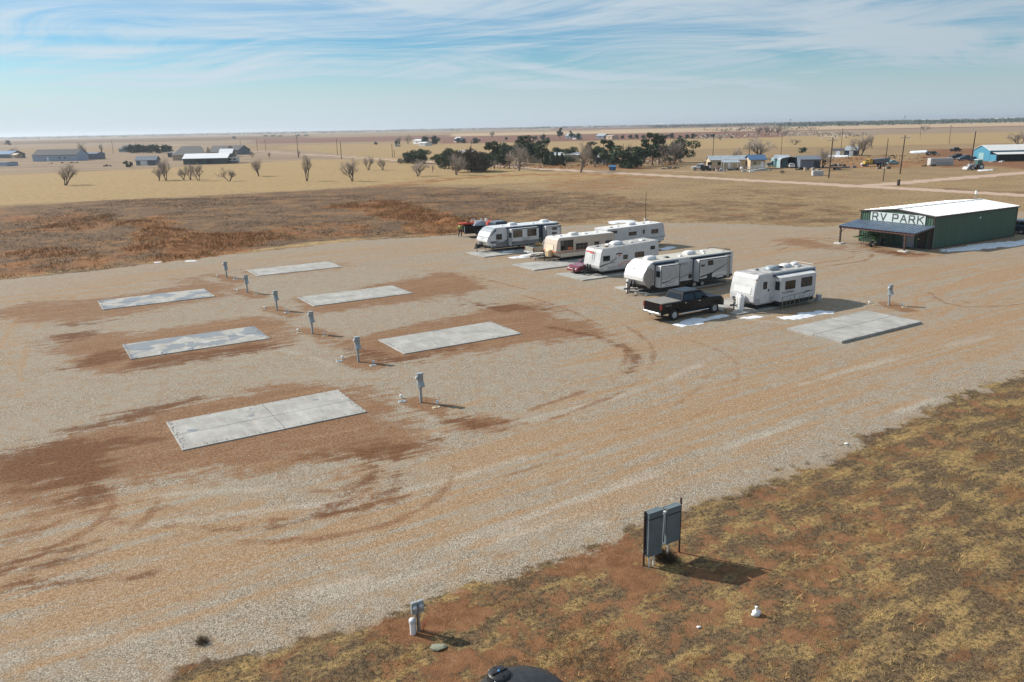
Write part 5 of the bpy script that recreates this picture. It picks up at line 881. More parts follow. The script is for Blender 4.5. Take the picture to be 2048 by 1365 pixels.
# ------------------------------------------------------------------ the green metal building
M_green = pmat('green_steel', (0.068, 0.130, 0.088), 0.45, 0.0, var=0.06, vscale=1.0, dirt=0.06, streak=True); M_wroof = pmat('white_steel_roof', (0.86, 0.86, 0.85), 0.4, var=0.02, vscale=.5); M_brown = pmat('dark_brown_trim', (0.062, 0.042, 0.036), 0.5, var=.15); M_porch = pmat('blue_grey_steel_roof', (0.155, 0.215, 0.29), 0.38, 0.35, var=0.12, vscale=1.5, dirt=.15); M_rbrown = pmat('red_brown_steel', (0.135, 0.062, 0.052), 0.6, var=.2); M_sign = pmat('sign_white', (0.60, 0.66, 0.64), 0.5, var=.03); M_ink = pmat('sign_grey_letters', (0.060, 0.085, 0.082), 0.6, var=.05)
BL, BW, BE, BR_ = 17.1, 9.0, 3.66, 4.12
bd = thing('metal_building', 'green metal building with white roof and covered front porch', 'building', uv(85.6, -50.6), TH)
MB().extr([(0.0,-.2),(BW,-.2),(BW,BE-.06),(BW/2,BR_-.06),(0,BE-.06)], 0, 1).xform(Matrix(((0,BL-.24,0,.12),(1-.06/BW*2,0,0,.06),(0,0,1,0),(0,0,0,1)))).build('inner_wall', M_green, bd)
def ribpanel(w, h, t=.05, n=3):
    """ribbed sheet in the XZ plane, ribs towards -y"""
    pr = [(0,0)]
    for k in range(n): c = w*(k+.5)/n; pr += [(c-.055,0),(c-.025,-t),(c+.025,-t),(c+.055,0)]
    pr += [(w,0)]; m = MB(); vs = [(x,y,0) for x,y in pr]+[(x,y,h) for x,y in pr]; k = len(pr); m.add(vs, [(i,i+1,k+i+1,k+i) for i in range(k-1)]); return m
npn = 19; pw_ = BL/npn; pm = ribpanel(pw_-.004, BE-.05).mesh('wall_panel'); pm.materials.append(M_green)
for k in range(npn):
    o = bpy.data.objects.new('wall_panel', pm); COL.objects.link(o); o.parent = bd; o.location = (k*pw_+.002, 0, 0)
    o = bpy.data.objects.new('wall_panel', pm); COL.objects.link(o); o.parent = bd; o.location = ((k+1)*pw_-.002, BW, 0); o.rotation_euler = (0,0,math.pi)
nf = 10; fw_ = BW/nf
for k in range(nf):
    yc = (k+.5)*fw_; h = BE-.1 + (BR_-BE)*(1-abs(yc-BW/2)/(BW/2)) - .08
    for x, r_ in ((0, -math.pi/2), (BL, math.pi/2)): o = ribpanel(fw_-.004, h).build('wall_panel', M_green, bd); o.location = (x, (k+1)*fw_ if r_ < 0 else k*fw_, 0); o.rotation_euler = (0,0,r_)
for s_ in (0, 1):
    e0, e1 = (-.18, BW/2) if s_ == 0 else (BW+.18, BW/2); z0 = BE - .02; nr = 18; m = MB(); pr = []
    for k in range(nr): a, b = -.15 + (BL+.3)/nr*k, -.15 + (BL+.3)/nr*(k+1); pr += [(a,0),(b-.09,0),(b-.06,.04),(b-.03,.04)]
    pr.append((BL+.15,0)); n = len(pr); vs = [(x,e0,z0+h) for x,h in pr]+[(x,e1,BR_+.02+h) for x,h in pr]+[(x,e0,z0-.02) for x,h in pr]+[(x,e1,BR_-.0) for x,h in pr]
    m.add(vs, [(i,i+1,n+i+1,n+i) for i in range(n-1)]+[(2*n+i,3*n+i,3*n+i+1,2*n+i+1) for i in range(n-1)]+[(i,2*n+i,2*n+i+1,i+1) for i in range(n-1)]); m.build('roof_slope', M_wroof, bd)
MB().box(-.16,BL+.16,BW/2-.14,BW/2+.14,BR_+.045,BR_+.085).build('ridge_cap', M_wroof, bd)
MB().box(-.16,BL+.16,-.22,-.185,BE-.16,BE-.005).build('eave_trim', M_brown, bd); MB().box(-.16,BL+.16,BW+.185,BW+.22,BE-.16,BE-.005).build('eave_trim', M_brown, bd)
for x in (-.17, BL+.155):
    for e0, e1 in ((-.22, BW/2), (BW+.22, BW/2)): MB().hexa([(x,e0,BE-.17),(x,e1,BR_-.14),(x,e1,BR_+.03),(x,e0,BE+.0)], [(x+.03,e0,BE-.17),(x+.03,e1,BR_-.14),(x+.03,e1,BR_+.03),(x+.03,e0,BE+.0)]).build('rake_trim', M_brown, bd)
for x, y in ((-.07,-.07),(BL-.05,-.07),(-.07,BW-.05),(BL-.05,BW-.05)): MB().box(x,x+.12,y,y+.12,-.1,BE-.17).build('corner_trim', M_brown, bd)
d_ = MB().box(-.09,-.055,2.05,3.35,-.05,2.0).build('roller_door', M_lgrey, bd)
for k in range(8): MB().box(-.10,-.091,2.07,3.33,.1+k*.23,.115+k*.23).build('door_rib', M_grey, d_)
d_ = MB().box(-.09,-.055,.65,1.6,-.05,2.05).build('door', M_blackgel, bd); MB().box(-.13,-.09,1.45,1.52,.95,1.05).build('handle', M_chrome, d_)
for y in (2.4,3.0): MB().bbox(-.2,-.06,y,y+.25,2.15,2.3,.02).build('wall_lamp', M_pvc, bd)
MB().bbox(8.9,9.1,-.15,-.05,2.75,2.95,.03).build('wall_lamp', M_pvc, bd); MB().box(0.0,BL,-.09,-.052,-.1,.12).build('base_trim', M_brown, bd)
sg = MB().box(-.10,-.06,.98,7.72,2.60,3.60).build('sign_board', M_sign, bd)
# letters drawn as strokes, x to the right as read, size in metres
GL = {'R':[[(0,0),(0,1)],[(0,1),(.62,1)],[(.62,1),(.74,.88)],[(.74,.88),(.74,.62)],[(.74,.62),(.62,.48)],[(0,.48),(.62,.48)],[(.45,.48),(.78,0)]], 'V':[[(0,1),(.40,0)],[(.40,0),(.82,1)]], 'P':[[(0,0),(0,1)],[(0,1),(.62,1)],[(.62,1),(.74,.88)],[(.74,.88),(.74,.58)],[(.74,.58),(.62,.44)],[(.62,.44),(0,.44)]],
      'A':[[(0,0),(.42,1)],[(.42,1),(.86,0)],[(.17,.36),(.68,.36)]], 'K':[[(0,0),(0,1)],[(0,.45),(.74,1)],[(.26,.62),(.80,0)]]}
cur = .28
for ch, adv in (('R',1.0),('V',1.5),('P',.95),('A',1.02),('R',1.0),('K',1.0)):
    m = MB(); hh, ww, th_ = .78, .82, .125
    for (x0,y0),(x1,y1) in GL[ch]:
        a = Vector((cur+x0*ww, 2.71+y0*hh)); b = Vector((cur+x1*ww, 2.71+y1*hh)); d = (b-a).normalized(); nn = Vector((-d.y,d.x))*th_/2; a -= d*th_*.4; b += d*th_*.4
        q = [a-nn,b-nn,b+nn,a+nn]; m.hexa([(-.1005,7.72-p.x,p.y) for p in q], [(-.122-.0006*len(m.f),7.72-p.x,p.y) for p in q])
    m.build('letter', M_ink, sg); cur += adv*1.02
# porch
PX, PE, PT = -3.5, 2.02, 2.56
ns = 10; y0, y1 = -.25, 9.35; sw_ = (y1-y0)/ns
for k in range(ns):
    m = MB(); pr = [(0,0),(.10,0),(.16,.05),(.22,.05),(.28,0),(.58,0),(.64,.05),(.70,.05),(.76,0),(sw_+.02,0)]; a = y0+k*sw_; n = len(pr)
    vs = [(PX-.25, a+p, PE+h+.06) for p,h in pr]+[(-.07, a+p, PT+h) for p,h in pr]+[(PX-.25, a+p, PE+h+.05) for p,h in pr]+[(-.07, a+p, PT+h-.01) for p,h in pr]
    m.add(vs, [(i,i+1,n+i+1,n+i) for i in range(n-1)]+[(2*n+i,3*n+i,3*n+i+1,2*n+i+1) for i in range(n-1)]+[(i,2*n+i,2*n+i+1,i+1) for i in range(n-1)]); m.build('porch_roof_sheet', M_porch, bd)
MB().box(PX-.1,PX+.08,y0+.05,y1-.05,PE-.20,PE+.03).build('porch_beam', M_rbrown, bd)
for y in (y0+.08, y1-.2): MB().hexa([(PX-.2,y,PE-.16),(-.06,y,PT-.20),(-.06,y,PT-.03),(PX-.2,y,PE+.03)],[(PX-.2,y+.1,PE-.16),(-.06,y+.1,PT-.20),(-.06,y+.1,PT-.03),(PX-.2,y+.1,PE+.03)]).build('porch_rafter', M_brown, bd)
for y in (.95, 9.1):
    MB().box(PX-.09,PX+.07,y-.08,y+.08,0,PE-.2).build('porch_post', M_rusty if y < 1 else M_brown, bd); MB().tube((PX,y+(-.1 if y > 5 else .1),PE-.6),(PX,y+(-.6 if y > 5 else .6),PE-.2),.04,n=6).build('knee_brace', M_brown, bd)
    MB().bbox(PX-.55,PX+.45,y-.55,y+.5,-.1,.10,.08).build('footing', M_footing, bd)
for y in (.15,): MB().box(-.28,-.12,y-.08,y+.08,0,PT-.22).build('porch_post', M_brown, bd)
ws = thing('weather_station', 'small white instrument on a thin tripod above the white roof', 'instrument', tuple(bd.matrix_basis @ Vector((15.9, 4.5, BR_+.05))), 0)
for a in (0,2.1,4.2): MB().tube((.28*math.cos(a),.28*math.sin(a),0),(0,0,.75),.012,n=5).build('leg', M_steel, ws)
MB().bbox(-.1,.1,-.1,.1,.72,1.1,.02).build('sensor', M_pvc, ws)
# farm implement under the porch
M_jd = pmat('green_implement', (0.05, 0.14, 0.055), .5, var=.15, dirt=.2)
im = thing('farm_implement', 'green farm cultivator with tines parked under the porch', 'farm implement', tuple(bd.matrix_basis @ Vector((-2.6, 6.3, 0))), TH)
MB().box(-.9,1.9,-.05,.05,.9,1.0).box(-.9,1.9,1.0,1.1,.9,1.0).box(-.9,-.8,-.05,1.1,.9,1.0).box(1.2,1.3,-.05,1.1,.9,1.0).build('tool_bar', M_jd, im)
for k in range(5): x = -.8+k*.45; MB().path([(x,0,.95),(x-.12,0,.75),(x-.16,0,.5),(x-.02,0,.28),(x+.1,0,.2)], .03).build('tine', M_dsteel, im)
MB().hexa([(.1,-1.0,.75),(.9,-1.0,.75),(.9,-.3,.85),(.1,-.3,.85)],[(-.1,-1.1,1.2),(1.1,-1.1,1.2),(1.1,-.2,1.25),(-.1,-.2,1.25)]).build('hopper', M_jd, im)
MB().tube((.2,.6,1.2),(.2,-1.9,2.0),.05,n=6).tube((1.0,.6,1.2),(1.0,-1.9,1.9),.05,n=6).build('lift_arm', M_jd, im)
for x in (-.7,1.5): wheel(im, x, -1.2, .36, .22, spokes=False)
# ------------------------------------------------------------------ farmsteads, sheds and yard things in the distance
def mpp(px, py): p = at(px, py); return p.length / FPX
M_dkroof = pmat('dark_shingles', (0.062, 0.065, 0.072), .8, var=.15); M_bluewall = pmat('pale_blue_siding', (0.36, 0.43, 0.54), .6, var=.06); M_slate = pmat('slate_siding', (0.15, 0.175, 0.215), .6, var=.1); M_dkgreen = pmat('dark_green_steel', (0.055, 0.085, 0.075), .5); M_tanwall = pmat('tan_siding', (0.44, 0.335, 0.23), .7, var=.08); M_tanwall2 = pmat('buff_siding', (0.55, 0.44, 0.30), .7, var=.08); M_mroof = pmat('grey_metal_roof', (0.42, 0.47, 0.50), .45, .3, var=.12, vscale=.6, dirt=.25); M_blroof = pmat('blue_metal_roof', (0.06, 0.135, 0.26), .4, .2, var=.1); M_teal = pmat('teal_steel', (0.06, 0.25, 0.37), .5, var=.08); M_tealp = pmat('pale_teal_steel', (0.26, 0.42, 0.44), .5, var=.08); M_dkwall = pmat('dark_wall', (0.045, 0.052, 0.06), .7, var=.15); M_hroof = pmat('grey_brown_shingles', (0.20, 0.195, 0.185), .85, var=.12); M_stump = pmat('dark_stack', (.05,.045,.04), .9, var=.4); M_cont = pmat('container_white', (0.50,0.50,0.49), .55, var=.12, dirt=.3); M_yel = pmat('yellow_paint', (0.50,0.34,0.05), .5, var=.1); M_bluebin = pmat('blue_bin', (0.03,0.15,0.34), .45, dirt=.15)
def gable(name, label, cat, c, rz, L, Wd, eave, ridge, wall, roof, over=.35, wins=(), doors=(), ends=(), hip=0.0, group=None, dm=None):
    """ridge along local x, near long side faces -y; wins/doors: (x, width, z0, z1)"""
    t = thing(name, label, cat, (c.x, c.y, 0), rz, group); h = Wd/2
    MB().extr([(-h,-.3),(h,-.3),(h,eave),(0,ridge-.12),(-h,eave)], -L/2, L/2).xform(Matrix(((0,1,0,0),(1,0,0,0),(0,0,1,0),(0,0,0,1)))).build('wall', wall, t)
    sl_ = (ridge-eave)/h; zo = eave-over*sl_
    for s_ in (-1, 1):
        x0, x1 = -L/2-over, L/2+over; r0, r1 = x0+hip, x1-hip
        MB().hexa([(x0,s_*(h+over),zo),(x1,s_*(h+over),zo),(r1,0,ridge),(r0,0,ridge)],[(x0,s_*(h+over),zo+.14),(x1,s_*(h+over),zo+.14),(r1,0,ridge+.14),(r0,0,ridge+.14)]).build('roof_slope', roof, t)
        if hip: MB().hexa([(s_*(L/2+over),-h-over,zo),(s_*(L/2+over),h+over,zo),(s_*(L/2+over-hip),0,ridge)],[(s_*(L/2+over),-h-over,zo+.13),(s_*(L/2+over),h+over,zo+.13),(s_*(L/2+over-hip),0,ridge+.13)]).build('roof_slope', roof, t)
    for x, w_, z0, z1 in wins: window(t, x-w_/2, x+w_/2, z0, z1, -h-.0, M_cleanwhite, t=.06)
    for x, w_, z0, z1 in doors: d = MB().box(x-w_/2, x+w_/2, -h-.06, -h+.02, z0, z1).build('door', dm or M_pvc, t); MB().box(x+w_*.3, x+w_*.36, -h-.10, -h-.06, z0+.9, z0+1.0).build('handle', M_black, d)
    for y, w_, z0, z1 in ends: MB().box(-L/2-.05, -L/2+.02, y-w_/2, y+w_/2, z0, z1).build('end_door', dm or M_blackgel, t)
    return t
def mid(x0, x1, y): return at((x0+x1)/2, y)
def place(x0, x1, ybase, depth):
    """centre of a building whose near wall foot spans x0..x1 at ybase, and its length"""
    a, b = at(x0, ybase), at(x1, ybase); L = (b-a).length; d = (b-a).normalized(); n = Vector((-d.y, d.x, 0)); c = (a+b)/2 + n*depth/2; return c, L, math.atan2(d.y, d.x)
def G(name, label, cat, x0, x1, yb, depth, eave, ridge, wall, roof, rz=None, **k):
    c, L, r_ = place(x0, x1, yb, depth); return gable(name, label, cat, c, r_ if rz is None else rz, L, depth, eave, ridge, wall, roof, **k)
G('storage_shed', 'long pale blue shed with dark roof at far left', 'shed', 73, 134, 323, 12, 3.4, 6.3, M_bluewall, M_dkroof, rz=R(-3), doors=((-4,1.2,0,2.2),), wins=((3,1.0,1.2,2.2),(6,1.0,1.2,2.2)))
G('shed_wing', 'dark slate low shed joined to the pale blue shed', 'shed', 136, 180, 320, 9, 3.2, 4.2, M_slate, M_slate, rz=R(-3), over=.1, doors=((0,2.5,0,2.4),), dm=M_dkwall)
G('barn', 'long low dark green barn with bright white roof', 'barn', 370, 437, 329, 9, 2.7, 4.6, M_dkgreen, M_wroof, rz=R(3), doors=((-3,2.6,0,2.2),(2,2.6,0,2.2)), dm=M_dkwall)
G('barn', 'tall narrow dark green barn with white roof right of the low barn', 'barn', 438, 457, 327, 6, 4.6, 6.4, M_dkgreen, M_wroof, rz=R(3), doors=((0,2.4,0,3.0),), dm=M_dkwall)
G('house', 'house with broad grey hip roof behind the green barn', 'house', 345, 392, 321, 12, 2.8, 7.0, M_tanwall, M_hroof, hip=4.0, wins=((-3,1.2,.9,2.0),(2,1.2,.9,2.0)), rz=R(4))
G('house', 'dark roofed house right behind the tall green barn', 'house', 416, 448, 314, 10, 2.8, 6.2, M_tanwall, M_dkroof, wins=((-3,1.2,.9,2.0),(3,1.2,.9,2.0)))
G('house', 'dark blue roofed house farther right of the barns', 'house', 449, 477, 310, 10, 2.8, 5.6, M_slate, M_dkroof, wins=((-2,1.2,.9,2.0),(3,1.2,.9,2.0)))
G('shed', 'small dark shed left of the hip roof house', 'shed', 336, 357, 315, 6, 2.4, 3.4, M_dkwall, M_dkroof, doors=((0,1.5,0,2.0),))
G('garage', 'small dark garage with white door alone in the tan field', 'garage', 271, 299, 331, 7, 2.3, 3.9, M_slate, M_slate, rz=R(8), doors=((-.9,3.0,0,2.1),), over=.5)
G('house', 'blue roofed house at the far left edge', 'house', -14, 22, 317, 10, 2.6, 4.6, M_slate, M_blroof, wins=((2,1.2,.9,2.0),))
G('shed', 'small pinkish hut near the far left edge', 'shed', 20, 34, 317, 4, 2.2, 3.1, M_tanwall, M_tanwall, doors=((0,1.0,0,1.9),))
G('low_building', 'low grey flat building cut by the left frame edge', 'building', -20, 14, 333, 6, 1.7, 1.9, M_bluewall, M_slate, over=.05, wins=((1,1.0,.6,1.3),))
G('house', 'greenish roofed house half hidden by the far evergreen row', 'house', 238, 268, 305, 10, 2.6, 5.5, M_slate, M_dkroof, wins=((-2,1.6,.9,2.0),(3,1.4,.9,2.0)))
G('mobile_home', 'white roofed home behind the dark trees in the middle', 'mobile home', 1055, 1150, 325, 6, 2.7, 3.6, M_tanwall2, M_cleanwhite, wins=((-6,1.2,1.1,2.1),(5,1.2,1.1,2.1)), rz=R(-6))
G('house', 'pale roofed house behind the bushes left of centre', 'house', 912, 942, 322, 8, 2.6, 4.2, M_lgrey, M_lgrey, wins=((0,1.4,.9,2.0),))
G('shed', 'grey lean shed among the pines', 'shed', 1186, 1210, 329, 6, 2.6, 3.8, M_slate, M_mroof, doors=((0,2.0,0,2.1),), dm=M_dkwall)
G('mobile_home', 'long cream home with grey metal roof beyond the road', 'mobile home', 1413, 1503, 338, 7, 2.7, 3.8, M_tanwall2, M_mroof, rz=R(-4), wins=((-7,1.4,1.1,2.2),(-4,1.2,1.1,2.2),(4.5,1.2,1.1,2.2)), doors=((-1,.95,.3,2.3),))
G('house', 'tan house with blue metal roof and wheelchair ramp', 'house', 1493, 1523, 339, 7, 2.9, 4.1, M_tanwall2, M_blroof, rz=R(-4), over=.5, wins=((-.9,.8,1.4,2.2),), doors=((1.3,.9,.3,2.3),))
rp = thing('access_ramp', 'white railed ramp before the tan house with blue roof', 'ramp', at(1512,342), R(12)); MB().hexa([(-3.2,-.6,-.05),(3.2,-.6,-.05),(3.2,.6,-.05),(-3.2,.6,-.05)],[(-3.2,-.6,0.02),(3.2,-.6,.75),(3.2,.6,.75),(-3.2,.6,.02)]).build('deck', M_lgrey, rp)
for y in (-.6,.6): MB().tube((-3.2,y,.95),(3.2,y,1.7),.05,n=5).tube((-3.2,y,.5),(3.2,y,1.25),.04,n=5).build('rail', M_pvc, rp)
for k in range(6): MB().tube((-3.1+k*1.24,-.6,0),(-3.1+k*1.24,-.6,.95+.117*k*1.24),.05,n=5).build('baluster', M_pvc, rp)
def canopy(name, label, c, rz, L, Wd, h, roof, n=3):
    t = thing(name, label, 'canopy', (c.x,c.y,0), rz); MB().hexa([(-L/2,-Wd/2,h),(L/2,-Wd/2,h),(L/2,Wd/2,h+.5),(-L/2,Wd/2,h+.5)],[(-L/2,-Wd/2,h+.1),(L/2,-Wd/2,h+.1),(L/2,Wd/2,h+.6),(-L/2,Wd/2,h+.6)]).build('roof', roof, t)
    for k in range(n):
        for y, z in ((-Wd/2+.1,h),(Wd/2-.1,h+.45)): MB().box(-L/2+.1+(L-.2)*k/(n-1)-.06,-L/2+.1+(L-.2)*k/(n-1)+.06,y-.06,y+.06,0,z).build('post', M_pvc, t)
    return t
canopy('patio_canopy', 'pale metal patio canopy before the cream home', at(1461,340), R(-4), 5.2, 4.0, 2.2, M_mroof)
G('shed', 'pale teal shed behind the carport', 'shed', 1548, 1574, 335, 6, 2.7, 3.6, M_tealp, M_mroof, wins=((0,1,1,2),))
cp = thing('carport', 'white arched steel carport with open dark front', 'carport', at(1580,336), R(-4)); w_ = 3.1
for x in (-w_, w_): MB().box(x-.1,x+.1,-.08,.08,0,2.5).build('post', M_pvc, cp)
arch = [(-w_-.1,2.35),(-w_+.4,2.85),(-w_*.5,3.1),(0,3.35),(w_*.5,3.1),(w_-.4,2.85),(w_+.1,2.35)]
MB().strip(arch, -.1, .08, .1).build('arch_trim', M_pvc, cp); MB().strip(arch, .12, 11.0, .08).build('roof', M_mroof, cp)
MB().box(w_-.04,w_+.04,.1,11,0,2.45).build('side_wall', M_slate, cp); MB().box(-w_-.04,-w_+.04,.1,11,0,2.45).build('side_wall', M_tealp, cp); MB().box(-w_,w_,10.9,11,0,3.0).build('back_wall', M_dkwall, cp)
G('storage_shed', 'dark slate long shed right of the white arched carport', 'shed', 1592, 1634, 337, 7, 2.6, 3.5, M_slate, M_slate, rz=R(-4), doors=((2,2,0,2.1),), dm=M_dkwall)
# teal barn at the right edge
tb = thing('barn', 'bright teal barn with pale roof and open lean-to at the right edge', 'barn', at(1978,323), R(2)); tL = 24
MB().extr([(0,-.2),(9,-.2),(9,3.4),(4.5,5.0),(0,3.4)], 0, tL).xform(Matrix(((0,1,0,0),(1,0,0,0),(0,0,1,0),(0,0,0,1)))).build('wall', M_teal, tb)
for e0, e1 in ((-.3,4.5),(9.3,4.5)): MB().hexa([(-.3,e0,3.35),(tL,e0,3.35),(tL,e1,5.02),(-.3,e1,5.02)],[(-.3,e0,3.45),(tL,e0,3.45),(tL,e1,5.14),(-.3,e1,5.14)]).build('roof_slope', M_lroof, tb)
MB().hexa([(.6,-3.5,2.25),(tL,-3.5,2.25),(tL,-.05,2.9),(.6,-.05,2.9)],[(.6,-3.5,2.33),(tL,-3.5,2.33),(tL,-.05,2.98),(.6,-.05,2.98)]).build('lean_to_roof', M_lroof, tb)
for k in range(6): MB().box(.7+k*4.5,.85+k*4.5,-3.45,-3.3,0,2.25).build('post', M_brown, tb)
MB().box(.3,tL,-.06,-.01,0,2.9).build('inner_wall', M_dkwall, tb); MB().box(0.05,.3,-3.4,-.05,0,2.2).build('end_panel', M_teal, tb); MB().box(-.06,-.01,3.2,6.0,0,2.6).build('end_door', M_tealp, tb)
# dumpster, boxes, junk
def dumpster(label, c, rz, s=1.0):
    t = thing('dumpster', label, 'dumpster', (c.x,c.y,0), rz); MB().hexa([(-1.0*s,-.7*s,.1),(1.0*s,-.7*s,.1),(1.0*s,.7*s,.1),(-1.0*s,.7*s,.1)],[(-1.1*s,-.9*s,1.2*s),(1.1*s,-.9*s,1.2*s),(1.1*s,.8*s,1.55*s),(-1.1*s,.8*s,1.55*s)]).build('bin', M_bluebin, t); MB().hexa([(-1.12*s,-.95*s,1.22*s),(1.12*s,-.95*s,1.22*s),(1.12*s,.85*s,1.58*s),(-1.12*s,.85*s,1.58*s)],[(-1.12*s,-.95*s,1.3*s),(1.12*s,-.95*s,1.3*s),(1.12*s,.85*s,1.66*s),(-1.12*s,.85*s,1.66*s)]).build('lid', M_bluebin, t)
    for x in (-1.15*s,1.05*s): MB().box(x,x+.1,-.3,.3,.6,.8).build('fork_sleeve', M_bluebin, t)
dumpster('blue dumpster standing on the edge of the dirt road', at(1225,341.5), R(-10), .95)
bx_ = thing('white_box_container', 'low white box container on the grass before the poles', 'container', at(1634.5,351.5), R(-6)); MB().bbox(-1.35,1.35,-.8,.8,0,1.25,.04).build('body', M_cont, bx_); [MB().box(-1.3+k*.3,-1.24+k*.3,-.83,-.8,.1,1.15).build('rib', M_cont, bx_) for k in range(9)]
ct = thing('shipping_container', 'white shipping container with faded dark lettering near the tractor', 'container', at(1880,331), R(-5)); MB().bbox(-3.4,3.4,-1.2,1.2,.1,2.2,.04).build('body', M_cont, ct); [MB().box(-3.3+k*.45,-3.15+k*.45,-1.235,-1.2,.25,2.1).build('rib', M_cont, ct) for k in range(15)]; MB().box(3.4,3.44,-1.1,1.1,.15,2.15).build('end_door', M_slate, ct); scribble(ct, -1.7, 2.2, .75, .5, -1.237, M_grey, 9)
def flatbed(label, c, rz, load=True):
    t = thing('flatbed_trailer', label, 'trailer', (c.x,c.y,0), rz); MB().box(-3.0,3.0,-1.1,1.1,.65,.8).build('deck', M_dsteel, t); MB().tube((-3,0,.7),(-4.6,0,.6),.08,n=6).build('drawbar', M_dsteel, t)
    for x in (-.2,.75):
        for s_ in (-1,1): wheel(t, x, s_*1.05, .38, .22, spokes=False, side=s_)
    for x in (-2.9,2.9): MB().box(x-.05,x+.05,-1.1,1.1,.8,1.05).build('end_rail', M_dsteel, t)
    return t
flatbed('dark flatbed trailer with black load beside the leftmost crossarm pole', at(1672,340.5), R(-3))
def heap(name, label, cat, c, sx, sy, n, mat, seed, rod=True):
    q = random.Random(seed); t = thing(name, label, cat, (c.x,c.y,0), 0)
    for k in range(n):
        x, y = q.uniform(-sx,sx), q.uniform(-sy,sy); L = q.uniform(.5,1.3); a = q.uniform(0,6.28); z = q.uniform(.15,.75)*(1-abs(x)/sx*.6); m = MB()
        if rod: m.tube((x,y,z),(x+math.cos(a)*L,y+math.sin(a)*L,z+q.uniform(-.1,.15)),q.uniform(.08,.16),n=6)
        else: s_ = q.uniform(.2,.45); m.bbox(x-s_,x+s_,y-s_,y+s_,0,z+.2,.05)
        m.build('log' if rod else 'item', mat if q.random() < .7 else M_taupe, t)
    return t
heap('log_pile', 'long dark pile of logs beyond the dirt road', 'log pile', at(1343,338), 2.6, .8, 26, M_stump, 1); heap('load_heap', 'dark heap of scrap on the flatbed trailer', 'scrap', at(1676,338.5), 2.2, .7, 8, M_dsteel, 2, False).location.z = .8
heap('scrap_heap', 'low scrap heap before the white container', 'scrap', at(1858,333), 2.0, .6, 8, M_dkgrass, 3, False); heap('yard_clutter', 'dark clutter under the patio canopy', 'clutter', at(1466,341), 2.3, 1.0, 10, M_dkwall, 5, False); heap('yard_clutter', 'reddish clutter left of the patio canopy', 'clutter', at(1432,340), 2.0, .8, 8, pmat('brick_red', (.25,.09,.06), .8), 6, False); heap('stump_pile', 'dark stump with twigs in the yard by the carport', 'stump', at(1566,347), .8, .4, 6, M_stump, 7)
heap('scrap_heap', 'small dark mound in the pinkish lawn at left', 'mound', at(216,333), 1.8, .6, 8, M_stump, 8, False); heap('rubble_row', 'row of low dark rubble before the pale blue shed', 'rubble', at(130,327), 8, .6, 9, M_stump, 9, False); heap('yard_clutter', 'dark clutter on the grass left of the green barn', 'clutter', at(318,331), 3.5, .8, 7, M_stump, 10, False); heap('log_pile', 'small dark log pair in the golden field', 'log pile', at(894,339), .9, .3, 4, M_stump, 12)
for k_, (px_, py_, lb_, m_) in enumerate([(1446,343,'pale buckets and boxes on the dirt before the patio canopy',M_lgrey),(1530,341,'dark clutter between the ramp and the parked truck',M_dkwall),(1604,340,'rusty clutter before the dark slate shed',M_stump),(1625,341,'tan junk heap at the right end of the slate shed',M_tanwall),(1700,336,'grey scrap right of the flatbed trailer',M_slate),(1765,338,'dark scrap in the weeds under the dump truck',M_stump),(1990,325,'small clutter along the open side of the teal barn',M_lgrey),(1420,342,'low dark clutter beside the white pickup',M_stump)]): heap('yard_clutter', lb_, 'clutter', at(px_,py_), 2.2, .8, 8, m_, 40+k_, False)
pgt = thing('gas_tank', 'white round gas tank beside the patio canopy', 'gas tank', at(1483,342), R(70)); MB().lathe([(0,-.95),(.3,-.9),(.45,-.7),(.45,.7),(.3,.9),(0,.95)], (0,0,.75), 14, 'X').build('tank', M_cleanwhite, pgt); [MB().box(x-.06,x+.06,-.3,.3,0,.4).build('saddle', M_footing, pgt) for x in (-.5,.5)]
pgt = thing('gas_tank', 'small white gas tank lying in the weeds left of the dump truck', 'gas tank', at(1727,333.5), R(0)); MB().lathe([(0,-.95),(.3,-.9),(.42,-.7),(.42,.7),(.3,.9),(0,.95)], (0,0,.7), 14, 'X').build('tank', M_cleanwhite, pgt); [MB().box(x-.06,x+.06,-.3,.3,0,.4).build('saddle', M_footing, pgt) for x in (-.5,.5)]
for px, py, lb, m_ in [(1503,344.5,'white block on the lawn before the tan house',M_pvc),(1488,344,'low pale slab on the lawn before the patio',M_footing),(1428,338,'white lidded chest beside the cream home',M_pvc)]: crate('yard_box', lb, 'box', at(px,py), R(-6), 1.3, .8, .55, m_)
bn = thing('trash_barrel', 'dark upright barrel post where the side track leaves the road', 'barrel', at(1796.5,371.5), 0); MB().lathe([(.32,0),(.33,.3),(.31,.32),(.33,.6),(.31,.62),(.33,1.25),(0,1.25)], n=16).build('drum', M_pole, bn); MB().lathe([(.35,1.22),(.35,1.3),(0,1.32)], n=16).build('lid', M_pole, bn)
# vehicles far away
def fv(label, px, py, rz, paint, kind_='pickup', **k):
    c = at(px, py)
    if kind_ == 'pickup': a = dict(bed=1.95); nm, ct_ = 'pickup_truck', 'pickup'
    elif kind_ == 'suv': a = dict(L=4.9, W_=1.95, zs=.42, belt=1.12, roof=1.75, hood=1.08, nose=.85, ax=(1.0,3.85), wr=.37, cabb=(.25,3.75), cabt=(.5,3.1), rear=1.12, doors=3); nm, ct_ = 'suv_car', 'car'
    else: a = dict(L=4.6, W_=1.75, zs=.32, belt=.92, roof=1.38, hood=.88, nose=.66, ax=(.95,3.65), wr=.31, cabb=(.75,3.35), cabt=(1.35,2.6), rear=.92); nm, ct_ = 'sedan_car', 'car'
    a.update(k); L = a.get('L', 5.9); return vehicle(nm, label, ct_, (c.x-math.cos(rz)*L/2, c.y-math.sin(rz)*L/2, 0), rz, paint, chrome=False, fine=False, **a)
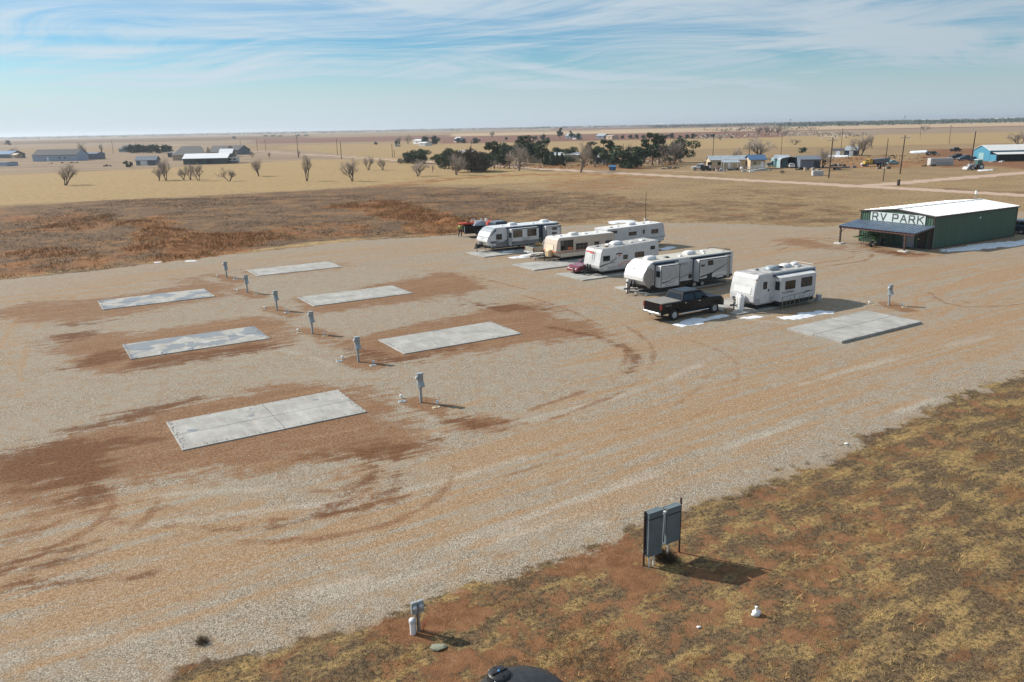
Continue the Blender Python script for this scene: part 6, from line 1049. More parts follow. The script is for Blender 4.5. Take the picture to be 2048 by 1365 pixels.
fv('white pickup with dark stock body parked in the yard beyond the road', 1402, 341, R(168), M_whpaint); sb = thing('stock_rack', 'dark slatted stock rack on the white pickup', 'stock rack', at(1408,341,1.2), R(168))
for y in (-.9,.9): [MB().box(-1.3,1.0,y-.03,y+.03,.15+k*.28,.33+k*.28).build('slat', M_dsteel, sb) for k in range(4)]
for x in (-1.3,1.0): [MB().box(x-.03,x+.03,-.86,.86,.15+k*.28,.33+k*.28).build('slat', M_dsteel, sb) for k in range(4)]
fv('dark green truck parked between the tan house and the carport', 1551, 333.5, R(170), M_bluepaint); fv('dark pickup left of the long pole near the teal barn', 1916, 319, R(185), M_blkpaint); fv('dark blue pickup right of the other near the teal barn', 1932, 322, R(185), M_bluepaint); fv('blue car in front of the far houses left of centre', 796, 294, R(5), M_silver, 'suv'); fv('dark car parked right of the far houses at left', 487, 304, R(10), M_bluepaint, 'suv'); fv('dark distant car among the scrub near the teal barn', 1911, 303.5, R(20), M_blkpaint, 'suv'); fv('white boat-like car in the dry weeds right of the dump truck', 1784, 329.5, R(20), M_tealp, 'sedan'); fv('white car parked under the arched carport', 1581, 336, R(86), M_whpaint, 'sedan')
T7 = thing('camper', 'pale camper trailer parked right of the tall green barn', 'camper', at(467,327), R(5)); MB().extr([(-2.6,.5),(-2.9,1.2),(-2.5,2.9),(2.6,2.9),(2.7,.5)], -1.2, 1.2, .05).build('shell', M_white, T7); window(T7, -1.6,-.6,1.5,2.2,-1.2); window(T7, .4,1.5,1.5,2.2,-1.2); MB().box(-2.5,2.6,-1.207,-1.201,.6,1.0).build('stripe', M_navy, T7); [wheel(T7, x, -1.05, .34, .2, spokes=False) for x in (-.3,.5)]; MB().box(-2.4,2.4,-1.0,1.0,.35,.5).build('chassis', M_dsteel, T7)
def tractor(label, c, rz, paint, cab=True, s=1.0):
    t = thing('tractor', label, 'tractor', (c.x,c.y,0), rz); MB().bbox(.2,2.5,-.4,.4,.75,1.55,.1).build('hood', paint, t); MB().bbox(-1.3,.4,-.45,.45,.6,1.25,.08).build('transmission', M_dsteel, t)
    for y in (-.95,.95): wheel(t, -.7, y, .85, .5, spokes=False, side=-1 if y < 0 else 1); wheel(t, 1.8, y*.9, .58, .35, spokes=False, side=-1 if y < 0 else 1)
    if cab: MB().hexa([(-1.3,-.7,1.3),(.25,-.7,1.3),(.25,.7,1.3),(-1.3,.7,1.3)],[(-1.2,-.6,2.65),(.1,-.6,2.65),(.1,.6,2.65),(-1.2,.6,2.65)]).build('cab', pmat('green_glass', (.05,.11,.10), .1), t); MB().bbox(-1.35,.25,-.75,.75,2.65,2.8,.06).build('cab_roof', M_whpaint, t)
    else: MB().box(-1.0,-.5,-.25,.25,1.2,1.7).build('seat', M_black, t); MB().path([(-1.2,-.5,1.2),(-1.2,-.5,2.2),(-1.2,.5,2.2),(-1.2,.5,1.2)], .05).build('roll_bar', M_black, t)
    MB().tube((1.5,.25,1.5),(1.5,.25,2.3),.05,n=6).build('exhaust', M_dsteel, t)
    for y in (-.55,.55): MB().path([(-.1,y,1.5),(1.9,y,1.7),(3.0,y,.7)], .07).build('loader_arm', paint, t)
    MB().hexa([(2.9,-1.0,.2),(3.6,-1.0,.2),(3.6,1.0,.2),(2.9,1.0,.2)],[(2.9,-1.0,.95),(3.2,-1.0,.95),(3.2,1.0,.95),(2.9,1.0,.95)]).build('bucket', M_lgrey, t); t.scale = (s,)*3; return t
tractor('big tractor with white cab roof and loader near the teal barn', at(1952,340), R(188), M_lgrey); tractor('small dark tractor on the bare soil left of the pickups', at(1860,311), R(-8), M_dkgreen, False, .9)
dk = thing('dump_truck', 'old dump truck with yellow cab and dark body in the weeds', 'truck', at(1752,333), R(8)); MB().hexa([(-1.2,-1.1,.9),(3.4,-1.1,1.1),(3.4,1.1,1.1),(-1.2,1.1,.9)],[(-1.6,-1.3,2.2),(3.9,-1.3,2.5),(3.9,1.3,2.5),(-1.6,1.3,2.2)]).build('tipper_body', M_slate, dk); MB().bbox(-3.0,-1.7,-1.0,1.0,.9,2.3,.1).build('cab', M_yel, dk); MB().bbox(-4.2,-3.0,-.8,.8,.8,1.6,.1).build('hood', M_yel, dk); MB().box(-3.02,-2.98,-.8,.8,1.65,2.15).build('windscreen', M_glass, dk); MB().box(-4.1,3.4,-.4,.4,.6,.9).build('chassis', M_dsteel, dk); MB().path([(3.6,0,2.4),(4.8,0,3.2),(5.8,0,3.0),(6.2,0,2.2)], .14).build('boom', M_dsteel, dk)
for x in (-3.6,1.2,2.3): [wheel(dk, x, y, .5, .3, spokes=False, side=-1 if y<0 else 1) for y in (-.95,.95)]
G('shed', 'tumbledown grey roofed shed right of the leftmost crossarm pole', 'shed', 1690, 1714, 312, 7, 2.2, 3.6, M_dkwall, M_mroof, doors=((0,1.5,0,1.9),)); G('shed', 'brown junk shed left of the tumbledown one', 'shed', 1663, 1688, 312, 6, 2.2, 2.7, M_tanwall, M_dkroof, doors=((0,1.5,0,1.9),))
for k, (x0, x1, yb, e, r_, wm, rm, lb) in enumerate([(826,842,288.5,3,4.2,M_pvc,M_cleanwhite,'tiny white home among the far trees left of centre'),(838,850,292,2,3,M_cleanwhite,M_cleanwhite,'tiny white shed in the far gold field'),(908,916,285,3,5,M_pvc,M_cleanwhite,'tiny white hut by the far round trees'),(1145,1153,279,3,4.5,M_pvc,M_cleanwhite,'tiny white house between the far conifers'),(1192,1208,278,3,5,M_slate,M_mroof,'far grey roofed barn left of the cream tanks'),(1212,1224,279,3.4,3.8,M_tanwall2,M_cream,'far cream block house left of the far conifer rows'),(1130,1143,277.5,3,5,M_slate,M_mroof,'far grey house behind the tallest far conifer')]):
    G('house', lb, 'house', x0, x1, yb, 8, e, r_, wm, rm, wins=((0,1.5,1,2),))
# ---- poles
def pole(px, py, ptop, label, arm=None, r=.13, mat=None, lean=0.0, wh=False):
    b = at(px, py); d = b.length; h = (py-ptop)*d/FPX*1.035; t = thing('utility_pole', label, 'pole', (b.x,b.y,0), R(rnd.uniform(-8,8)), 'utility poles'); MB().tube((0,0,-.5),(lean*h,0,h),r,r*.72,8).build('shaft', mat or M_pole, t)
    if arm: MB().box(lean*h-arm/2,lean*h+arm/2,-.18,-.06,h-.75,h-.60).build('crossarm', M_lgrey if wh else M_wood, t); [MB().lathe([(.05,h-.6),(.07,h-.5),(.03,h-.42),(0,h-.42)], (lean*h+arm*k/2*.9,-.12,0), 6).build('insulator', M_lamp, t) for k in (-1,-.4,.4,1)]
    else: MB().lathe([(r*.72,h),(r*.5,h+.06),(0,h+.07)], (lean*h,0,0), 8).build('cap', mat or M_pole, t)
    return t
for a in [(1657,357,287,'dark utility pole with pale crossarm left of the road junction',2.4,.17,None,.03,True),(1766,363,292,'thin leaning utility pole with a white box at the junction',None,.11,None,.025),(1800,348,284,'dark utility pole with pale crossarm right of the junction',2.4,.17,None,.03,True),(1941,331,277,'thick bare pole beside the tractor',None,.2,None,.03),(1898,288,258,'utility pole with long side arm in the far gold field at right',2.2,.14,None,.0),(1682,300,264,'thin utility pole behind the junk sheds',1.5,.12),(1425,330,276,'thin pole behind the cream home',None,.12),(1498,310,289,'short dark post behind the cream home roof',None,.2),(1562,311,276,'thin pole right of the big spreading tree',None,.12),
          (597,316,278,'tall utility pole left of centre beyond the golden field',1.6,.16),(675,310,282,'utility pole at the road left of centre',1.4,.15),(683,319,287,'second utility pole close right of it at the road',None,.17),(785,315,291,'utility pole by the road right of the two',None,.15),(789,315,302,'short stub pole beside the road',None,.15),(515,303,281,'thin far utility pole right of the houses',None,.14),(532,304,282,'next thin far utility pole right of the houses',None,.14),(482,300,283,'thin far utility pole at the far houses',None,.14),(227,308,285,'thin far utility pole by the pale blue shed',None,.14),(1291,440,389,'rusty lone post behind the rear white trailer',None,.05,M_rusty,.0),(1207,333,293,'light pole before the pines',None,.12),(1840,276,252,'thin distant utility pole in the brown field',1.5,.12),(1088,282,264,'thin distant pole left of the tall conifer',None,.14),(943,306,282,'thin pole above the bushes left of centre',None,.10)]: pole(*a)
fq = at(1291,441); ft_ = thing('post_footing', 'white concrete footing of the rusty lone post', 'footing', (fq.x,fq.y,-.05), 0); MB().lathe([(.28,0),(.28,.2),(.2,.3),(0,.3)], n=14).build('block', M_footing, ft_); MB().lathe([(.12,.3),(.12,.34),(0,.34)], n=10).build('collar', M_rusty, ft_)
for px, py, lb in [(1284,343,'short fence post by the bare tree at the road')]: pass
# ------------------------------------------------------------------ trees and weeds
M_bark = pmat('grey_brown_bark', (0.15, 0.115, 0.09), .9, var=.25, vscale=2); M_barkd = pmat('dark_bark', (0.06, 0.042, 0.032), .9, var=.3); M_twg = pmat('bare_twigs', (0.44, 0.37, 0.305), .9, var=.2, vscale=.6); M_ever = pmat('evergreen_dark', (0.052, 0.086, 0.036), .8, var=.45, vscale=.9); M_ever2 = pmat('evergreen_olive', (0.074, 0.102, 0.040), .8, var=.4, vscale=.8); M_ever3 = pmat('evergreen_blue', (0.046, 0.080, 0.050), .8, var=.4, vscale=.5); M_brk = pmat('brown_brush', (0.14, 0.105, 0.07), .9, var=.35, vscale=.8)
def bare_tree(seed, h, spread, forks=4, low=.12):
    """returns (trunk MB, twig MB) of a leafless tree"""
    q = random.Random(seed); T = MB(); Wg = MB()
    def grow(p, d, L, r, lv):
        n = 2 if lv < 3 else 1; pts = [p]; dd = d.copy()
        for k in range(n): dd = (dd + Vector((q.uniform(-.25,.25), q.uniform(-.25,.25), q.uniform(-.02,.22)))).normalized(); pts.append(pts[-1] + dd*L/n)
        for k in range(n):
            a, b = r*(1-.35*k/n), r*(1-.35*(k+1)/n)
            (T if lv < 2 else Wg).tube(pts[k], pts[k+1], a, b, 5 if lv < 2 else 3, False)
        if lv == 4: return
        for k in range(forks + (1 if lv in (1,2) else 0)):
            f = q.uniform(.3,1.0) if lv else q.uniform(.45,1.0); o = pts[0].lerp(pts[-1], f); a = q.uniform(0,6.283); tilt = q.uniform(.45,.95)*spread
            s_ = dd.orthogonal().normalized(); s_.rotate(Matrix.Rotation(a, 3, dd)); nd = (dd + s_*tilt + Vector((0,0,.18))).normalized(); grow(o, nd, L*q.uniform(.52,.78), max(r*.5, .0015), lv+1)
    for k in range(3 if spread > .8 else 2):
        a = q.uniform(0,6.283); grow(Vector((math.cos(a)*.008, math.sin(a)*.008, -.05)), Vector((math.cos(a)*.5*spread, math.sin(a)*.5*spread, 1)).normalized(), h*.36, h*.022, 0)
    return T, Wg
BT = []
for k, (sd, sp_) in enumerate([(3,1.05),(8,1.2),(14,.75),(21,1.35),(33,1.0)]):
    T, Wg = bare_tree(sd, 1.0, sp_, 4); zs_ = max(p[2] for p in Wg.v)
    for m in (T, Wg): m.v = [(x/zs_, y/zs_, z/zs_) for x, y, z in m.v]
    a, b = T.mesh('trunk'), Wg.mesh('crown'); a.materials.append(M_bark); b.materials.append(M_twg); BT.append((a, b))
def put_tree(kind_, px, py, ptop, label, group, name='bare_tree', wx=1.0, sd=0):
    b = at(px, py); h = (py-ptop)*b.length/FPX*1.03; t = thing(name, label, 'tree', (b.x,b.y,0), rnd.uniform(0,6.28), group); t.scale = (h*wx, h*wx, h)
    for nm, me in zip(('trunk','crown'), kind_): o = bpy.data.objects.new(nm, me); COL.objects.link(o); o.parent = t
    return t
ORD = ['first','second','third','fourth','fifth','sixth','seventh','eighth','ninth','tenth','eleventh','twelfth','thirteenth','fourteenth','fifteenth','sixteenth','seventeenth','eighteenth','nineteenth','twentieth','twenty-first','twenty-second','twenty-third','twenty-fourth','twenty-fifth','twenty-sixth','twenty-seventh','twenty-eighth','twenty-ninth','thirtieth']
FT = [(130,371,333,0,1.0),(318,362,330,3,.9),(333,361,320,1,.75),(368,360,338,0,.9),(382,360,328,4,.8),(397,362,328,1,.75),(458,363,336,3,1.0),(518,353,319,1,.95),(613,363,311,2,.65),(705,363,317,1,.9),(737,341,311,4,.9),(767,341,317,0,.8),(835,353,317,3,1.25),(912,351,307,1,1.0),(1017,338,300,4,.9),(1038,342,286,1,.75),(1160,345,286,0,.95)]
for k, (px, py, tp_, kd, wx) in enumerate(FT): put_tree(BT[kd], px, py, tp_, f'{ORD[k]} bare tree from the left in the golden field', 'bare trees of the golden field', wx=wx)
BTL = ['small bare tree by the far road right of the barns', 'next small bare tree by the far road', 'slim bare tree at the tall utility pole left of centre', 'slim sapling on the road edge behind the wide field tree', 'small bare tree left of the pair at the road', 'thin sapling on the road verge left of the blue dumpster', 'bare tree rising behind the pine belt', 'tall bare tree behind the last pines of the belt', 'small bare tree in front of the last pines', 'big spreading bare tree behind the tan house', 'small bare tree left of the cream home', 'bare tree at the leftmost crossarm pole', 'bare tree beside the tumbledown shed', 'thin bare tree in the brush above the tumbledown shed',
       'rounded bare tree behind the teal barn', 'tiny lone bare tree in the far brown field', 'leftmost of four far bare trees above the tan house', 'second of four far bare trees above the tan house', 'third of four far bare trees above the tan house', 'rightmost of four far bare trees above the tan house', 'bare tree right of the pale blue shed', 'slim bare tree left of the far evergreen row', 'bare tree behind the far left blue roofed house', 'bare tree beside the tiny white home left of centre', 'small bare tree in the far reddish field', 'bare tree left of the tiny white home', 'low bare tree in the brush right of the big spreading tree', 'low bare tree at the right end of the far conifer rows']
for k, (px, py, tp_, kd, wx) in enumerate([(505,316,303,0,.7),(540,317,304,1,.7),(597,316,300,2,.6),(865,345,330,2,.6),(988,337,318,4,.7),(1190,336,322,2,.6),(1260,322,288,4,.7),(1345,330,280,1,1.1),(1290,328,300,3,.8),(1520,318,273,3,1.7),(1470,322,296,0,.8),(1645,336,300,1,1.1),(1720,312,274,1,1.1),(1745,298,268,0,.7),(2036,292,264,3,1.4),(1850,262,250,3,1.3),(1518,270,252,4,1.2),(1535,270,251,1,1.3),(1552,271,254,0,1.2),(1570,272,256,3,1.2),(170,318,290,0,.8),(205,309,290,2,.7),(30,310,296,3,1.0),(815,288,270,0,.8),(985,276,262,4,.9),(800,290,272,1,.9),(1590,290,276,3,1.6),(1440,281,270,3,1.5)]):
    put_tree(BT[kd], px, py, tp_, BTL[k], 'bare trees farther back', wx=wx)
def leafcloud(blobs, n, size, seed):
    """leaf sized triangles spread through ellipsoids (x,y,z,rx,ry,rz,weight)"""
    r = np.random.RandomState(seed); w_ = np.array([b[3]*b[4]*b[5] for b in blobs]) ** .67; w_ = w_/w_.sum(); V_ = []
    for b, c_ in zip(blobs, r.multinomial(n, w_)):
        d = r.normal(size=(c_,3)); d /= np.linalg.norm(d, axis=1)[:,None]; rad = r.uniform(.55,1.05,(c_,1)); V_.append(np.array(b[:3]) + d*rad*np.array(b[3:6]))
    C_ = np.concatenate(V_); C_ = C_[C_[:,2] > .02]; m = len(C_); a = r.normal(size=(m,3)); b_ = r.normal(size=(m,3)); a /= np.linalg.norm(a,axis=1)[:,None]; b_ /= np.linalg.norm(b_,axis=1)[:,None]; s_ = size*r.uniform(.6,1.5,(m,1))
    V_ = np.stack([C_-a*s_, C_+a*s_, C_+b_*s_*1.5], 1).reshape(-1,3); return V_, np.arange(3*m).reshape(-1,3)
def ever_proto(kd, seed):
    q = random.Random(seed); bl = []
    if kd == 'cone':
        for k in range(12): z = .06+.075*k; rr = .30*(1-z)**.8+.02; bl += [(math.cos(a)*rr*.45, math.sin(a)*rr*.45, z, rr*.62, rr*.62, .09) for a in (q.uniform(0,6),q.uniform(0,6),q.uniform(0,6))]
    elif kd == 'pine':
        for k in range(20): z = q.uniform(.30,.93); rr = .27*(1-abs(z-.55)*1.2)+.03; a = q.uniform(0,6.28); bl.append((math.cos(a)*rr*.8, math.sin(a)*rr*.8, z, q.uniform(.09,.17), q.uniform(.09,.17), q.uniform(.05,.10)))
    elif kd == 'round':
        for k in range(18): a = q.uniform(0,6.28); rr = q.uniform(0,.42); z = q.uniform(.08,.80); bl.append((math.cos(a)*rr, math.sin(a)*rr, z*(1-.35*rr), q.uniform(.12,.24), q.uniform(.12,.24), q.uniform(.09,.17)))
    else:
        for k in range(14): a = q.uniform(0,6.28); rr = q.uniform(0,.55); bl.append((math.cos(a)*rr, math.sin(a)*rr, q.uniform(.15,.75)*(1-.5*rr), q.uniform(.15,.3), q.uniform(.15,.3), q.uniform(.12,.25)))
    V_, F_ = leafcloud(bl, 3800, .026 if kd != 'bush' else .030, seed); me = bpy.data.meshes.new('crown'); me.from_pydata(V_.tolist(), [], F_.tolist()); me.update()
    T = MB().tube((0,0,-.05),(0,0,.45),.028,.02,6).tube((0,0,.43),(0,0,.85),.02,.006,5)
    for k in range(6): a = q.uniform(0,6.28); z = q.uniform(.25,.7); T.tube((0,0,z),(math.cos(a)*.22,math.sin(a)*.22,z+.08),.01,.004,4)
    tm = T.mesh('trunk'); tm.materials.append(M_barkd); return tm, me
EV = {}
for kd, sd, mt in [('cone',1,M_ever),('cone2',2,M_ever),('pine',3,M_ever2),('pine2',4,M_ever),('round',5,M_ever),('round2',6,M_ever2),('bush',7,M_ever),('bush2',8,M_brk),('far',9,M_ever3)]:
    tm, me = ever_proto({'cone2':'cone','pine2':'pine','round2':'round','bush2':'bush','far':'round'}.get(kd, kd), sd); me.materials.append(mt); EV[kd] = (tm, me)
ET = [(813,327,303,'bush',1.1),(830,328,297,'round',1.2),(845,327,296,'round2',1.1),(878,331,306,'round',1.2),(898,338,294,'round2',1.1),(915,336,297,'bush2',1.3),(943,345,288,'bush2',1.1),(945,342,300,'round',1.2),(970,343,302,'round2',1.2),(985,330,287,'pine',1.2),(1008,330,280,'round',1.2),(1030,322,286,'round2',1.2),(1052,326,274,'pine2',1.25),(1068,325,273,'round',1.1),(1085,328,284,'pine',1.2),(1093,331,304,'cone',1.0),(1105,332,304,'cone2',1.0),(1115,331,306,'cone',1.0),(1124,332,307,'cone2',1.0),(1115,320,293,'round2',1.3),(1140,324,290,'round',1.2),(1182,330,286,'pine2',.9),(1198,328,290,'round2',1.0),(1214,333,284,'pine',.95),(1246,336,285,'round',1.1),(1262,337,305,'bush',1.1),(1282,333,281,'pine2',1.0),(1305,330,272,'pine',.8),(1318,330,274,'pine2',.75),(1360,326,275,'round2',1.25)]
for k, (px, py, tp_, kd, wx) in enumerate(ET): put_tree(EV[kd], px, py, tp_, f'{ORD[k]} evergreen from the left in the belt along the dirt road', 'evergreens along the road', 'evergreen_tree', wx)
ET2 = [(262,306,287,'far',1.2),(274,307,286,'far',1.2),(287,306,287,'far',1.3),(300,306,288,'far',1.3),(314,307,286,'far',1.3),(328,306,287,'far',1.3),(340,306,288,'far',1.0),(752,290,283,'far',1.3),(793,290,277,'far',1.0),(853,290,268,'far',.9),(868,290,267,'far',.9),(917,286,273,'far',1.2),(928,287,275,'far',1.2),(950,288,273,'far',1.2),(1012,280,273,'far',1.0),(1070,281,270,'far',1.1),(1086,281,266,'far',1.0),(1095,282,273,'far',1.1),(1120,279,257,'pine2',.8),(1142,279,263,'pine2',.8),(1157,280,263,'far',1.0),(1222,278,267,'far',1.0),(1234,278,270,'far',1.1),(1245,278,269,'far',1.1),(1262,278,268,'far',1.1),(1274,278,267,'far',1.1),(1288,278,268,'far',1.1)]
for k, (px, py, tp_, kd, wx) in enumerate(ET2): put_tree(EV[kd], px, py, tp_, f'{ORD[k]} evergreen from the left in the far background rows', 'far evergreens', 'evergreen_tree', wx)
ET3 = [(1313,277,264,'far',.9),(1322,277,266,'far',.9),(1332,277,268,'far',1.0),(1344,277,264,'far',1.0),(1360,278,269,'far',1.1),(1373,278,267,'far',1.0),(1385,278,265,'far',1.0),(1413,277,267,'far',1.1),(1426,277,266,'far',1.1),(1463,277,272,'far',1.2),(1605,306,294,'round',1.2),(254,335,321,'round',.7),(262.5,335,324,'round2',.7),(530,273.5,270,'far',3.5),(545,273.5,270,'far',3.5),(560,273.5,270.5,'far',3.5),(595,272.5,269,'far',3.5),(612,272,269,'far',3.5),(469,278,272,'far',1.5),(18,291,280,'far',1.0)]
ETL = [f'{ORD[i]} conifer from the left in the far rows right of centre' for i in range(10)] + ['dark bush beside the slate shed right of the carport', 'left one of two small round trees before the dark garage', 'right one of two small round trees before the dark garage'] + [f'{ORD[i]} clump from the left of the far flat grove at left' for i in range(5)] + ['lone far tree above the houses at left', 'lone far tree on the left horizon']
for k, (px, py, tp_, kd, wx) in enumerate(ET3): put_tree(EV[kd], px, py, tp_, ETL[k], 'scattered far evergreens', 'evergreen_tree', wx)
# ---- the far town and its tree belt
def belt(name, label, bands, mat, seed):
    r = np.random.RandomState(seed); V_ = []
    for x0, x1, d0, d1, h, n in bands:
        px = r.uniform(x0,x1,n); dy = 1/r.uniform(1/d1, 1/d0, n)
        for k in range(n):
            p = at(px[k], hor(px[k])+dy[k]); w_ = h*r.uniform(.8,2.2); hh = h*r.uniform(.4,1.1)
            for j in range(5): c_ = np.array([p.x+r.normal()*w_*.6, p.y+r.normal()*w_*.6, hh*r.uniform(.15,.75)]); a = r.normal(size=3); a /= np.linalg.norm(a); b_ = r.normal(size=3); b_ /= np.linalg.norm(b_); s_ = hh*.42; V_ += [c_-a*s_, c_+a*s_, c_+b_*s_]
    V_ = np.array(V_); V_[:,2] = np.maximum(V_[:,2], 0); o = npmesh(name, V_, np.arange(len(V_)).reshape(-1,3), mat); kind(o, 'stuff'); o['label'] = label
belt('far_tree_belt', 'dark far tree belt and town greenery on the right horizon', [(1300,2100,4.6,9,11,1700),(1560,2100,6,12,10,1700),(1050,1700,3.4,6,10,800),(1480,1600,13,18,5,60),(1400,1480,14,17,4,25)], M_ever3, 1)
belt('far_tree_belt', 'pale far tree belt on the left horizon', [(-100,1300,2.8,5.5,12,1700),(-100,1100,4.5,7.0,7,300),(960,1040,4.0,6.0,10,40)], M_brk, 2)
belt('brush', 'grey leafless brush rows beyond the yards at right', [(1390,1480,25,33,3.0,90),(1490,1620,22,30,3.0,70),(1640,1745,27,36,3.2,110),(1560,1640,24,30,2.4,50),(1440,1640,16.5,19,6,60)], M_twg, 3)
belt('brush', 'reddish brush along the road under the evergreens', [(940,1360,71,86,1.1,380),(1640,1880,72,90,0.8,200),(1280,1360,66,80,1.6,60)], M_twigr, 4)
belt('brush', 'grey brush thicket among the evergreens', [(1200,1360,64,84,2.0,150),(940,1060,66,82,1.8,80),(1405,1480,75,86,1.0,40)], M_twg, 5)
for k, (px, dy, w_, h) in enumerate([(1319,4.6,60,14),(1322,4.3,30,18),(1500,5.0,70,7),(1560,5.2,60,7),(1230,4.8,50,7),(1260,5.2,40,6),(1720,5.6,50,8),(1735,5.4,40,8),(1860,5.8,90,10),(1950,6.2,70,9),(2010,6.0,90,10),(1680,5.2,60,7),(1640,5.6,50,6),(760,4.0,60,10),(650,3.6,60,10),(880,4.2,50,8),(1105,4.4,60,7),(1175,5.0,50,7)]):
    p = at(px, hor(px)+dy); t = thing('distant_building', f'tiny white building {ORD[k]} of the specks on the far horizon', 'building', (p.x,p.y,0), R(rnd.uniform(-20,20)), 'white buildings of the far town'); MB().box(-w_/2,w_/2,-12,12,-.5,h*.75).build('wall', M_cleanwhite, t); MB().extr([(-13,h*.75),(13,h*.75),(0,h)], -w_/2, w_/2).xform(Matrix(((0,1,0,0),(1,0,0,0),(0,0,1,0),(0,0,0,1)))).build('roof', M_lroof, t)
for px, dy, hpx, lb in [(1580,5.0,9.5,'pale water tower left on the right horizon'),(1808,5.0,10.5,'pale water tower right on the right horizon')]:
    p = at(px, hor(px)+dy); d = p.length; h = hpx*d/FPX+.0; h = min(h, 42.0); t = thing('water_tower', lb, 'water tower', (p.x,p.y,0), 0, 'water towers'); rr = h*.20
    MB().lathe([(0,h*.66),(rr*.6,h*.69),(rr,h*.80),(rr*.95,h*.90),(rr*.5,h*.98),(0,h)], n=20).build('tank', M_lgrey, t); MB().tube((0,0,-1),(0,0,h*.7),rr*.16,n=8).build('riser', M_lgrey, t)
    for k in range(5): a = k*1.257; MB().tube((math.cos(a)*rr*1.05,math.sin(a)*rr*1.05,-1),(math.cos(a)*rr*.8,math.sin(a)*rr*.8,h*.74),rr*.06,n=5).build('leg', M_lgrey, t)
# ---- grass and weeds: blades too many to count
def blades(name, label, pts, h, w_, mat, seed, lean=.7, per=7, spread=.10, hvar=.6):
    r = np.random.RandomState(seed); n = len(pts); k = np.repeat(np.arange(n), per); m = len(k); P_ = pts[k].copy(); hh = np.asarray(h)[k] if np.ndim(h) else np.full(m, h); hh = hh*r.uniform(1-hvar,1+hvar*.5,m)
    sp_ = np.asarray(spread)[k] if np.ndim(spread) else spread; P_[:,0] += r.normal(size=m)*sp_; P_[:,1] += r.normal(size=m)*sp_
    a = r.uniform(0,6.283,m); ln = r.uniform(.1,lean,m)*hh*1.6; T = P_.copy(); T[:,0] += np.cos(a)*ln; T[:,1] += np.sin(a)*ln; T[:,2] += hh*r.uniform(.6,1.0,m); b = r.uniform(0,6.283,m); W2 = np.stack([np.cos(b)*w_, np.sin(b)*w_, np.zeros(m)], -1)*(hh[:,None]/np.mean(hh))**.5
    V_ = np.stack([P_-W2, P_+W2, T], 1).reshape(-1,3); o = npmesh(name, V_, np.arange(3*m).reshape(-1,3), mat); kind(o, 'stuff'); o['label'] = label; return o
def zgrid(x, y):
    i = np.clip(np.searchsorted(GX, x)-1, 0, nx-2); j = np.clip(np.searchsorted(GY, y)-1, 0, ny-2); z = Zg.reshape(ny,nx); fx = (x-GX[i])/(GX[i+1]-GX[i]); fy = (y-GY[j])/(GY[j+1]-GY[j])
    return (z[j,i]*(1-fx)+z[j,i+1]*fx)*(1-fy)+(z[j+1,i]*(1-fx)+z[j+1,i+1]*fx)*fy
rs = np.random.RandomState(12)
def scatter(n, x0, x1, y0, y1, keep):
    x = rs.uniform(x0,x1,n); y = rs.uniform(y0,y1,n); m = keep(x,y) > rs.rand(n); x, y = x[m], y[m]; return np.stack([x,y,zgrid(x,y)-.02], -1)
fg = lambda x, y: (1-sstep(msample(lot,x,y),.35,.75))*(y < 75)*(np.abs(x) < y*.75+6)
M_b_olive = pmat('olive_dead_grass', (0.18, 0.128, 0.068), .9, var=.35, vscale=1.2); M_b_gold = pmat('gold_dead_grass', (0.44, 0.30, 0.12), .9, var=.3, vscale=1.2); M_b_pale = pmat('pale_straw', (0.36, 0.30, 0.19), .9, var=.25, vscale=2)
clump = lambda x, y, s, lo, hi, sd: sstep(fbm(x,y,s,sd,4), lo, hi)
blades('dead_grass', 'dark olive dead grass covering the foreground', scatter(60000,-12,62,13,72, lambda x,y: fg(x,y)*(.15+.85*clump(x,y,.6,.40,.60,61))*(1-.75*sstep(msample(redsoil,x,y),.3,.7))), .11, .010, M_dkgrass, 1, 1.0, 4, .10)
blades('dead_grass', 'olive dead grass mixed through the foreground', scatter(42000,-12,62,13,72, lambda x,y: fg(x,y)*clump(x,y,.45,.42,.62,62)*(1-.8*sstep(msample(redsoil,x,y),.3,.7))), .14, .010, M_b_olive, 2, 1.0, 4, .10)
blades('dead_grass', 'golden dead grass tufts over the foreground slope', scatter(34000,-12,62,13,72, lambda x,y: fg(x,y)*clump(x,y,.5,.50,.66,63)*(.35+.65*sstep(x-y*.2,-2,10))*(1-.8*sstep(msample(redsoil,x,y),.3,.7))), .17, .012, M_b_gold, 3, .6, 9, .07)
blades('straw', 'scattered pale straw stalks in the foreground', scatter(7000,-12,62,13,72, lambda x,y: fg(x,y)), .12, .0045, M_b_pale, 4, 1.5, 3, .12)
edgek = lambda x, y: np.clip(1-np.abs(msample(lot,x,y)-.35)/.35,0,1)
tf = scatter(26000,-45,66,13,128, lambda x,y: edgek(x,y)*clump(x,y,.35,.42,.62,64)); blades('edge_grass', 'gold grass fringe along the edges of the gravel', tf, np.where(tf[:,1] > 60, .28, .13), .014, M_b_gold, 5, .8, 5, np.where(tf[:,1] > 60, .22, .10))
tf = scatter(20000,-45,66,13,128, lambda x,y: edgek(x,y)*clump(x,y,.4,.45,.62,66)); blades('edge_grass', 'dark weeds along the edges of the gravel', tf, np.where(tf[:,1] > 60, .26, .12), .014, M_dkgrass, 6, .8, 5, np.where(tf[:,1] > 60, .22, .10))
wt_ = scatter(42000,-75,25,76,170, lambda x,y: sstep(msample(rust,x,y),.25,.8)*clump(x,y,.22,.36,.6,67)*(msample(lot,x,y) < .2)); blades('rust_weeds', 'rust coloured dry weeds standing in the brown field', wt_, .45, .03, M_twigr, 7, .7, 5, .35)
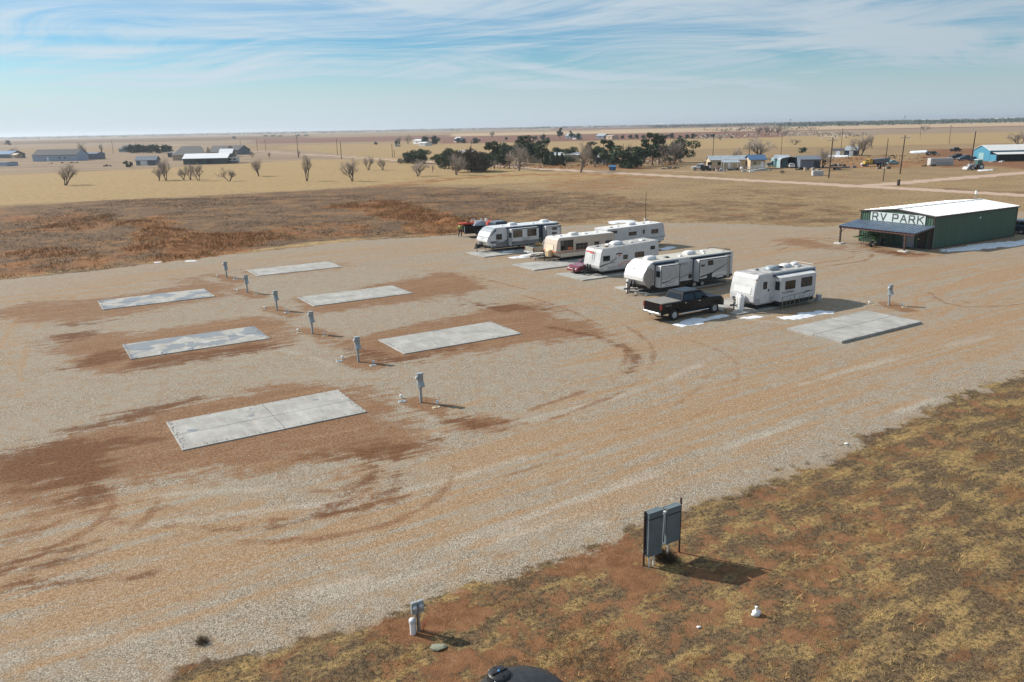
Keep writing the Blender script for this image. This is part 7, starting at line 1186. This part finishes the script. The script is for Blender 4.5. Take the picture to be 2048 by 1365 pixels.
wt_ = scatter(16000,-75,25,76,170, lambda x,y: sstep(msample(rust,x,y),.35,.9)*clump(x,y,.3,.5,.65,68)*(msample(lot,x,y) < .2)); blades('straw_weeds', 'pale tan weeds among the rust coloured ones', wt_, .55, .03, M_straw, 8, .6, 5, .35)
wt_ = scatter(36000,-90,25,76,180, lambda x,y: sstep(msample(brown,x,y),.3,.8)*clump(x,y,.18,.42,.62,69)*(msample(lot,x,y) < .2)); blades('brown_weeds', 'short dark brown weeds of the burnt field', wt_, .22, .03, pmat('brown_dead_weed', (0.10,0.068,0.045), .9, var=.35), 9, .8, 4, .35)
wt_ = scatter(5000,-4,12,12,22, lambda x,y: clump(x,y,.5,.42,.6,70)*sstep(6.5-np.hypot(x+.8,(y-17.2)*1.3),0,3.5)); blades('rust_weeds', 'tangled rusty weeds around the black tank', wt_, .22, .007, M_twigr, 10, 1.3, 6, .12)
# loose gravel along the near edge of the drive
def stones(name, label, pts, s0, s1, mat, seed):
    r = np.random.RandomState(seed); n = len(pts); B_ = np.array([[1,0,0],[-1,0,0],[0,1,0],[0,-1,0],[0,0,1],[0,0,-.6]], float); Fo = np.array([[0,2,4],[2,1,4],[1,3,4],[3,0,4],[2,0,5],[1,2,5],[3,1,5],[0,3,5]]); s_ = r.uniform(s0,s1,(n,1,1))**1.0; V_ = pts[:,None,:] + B_[None]*s_*r.uniform(.6,1.3,(n,6,3)); V_[:,:,2] += s_[:,:,0]*.3
    o = npmesh(name, V_.reshape(-1,3), (np.arange(n)[:,None,None]*6+Fo[None]).reshape(-1,3), mat); kind(o, 'stuff'); o['label'] = label
M_stone = bpy.data.materials.new('crushed_stone'); M_stone.use_nodes = True; t = NT(M_stone.node_tree); sp_ = t.n('ShaderNodeNewGeometry').outputs['Random Per Island']; t.n('ShaderNodeOutputMaterial', {'Surface': t.n('ShaderNodeBsdfPrincipled', {'Base Color': t.mix(sp_, (0.20,0.15,0.12), (0.56,0.50,0.45)), 'Roughness': .9})})
pe = []
for k, q in CORN.items():
    c = [at(*p, 0.05) for p in q]
    for e in range(4):
        a, b = c[e], c[(e+1) % 4]; m_ = sum(c, Vector())/4
        for i in range(90): s_ = rs.rand(); p = a.lerp(b, s_); d = (m_-p).normalized(); p = p + d*abs(rs.normal())*.16; pe.append((p.x, p.y, .048 if k != 7 else .165))
stones('pad_edge_gravel', 'gravel crumbs spilled over the pad edges', np.array(pe), .012, .035, M_stone, 5)
stones('loose_gravel', 'loose pale crushed stone along the near drive', scatter(60000,-22,40,13,55, lambda x,y: msample(lot,x,y)*(1-.7*msample(tan,x,y))*(1-.8*msample(dirt,x,y))*sstep(60-y,0,25)*(np.abs(x) < y*.72+3)), .008, .024, M_stone, 3)
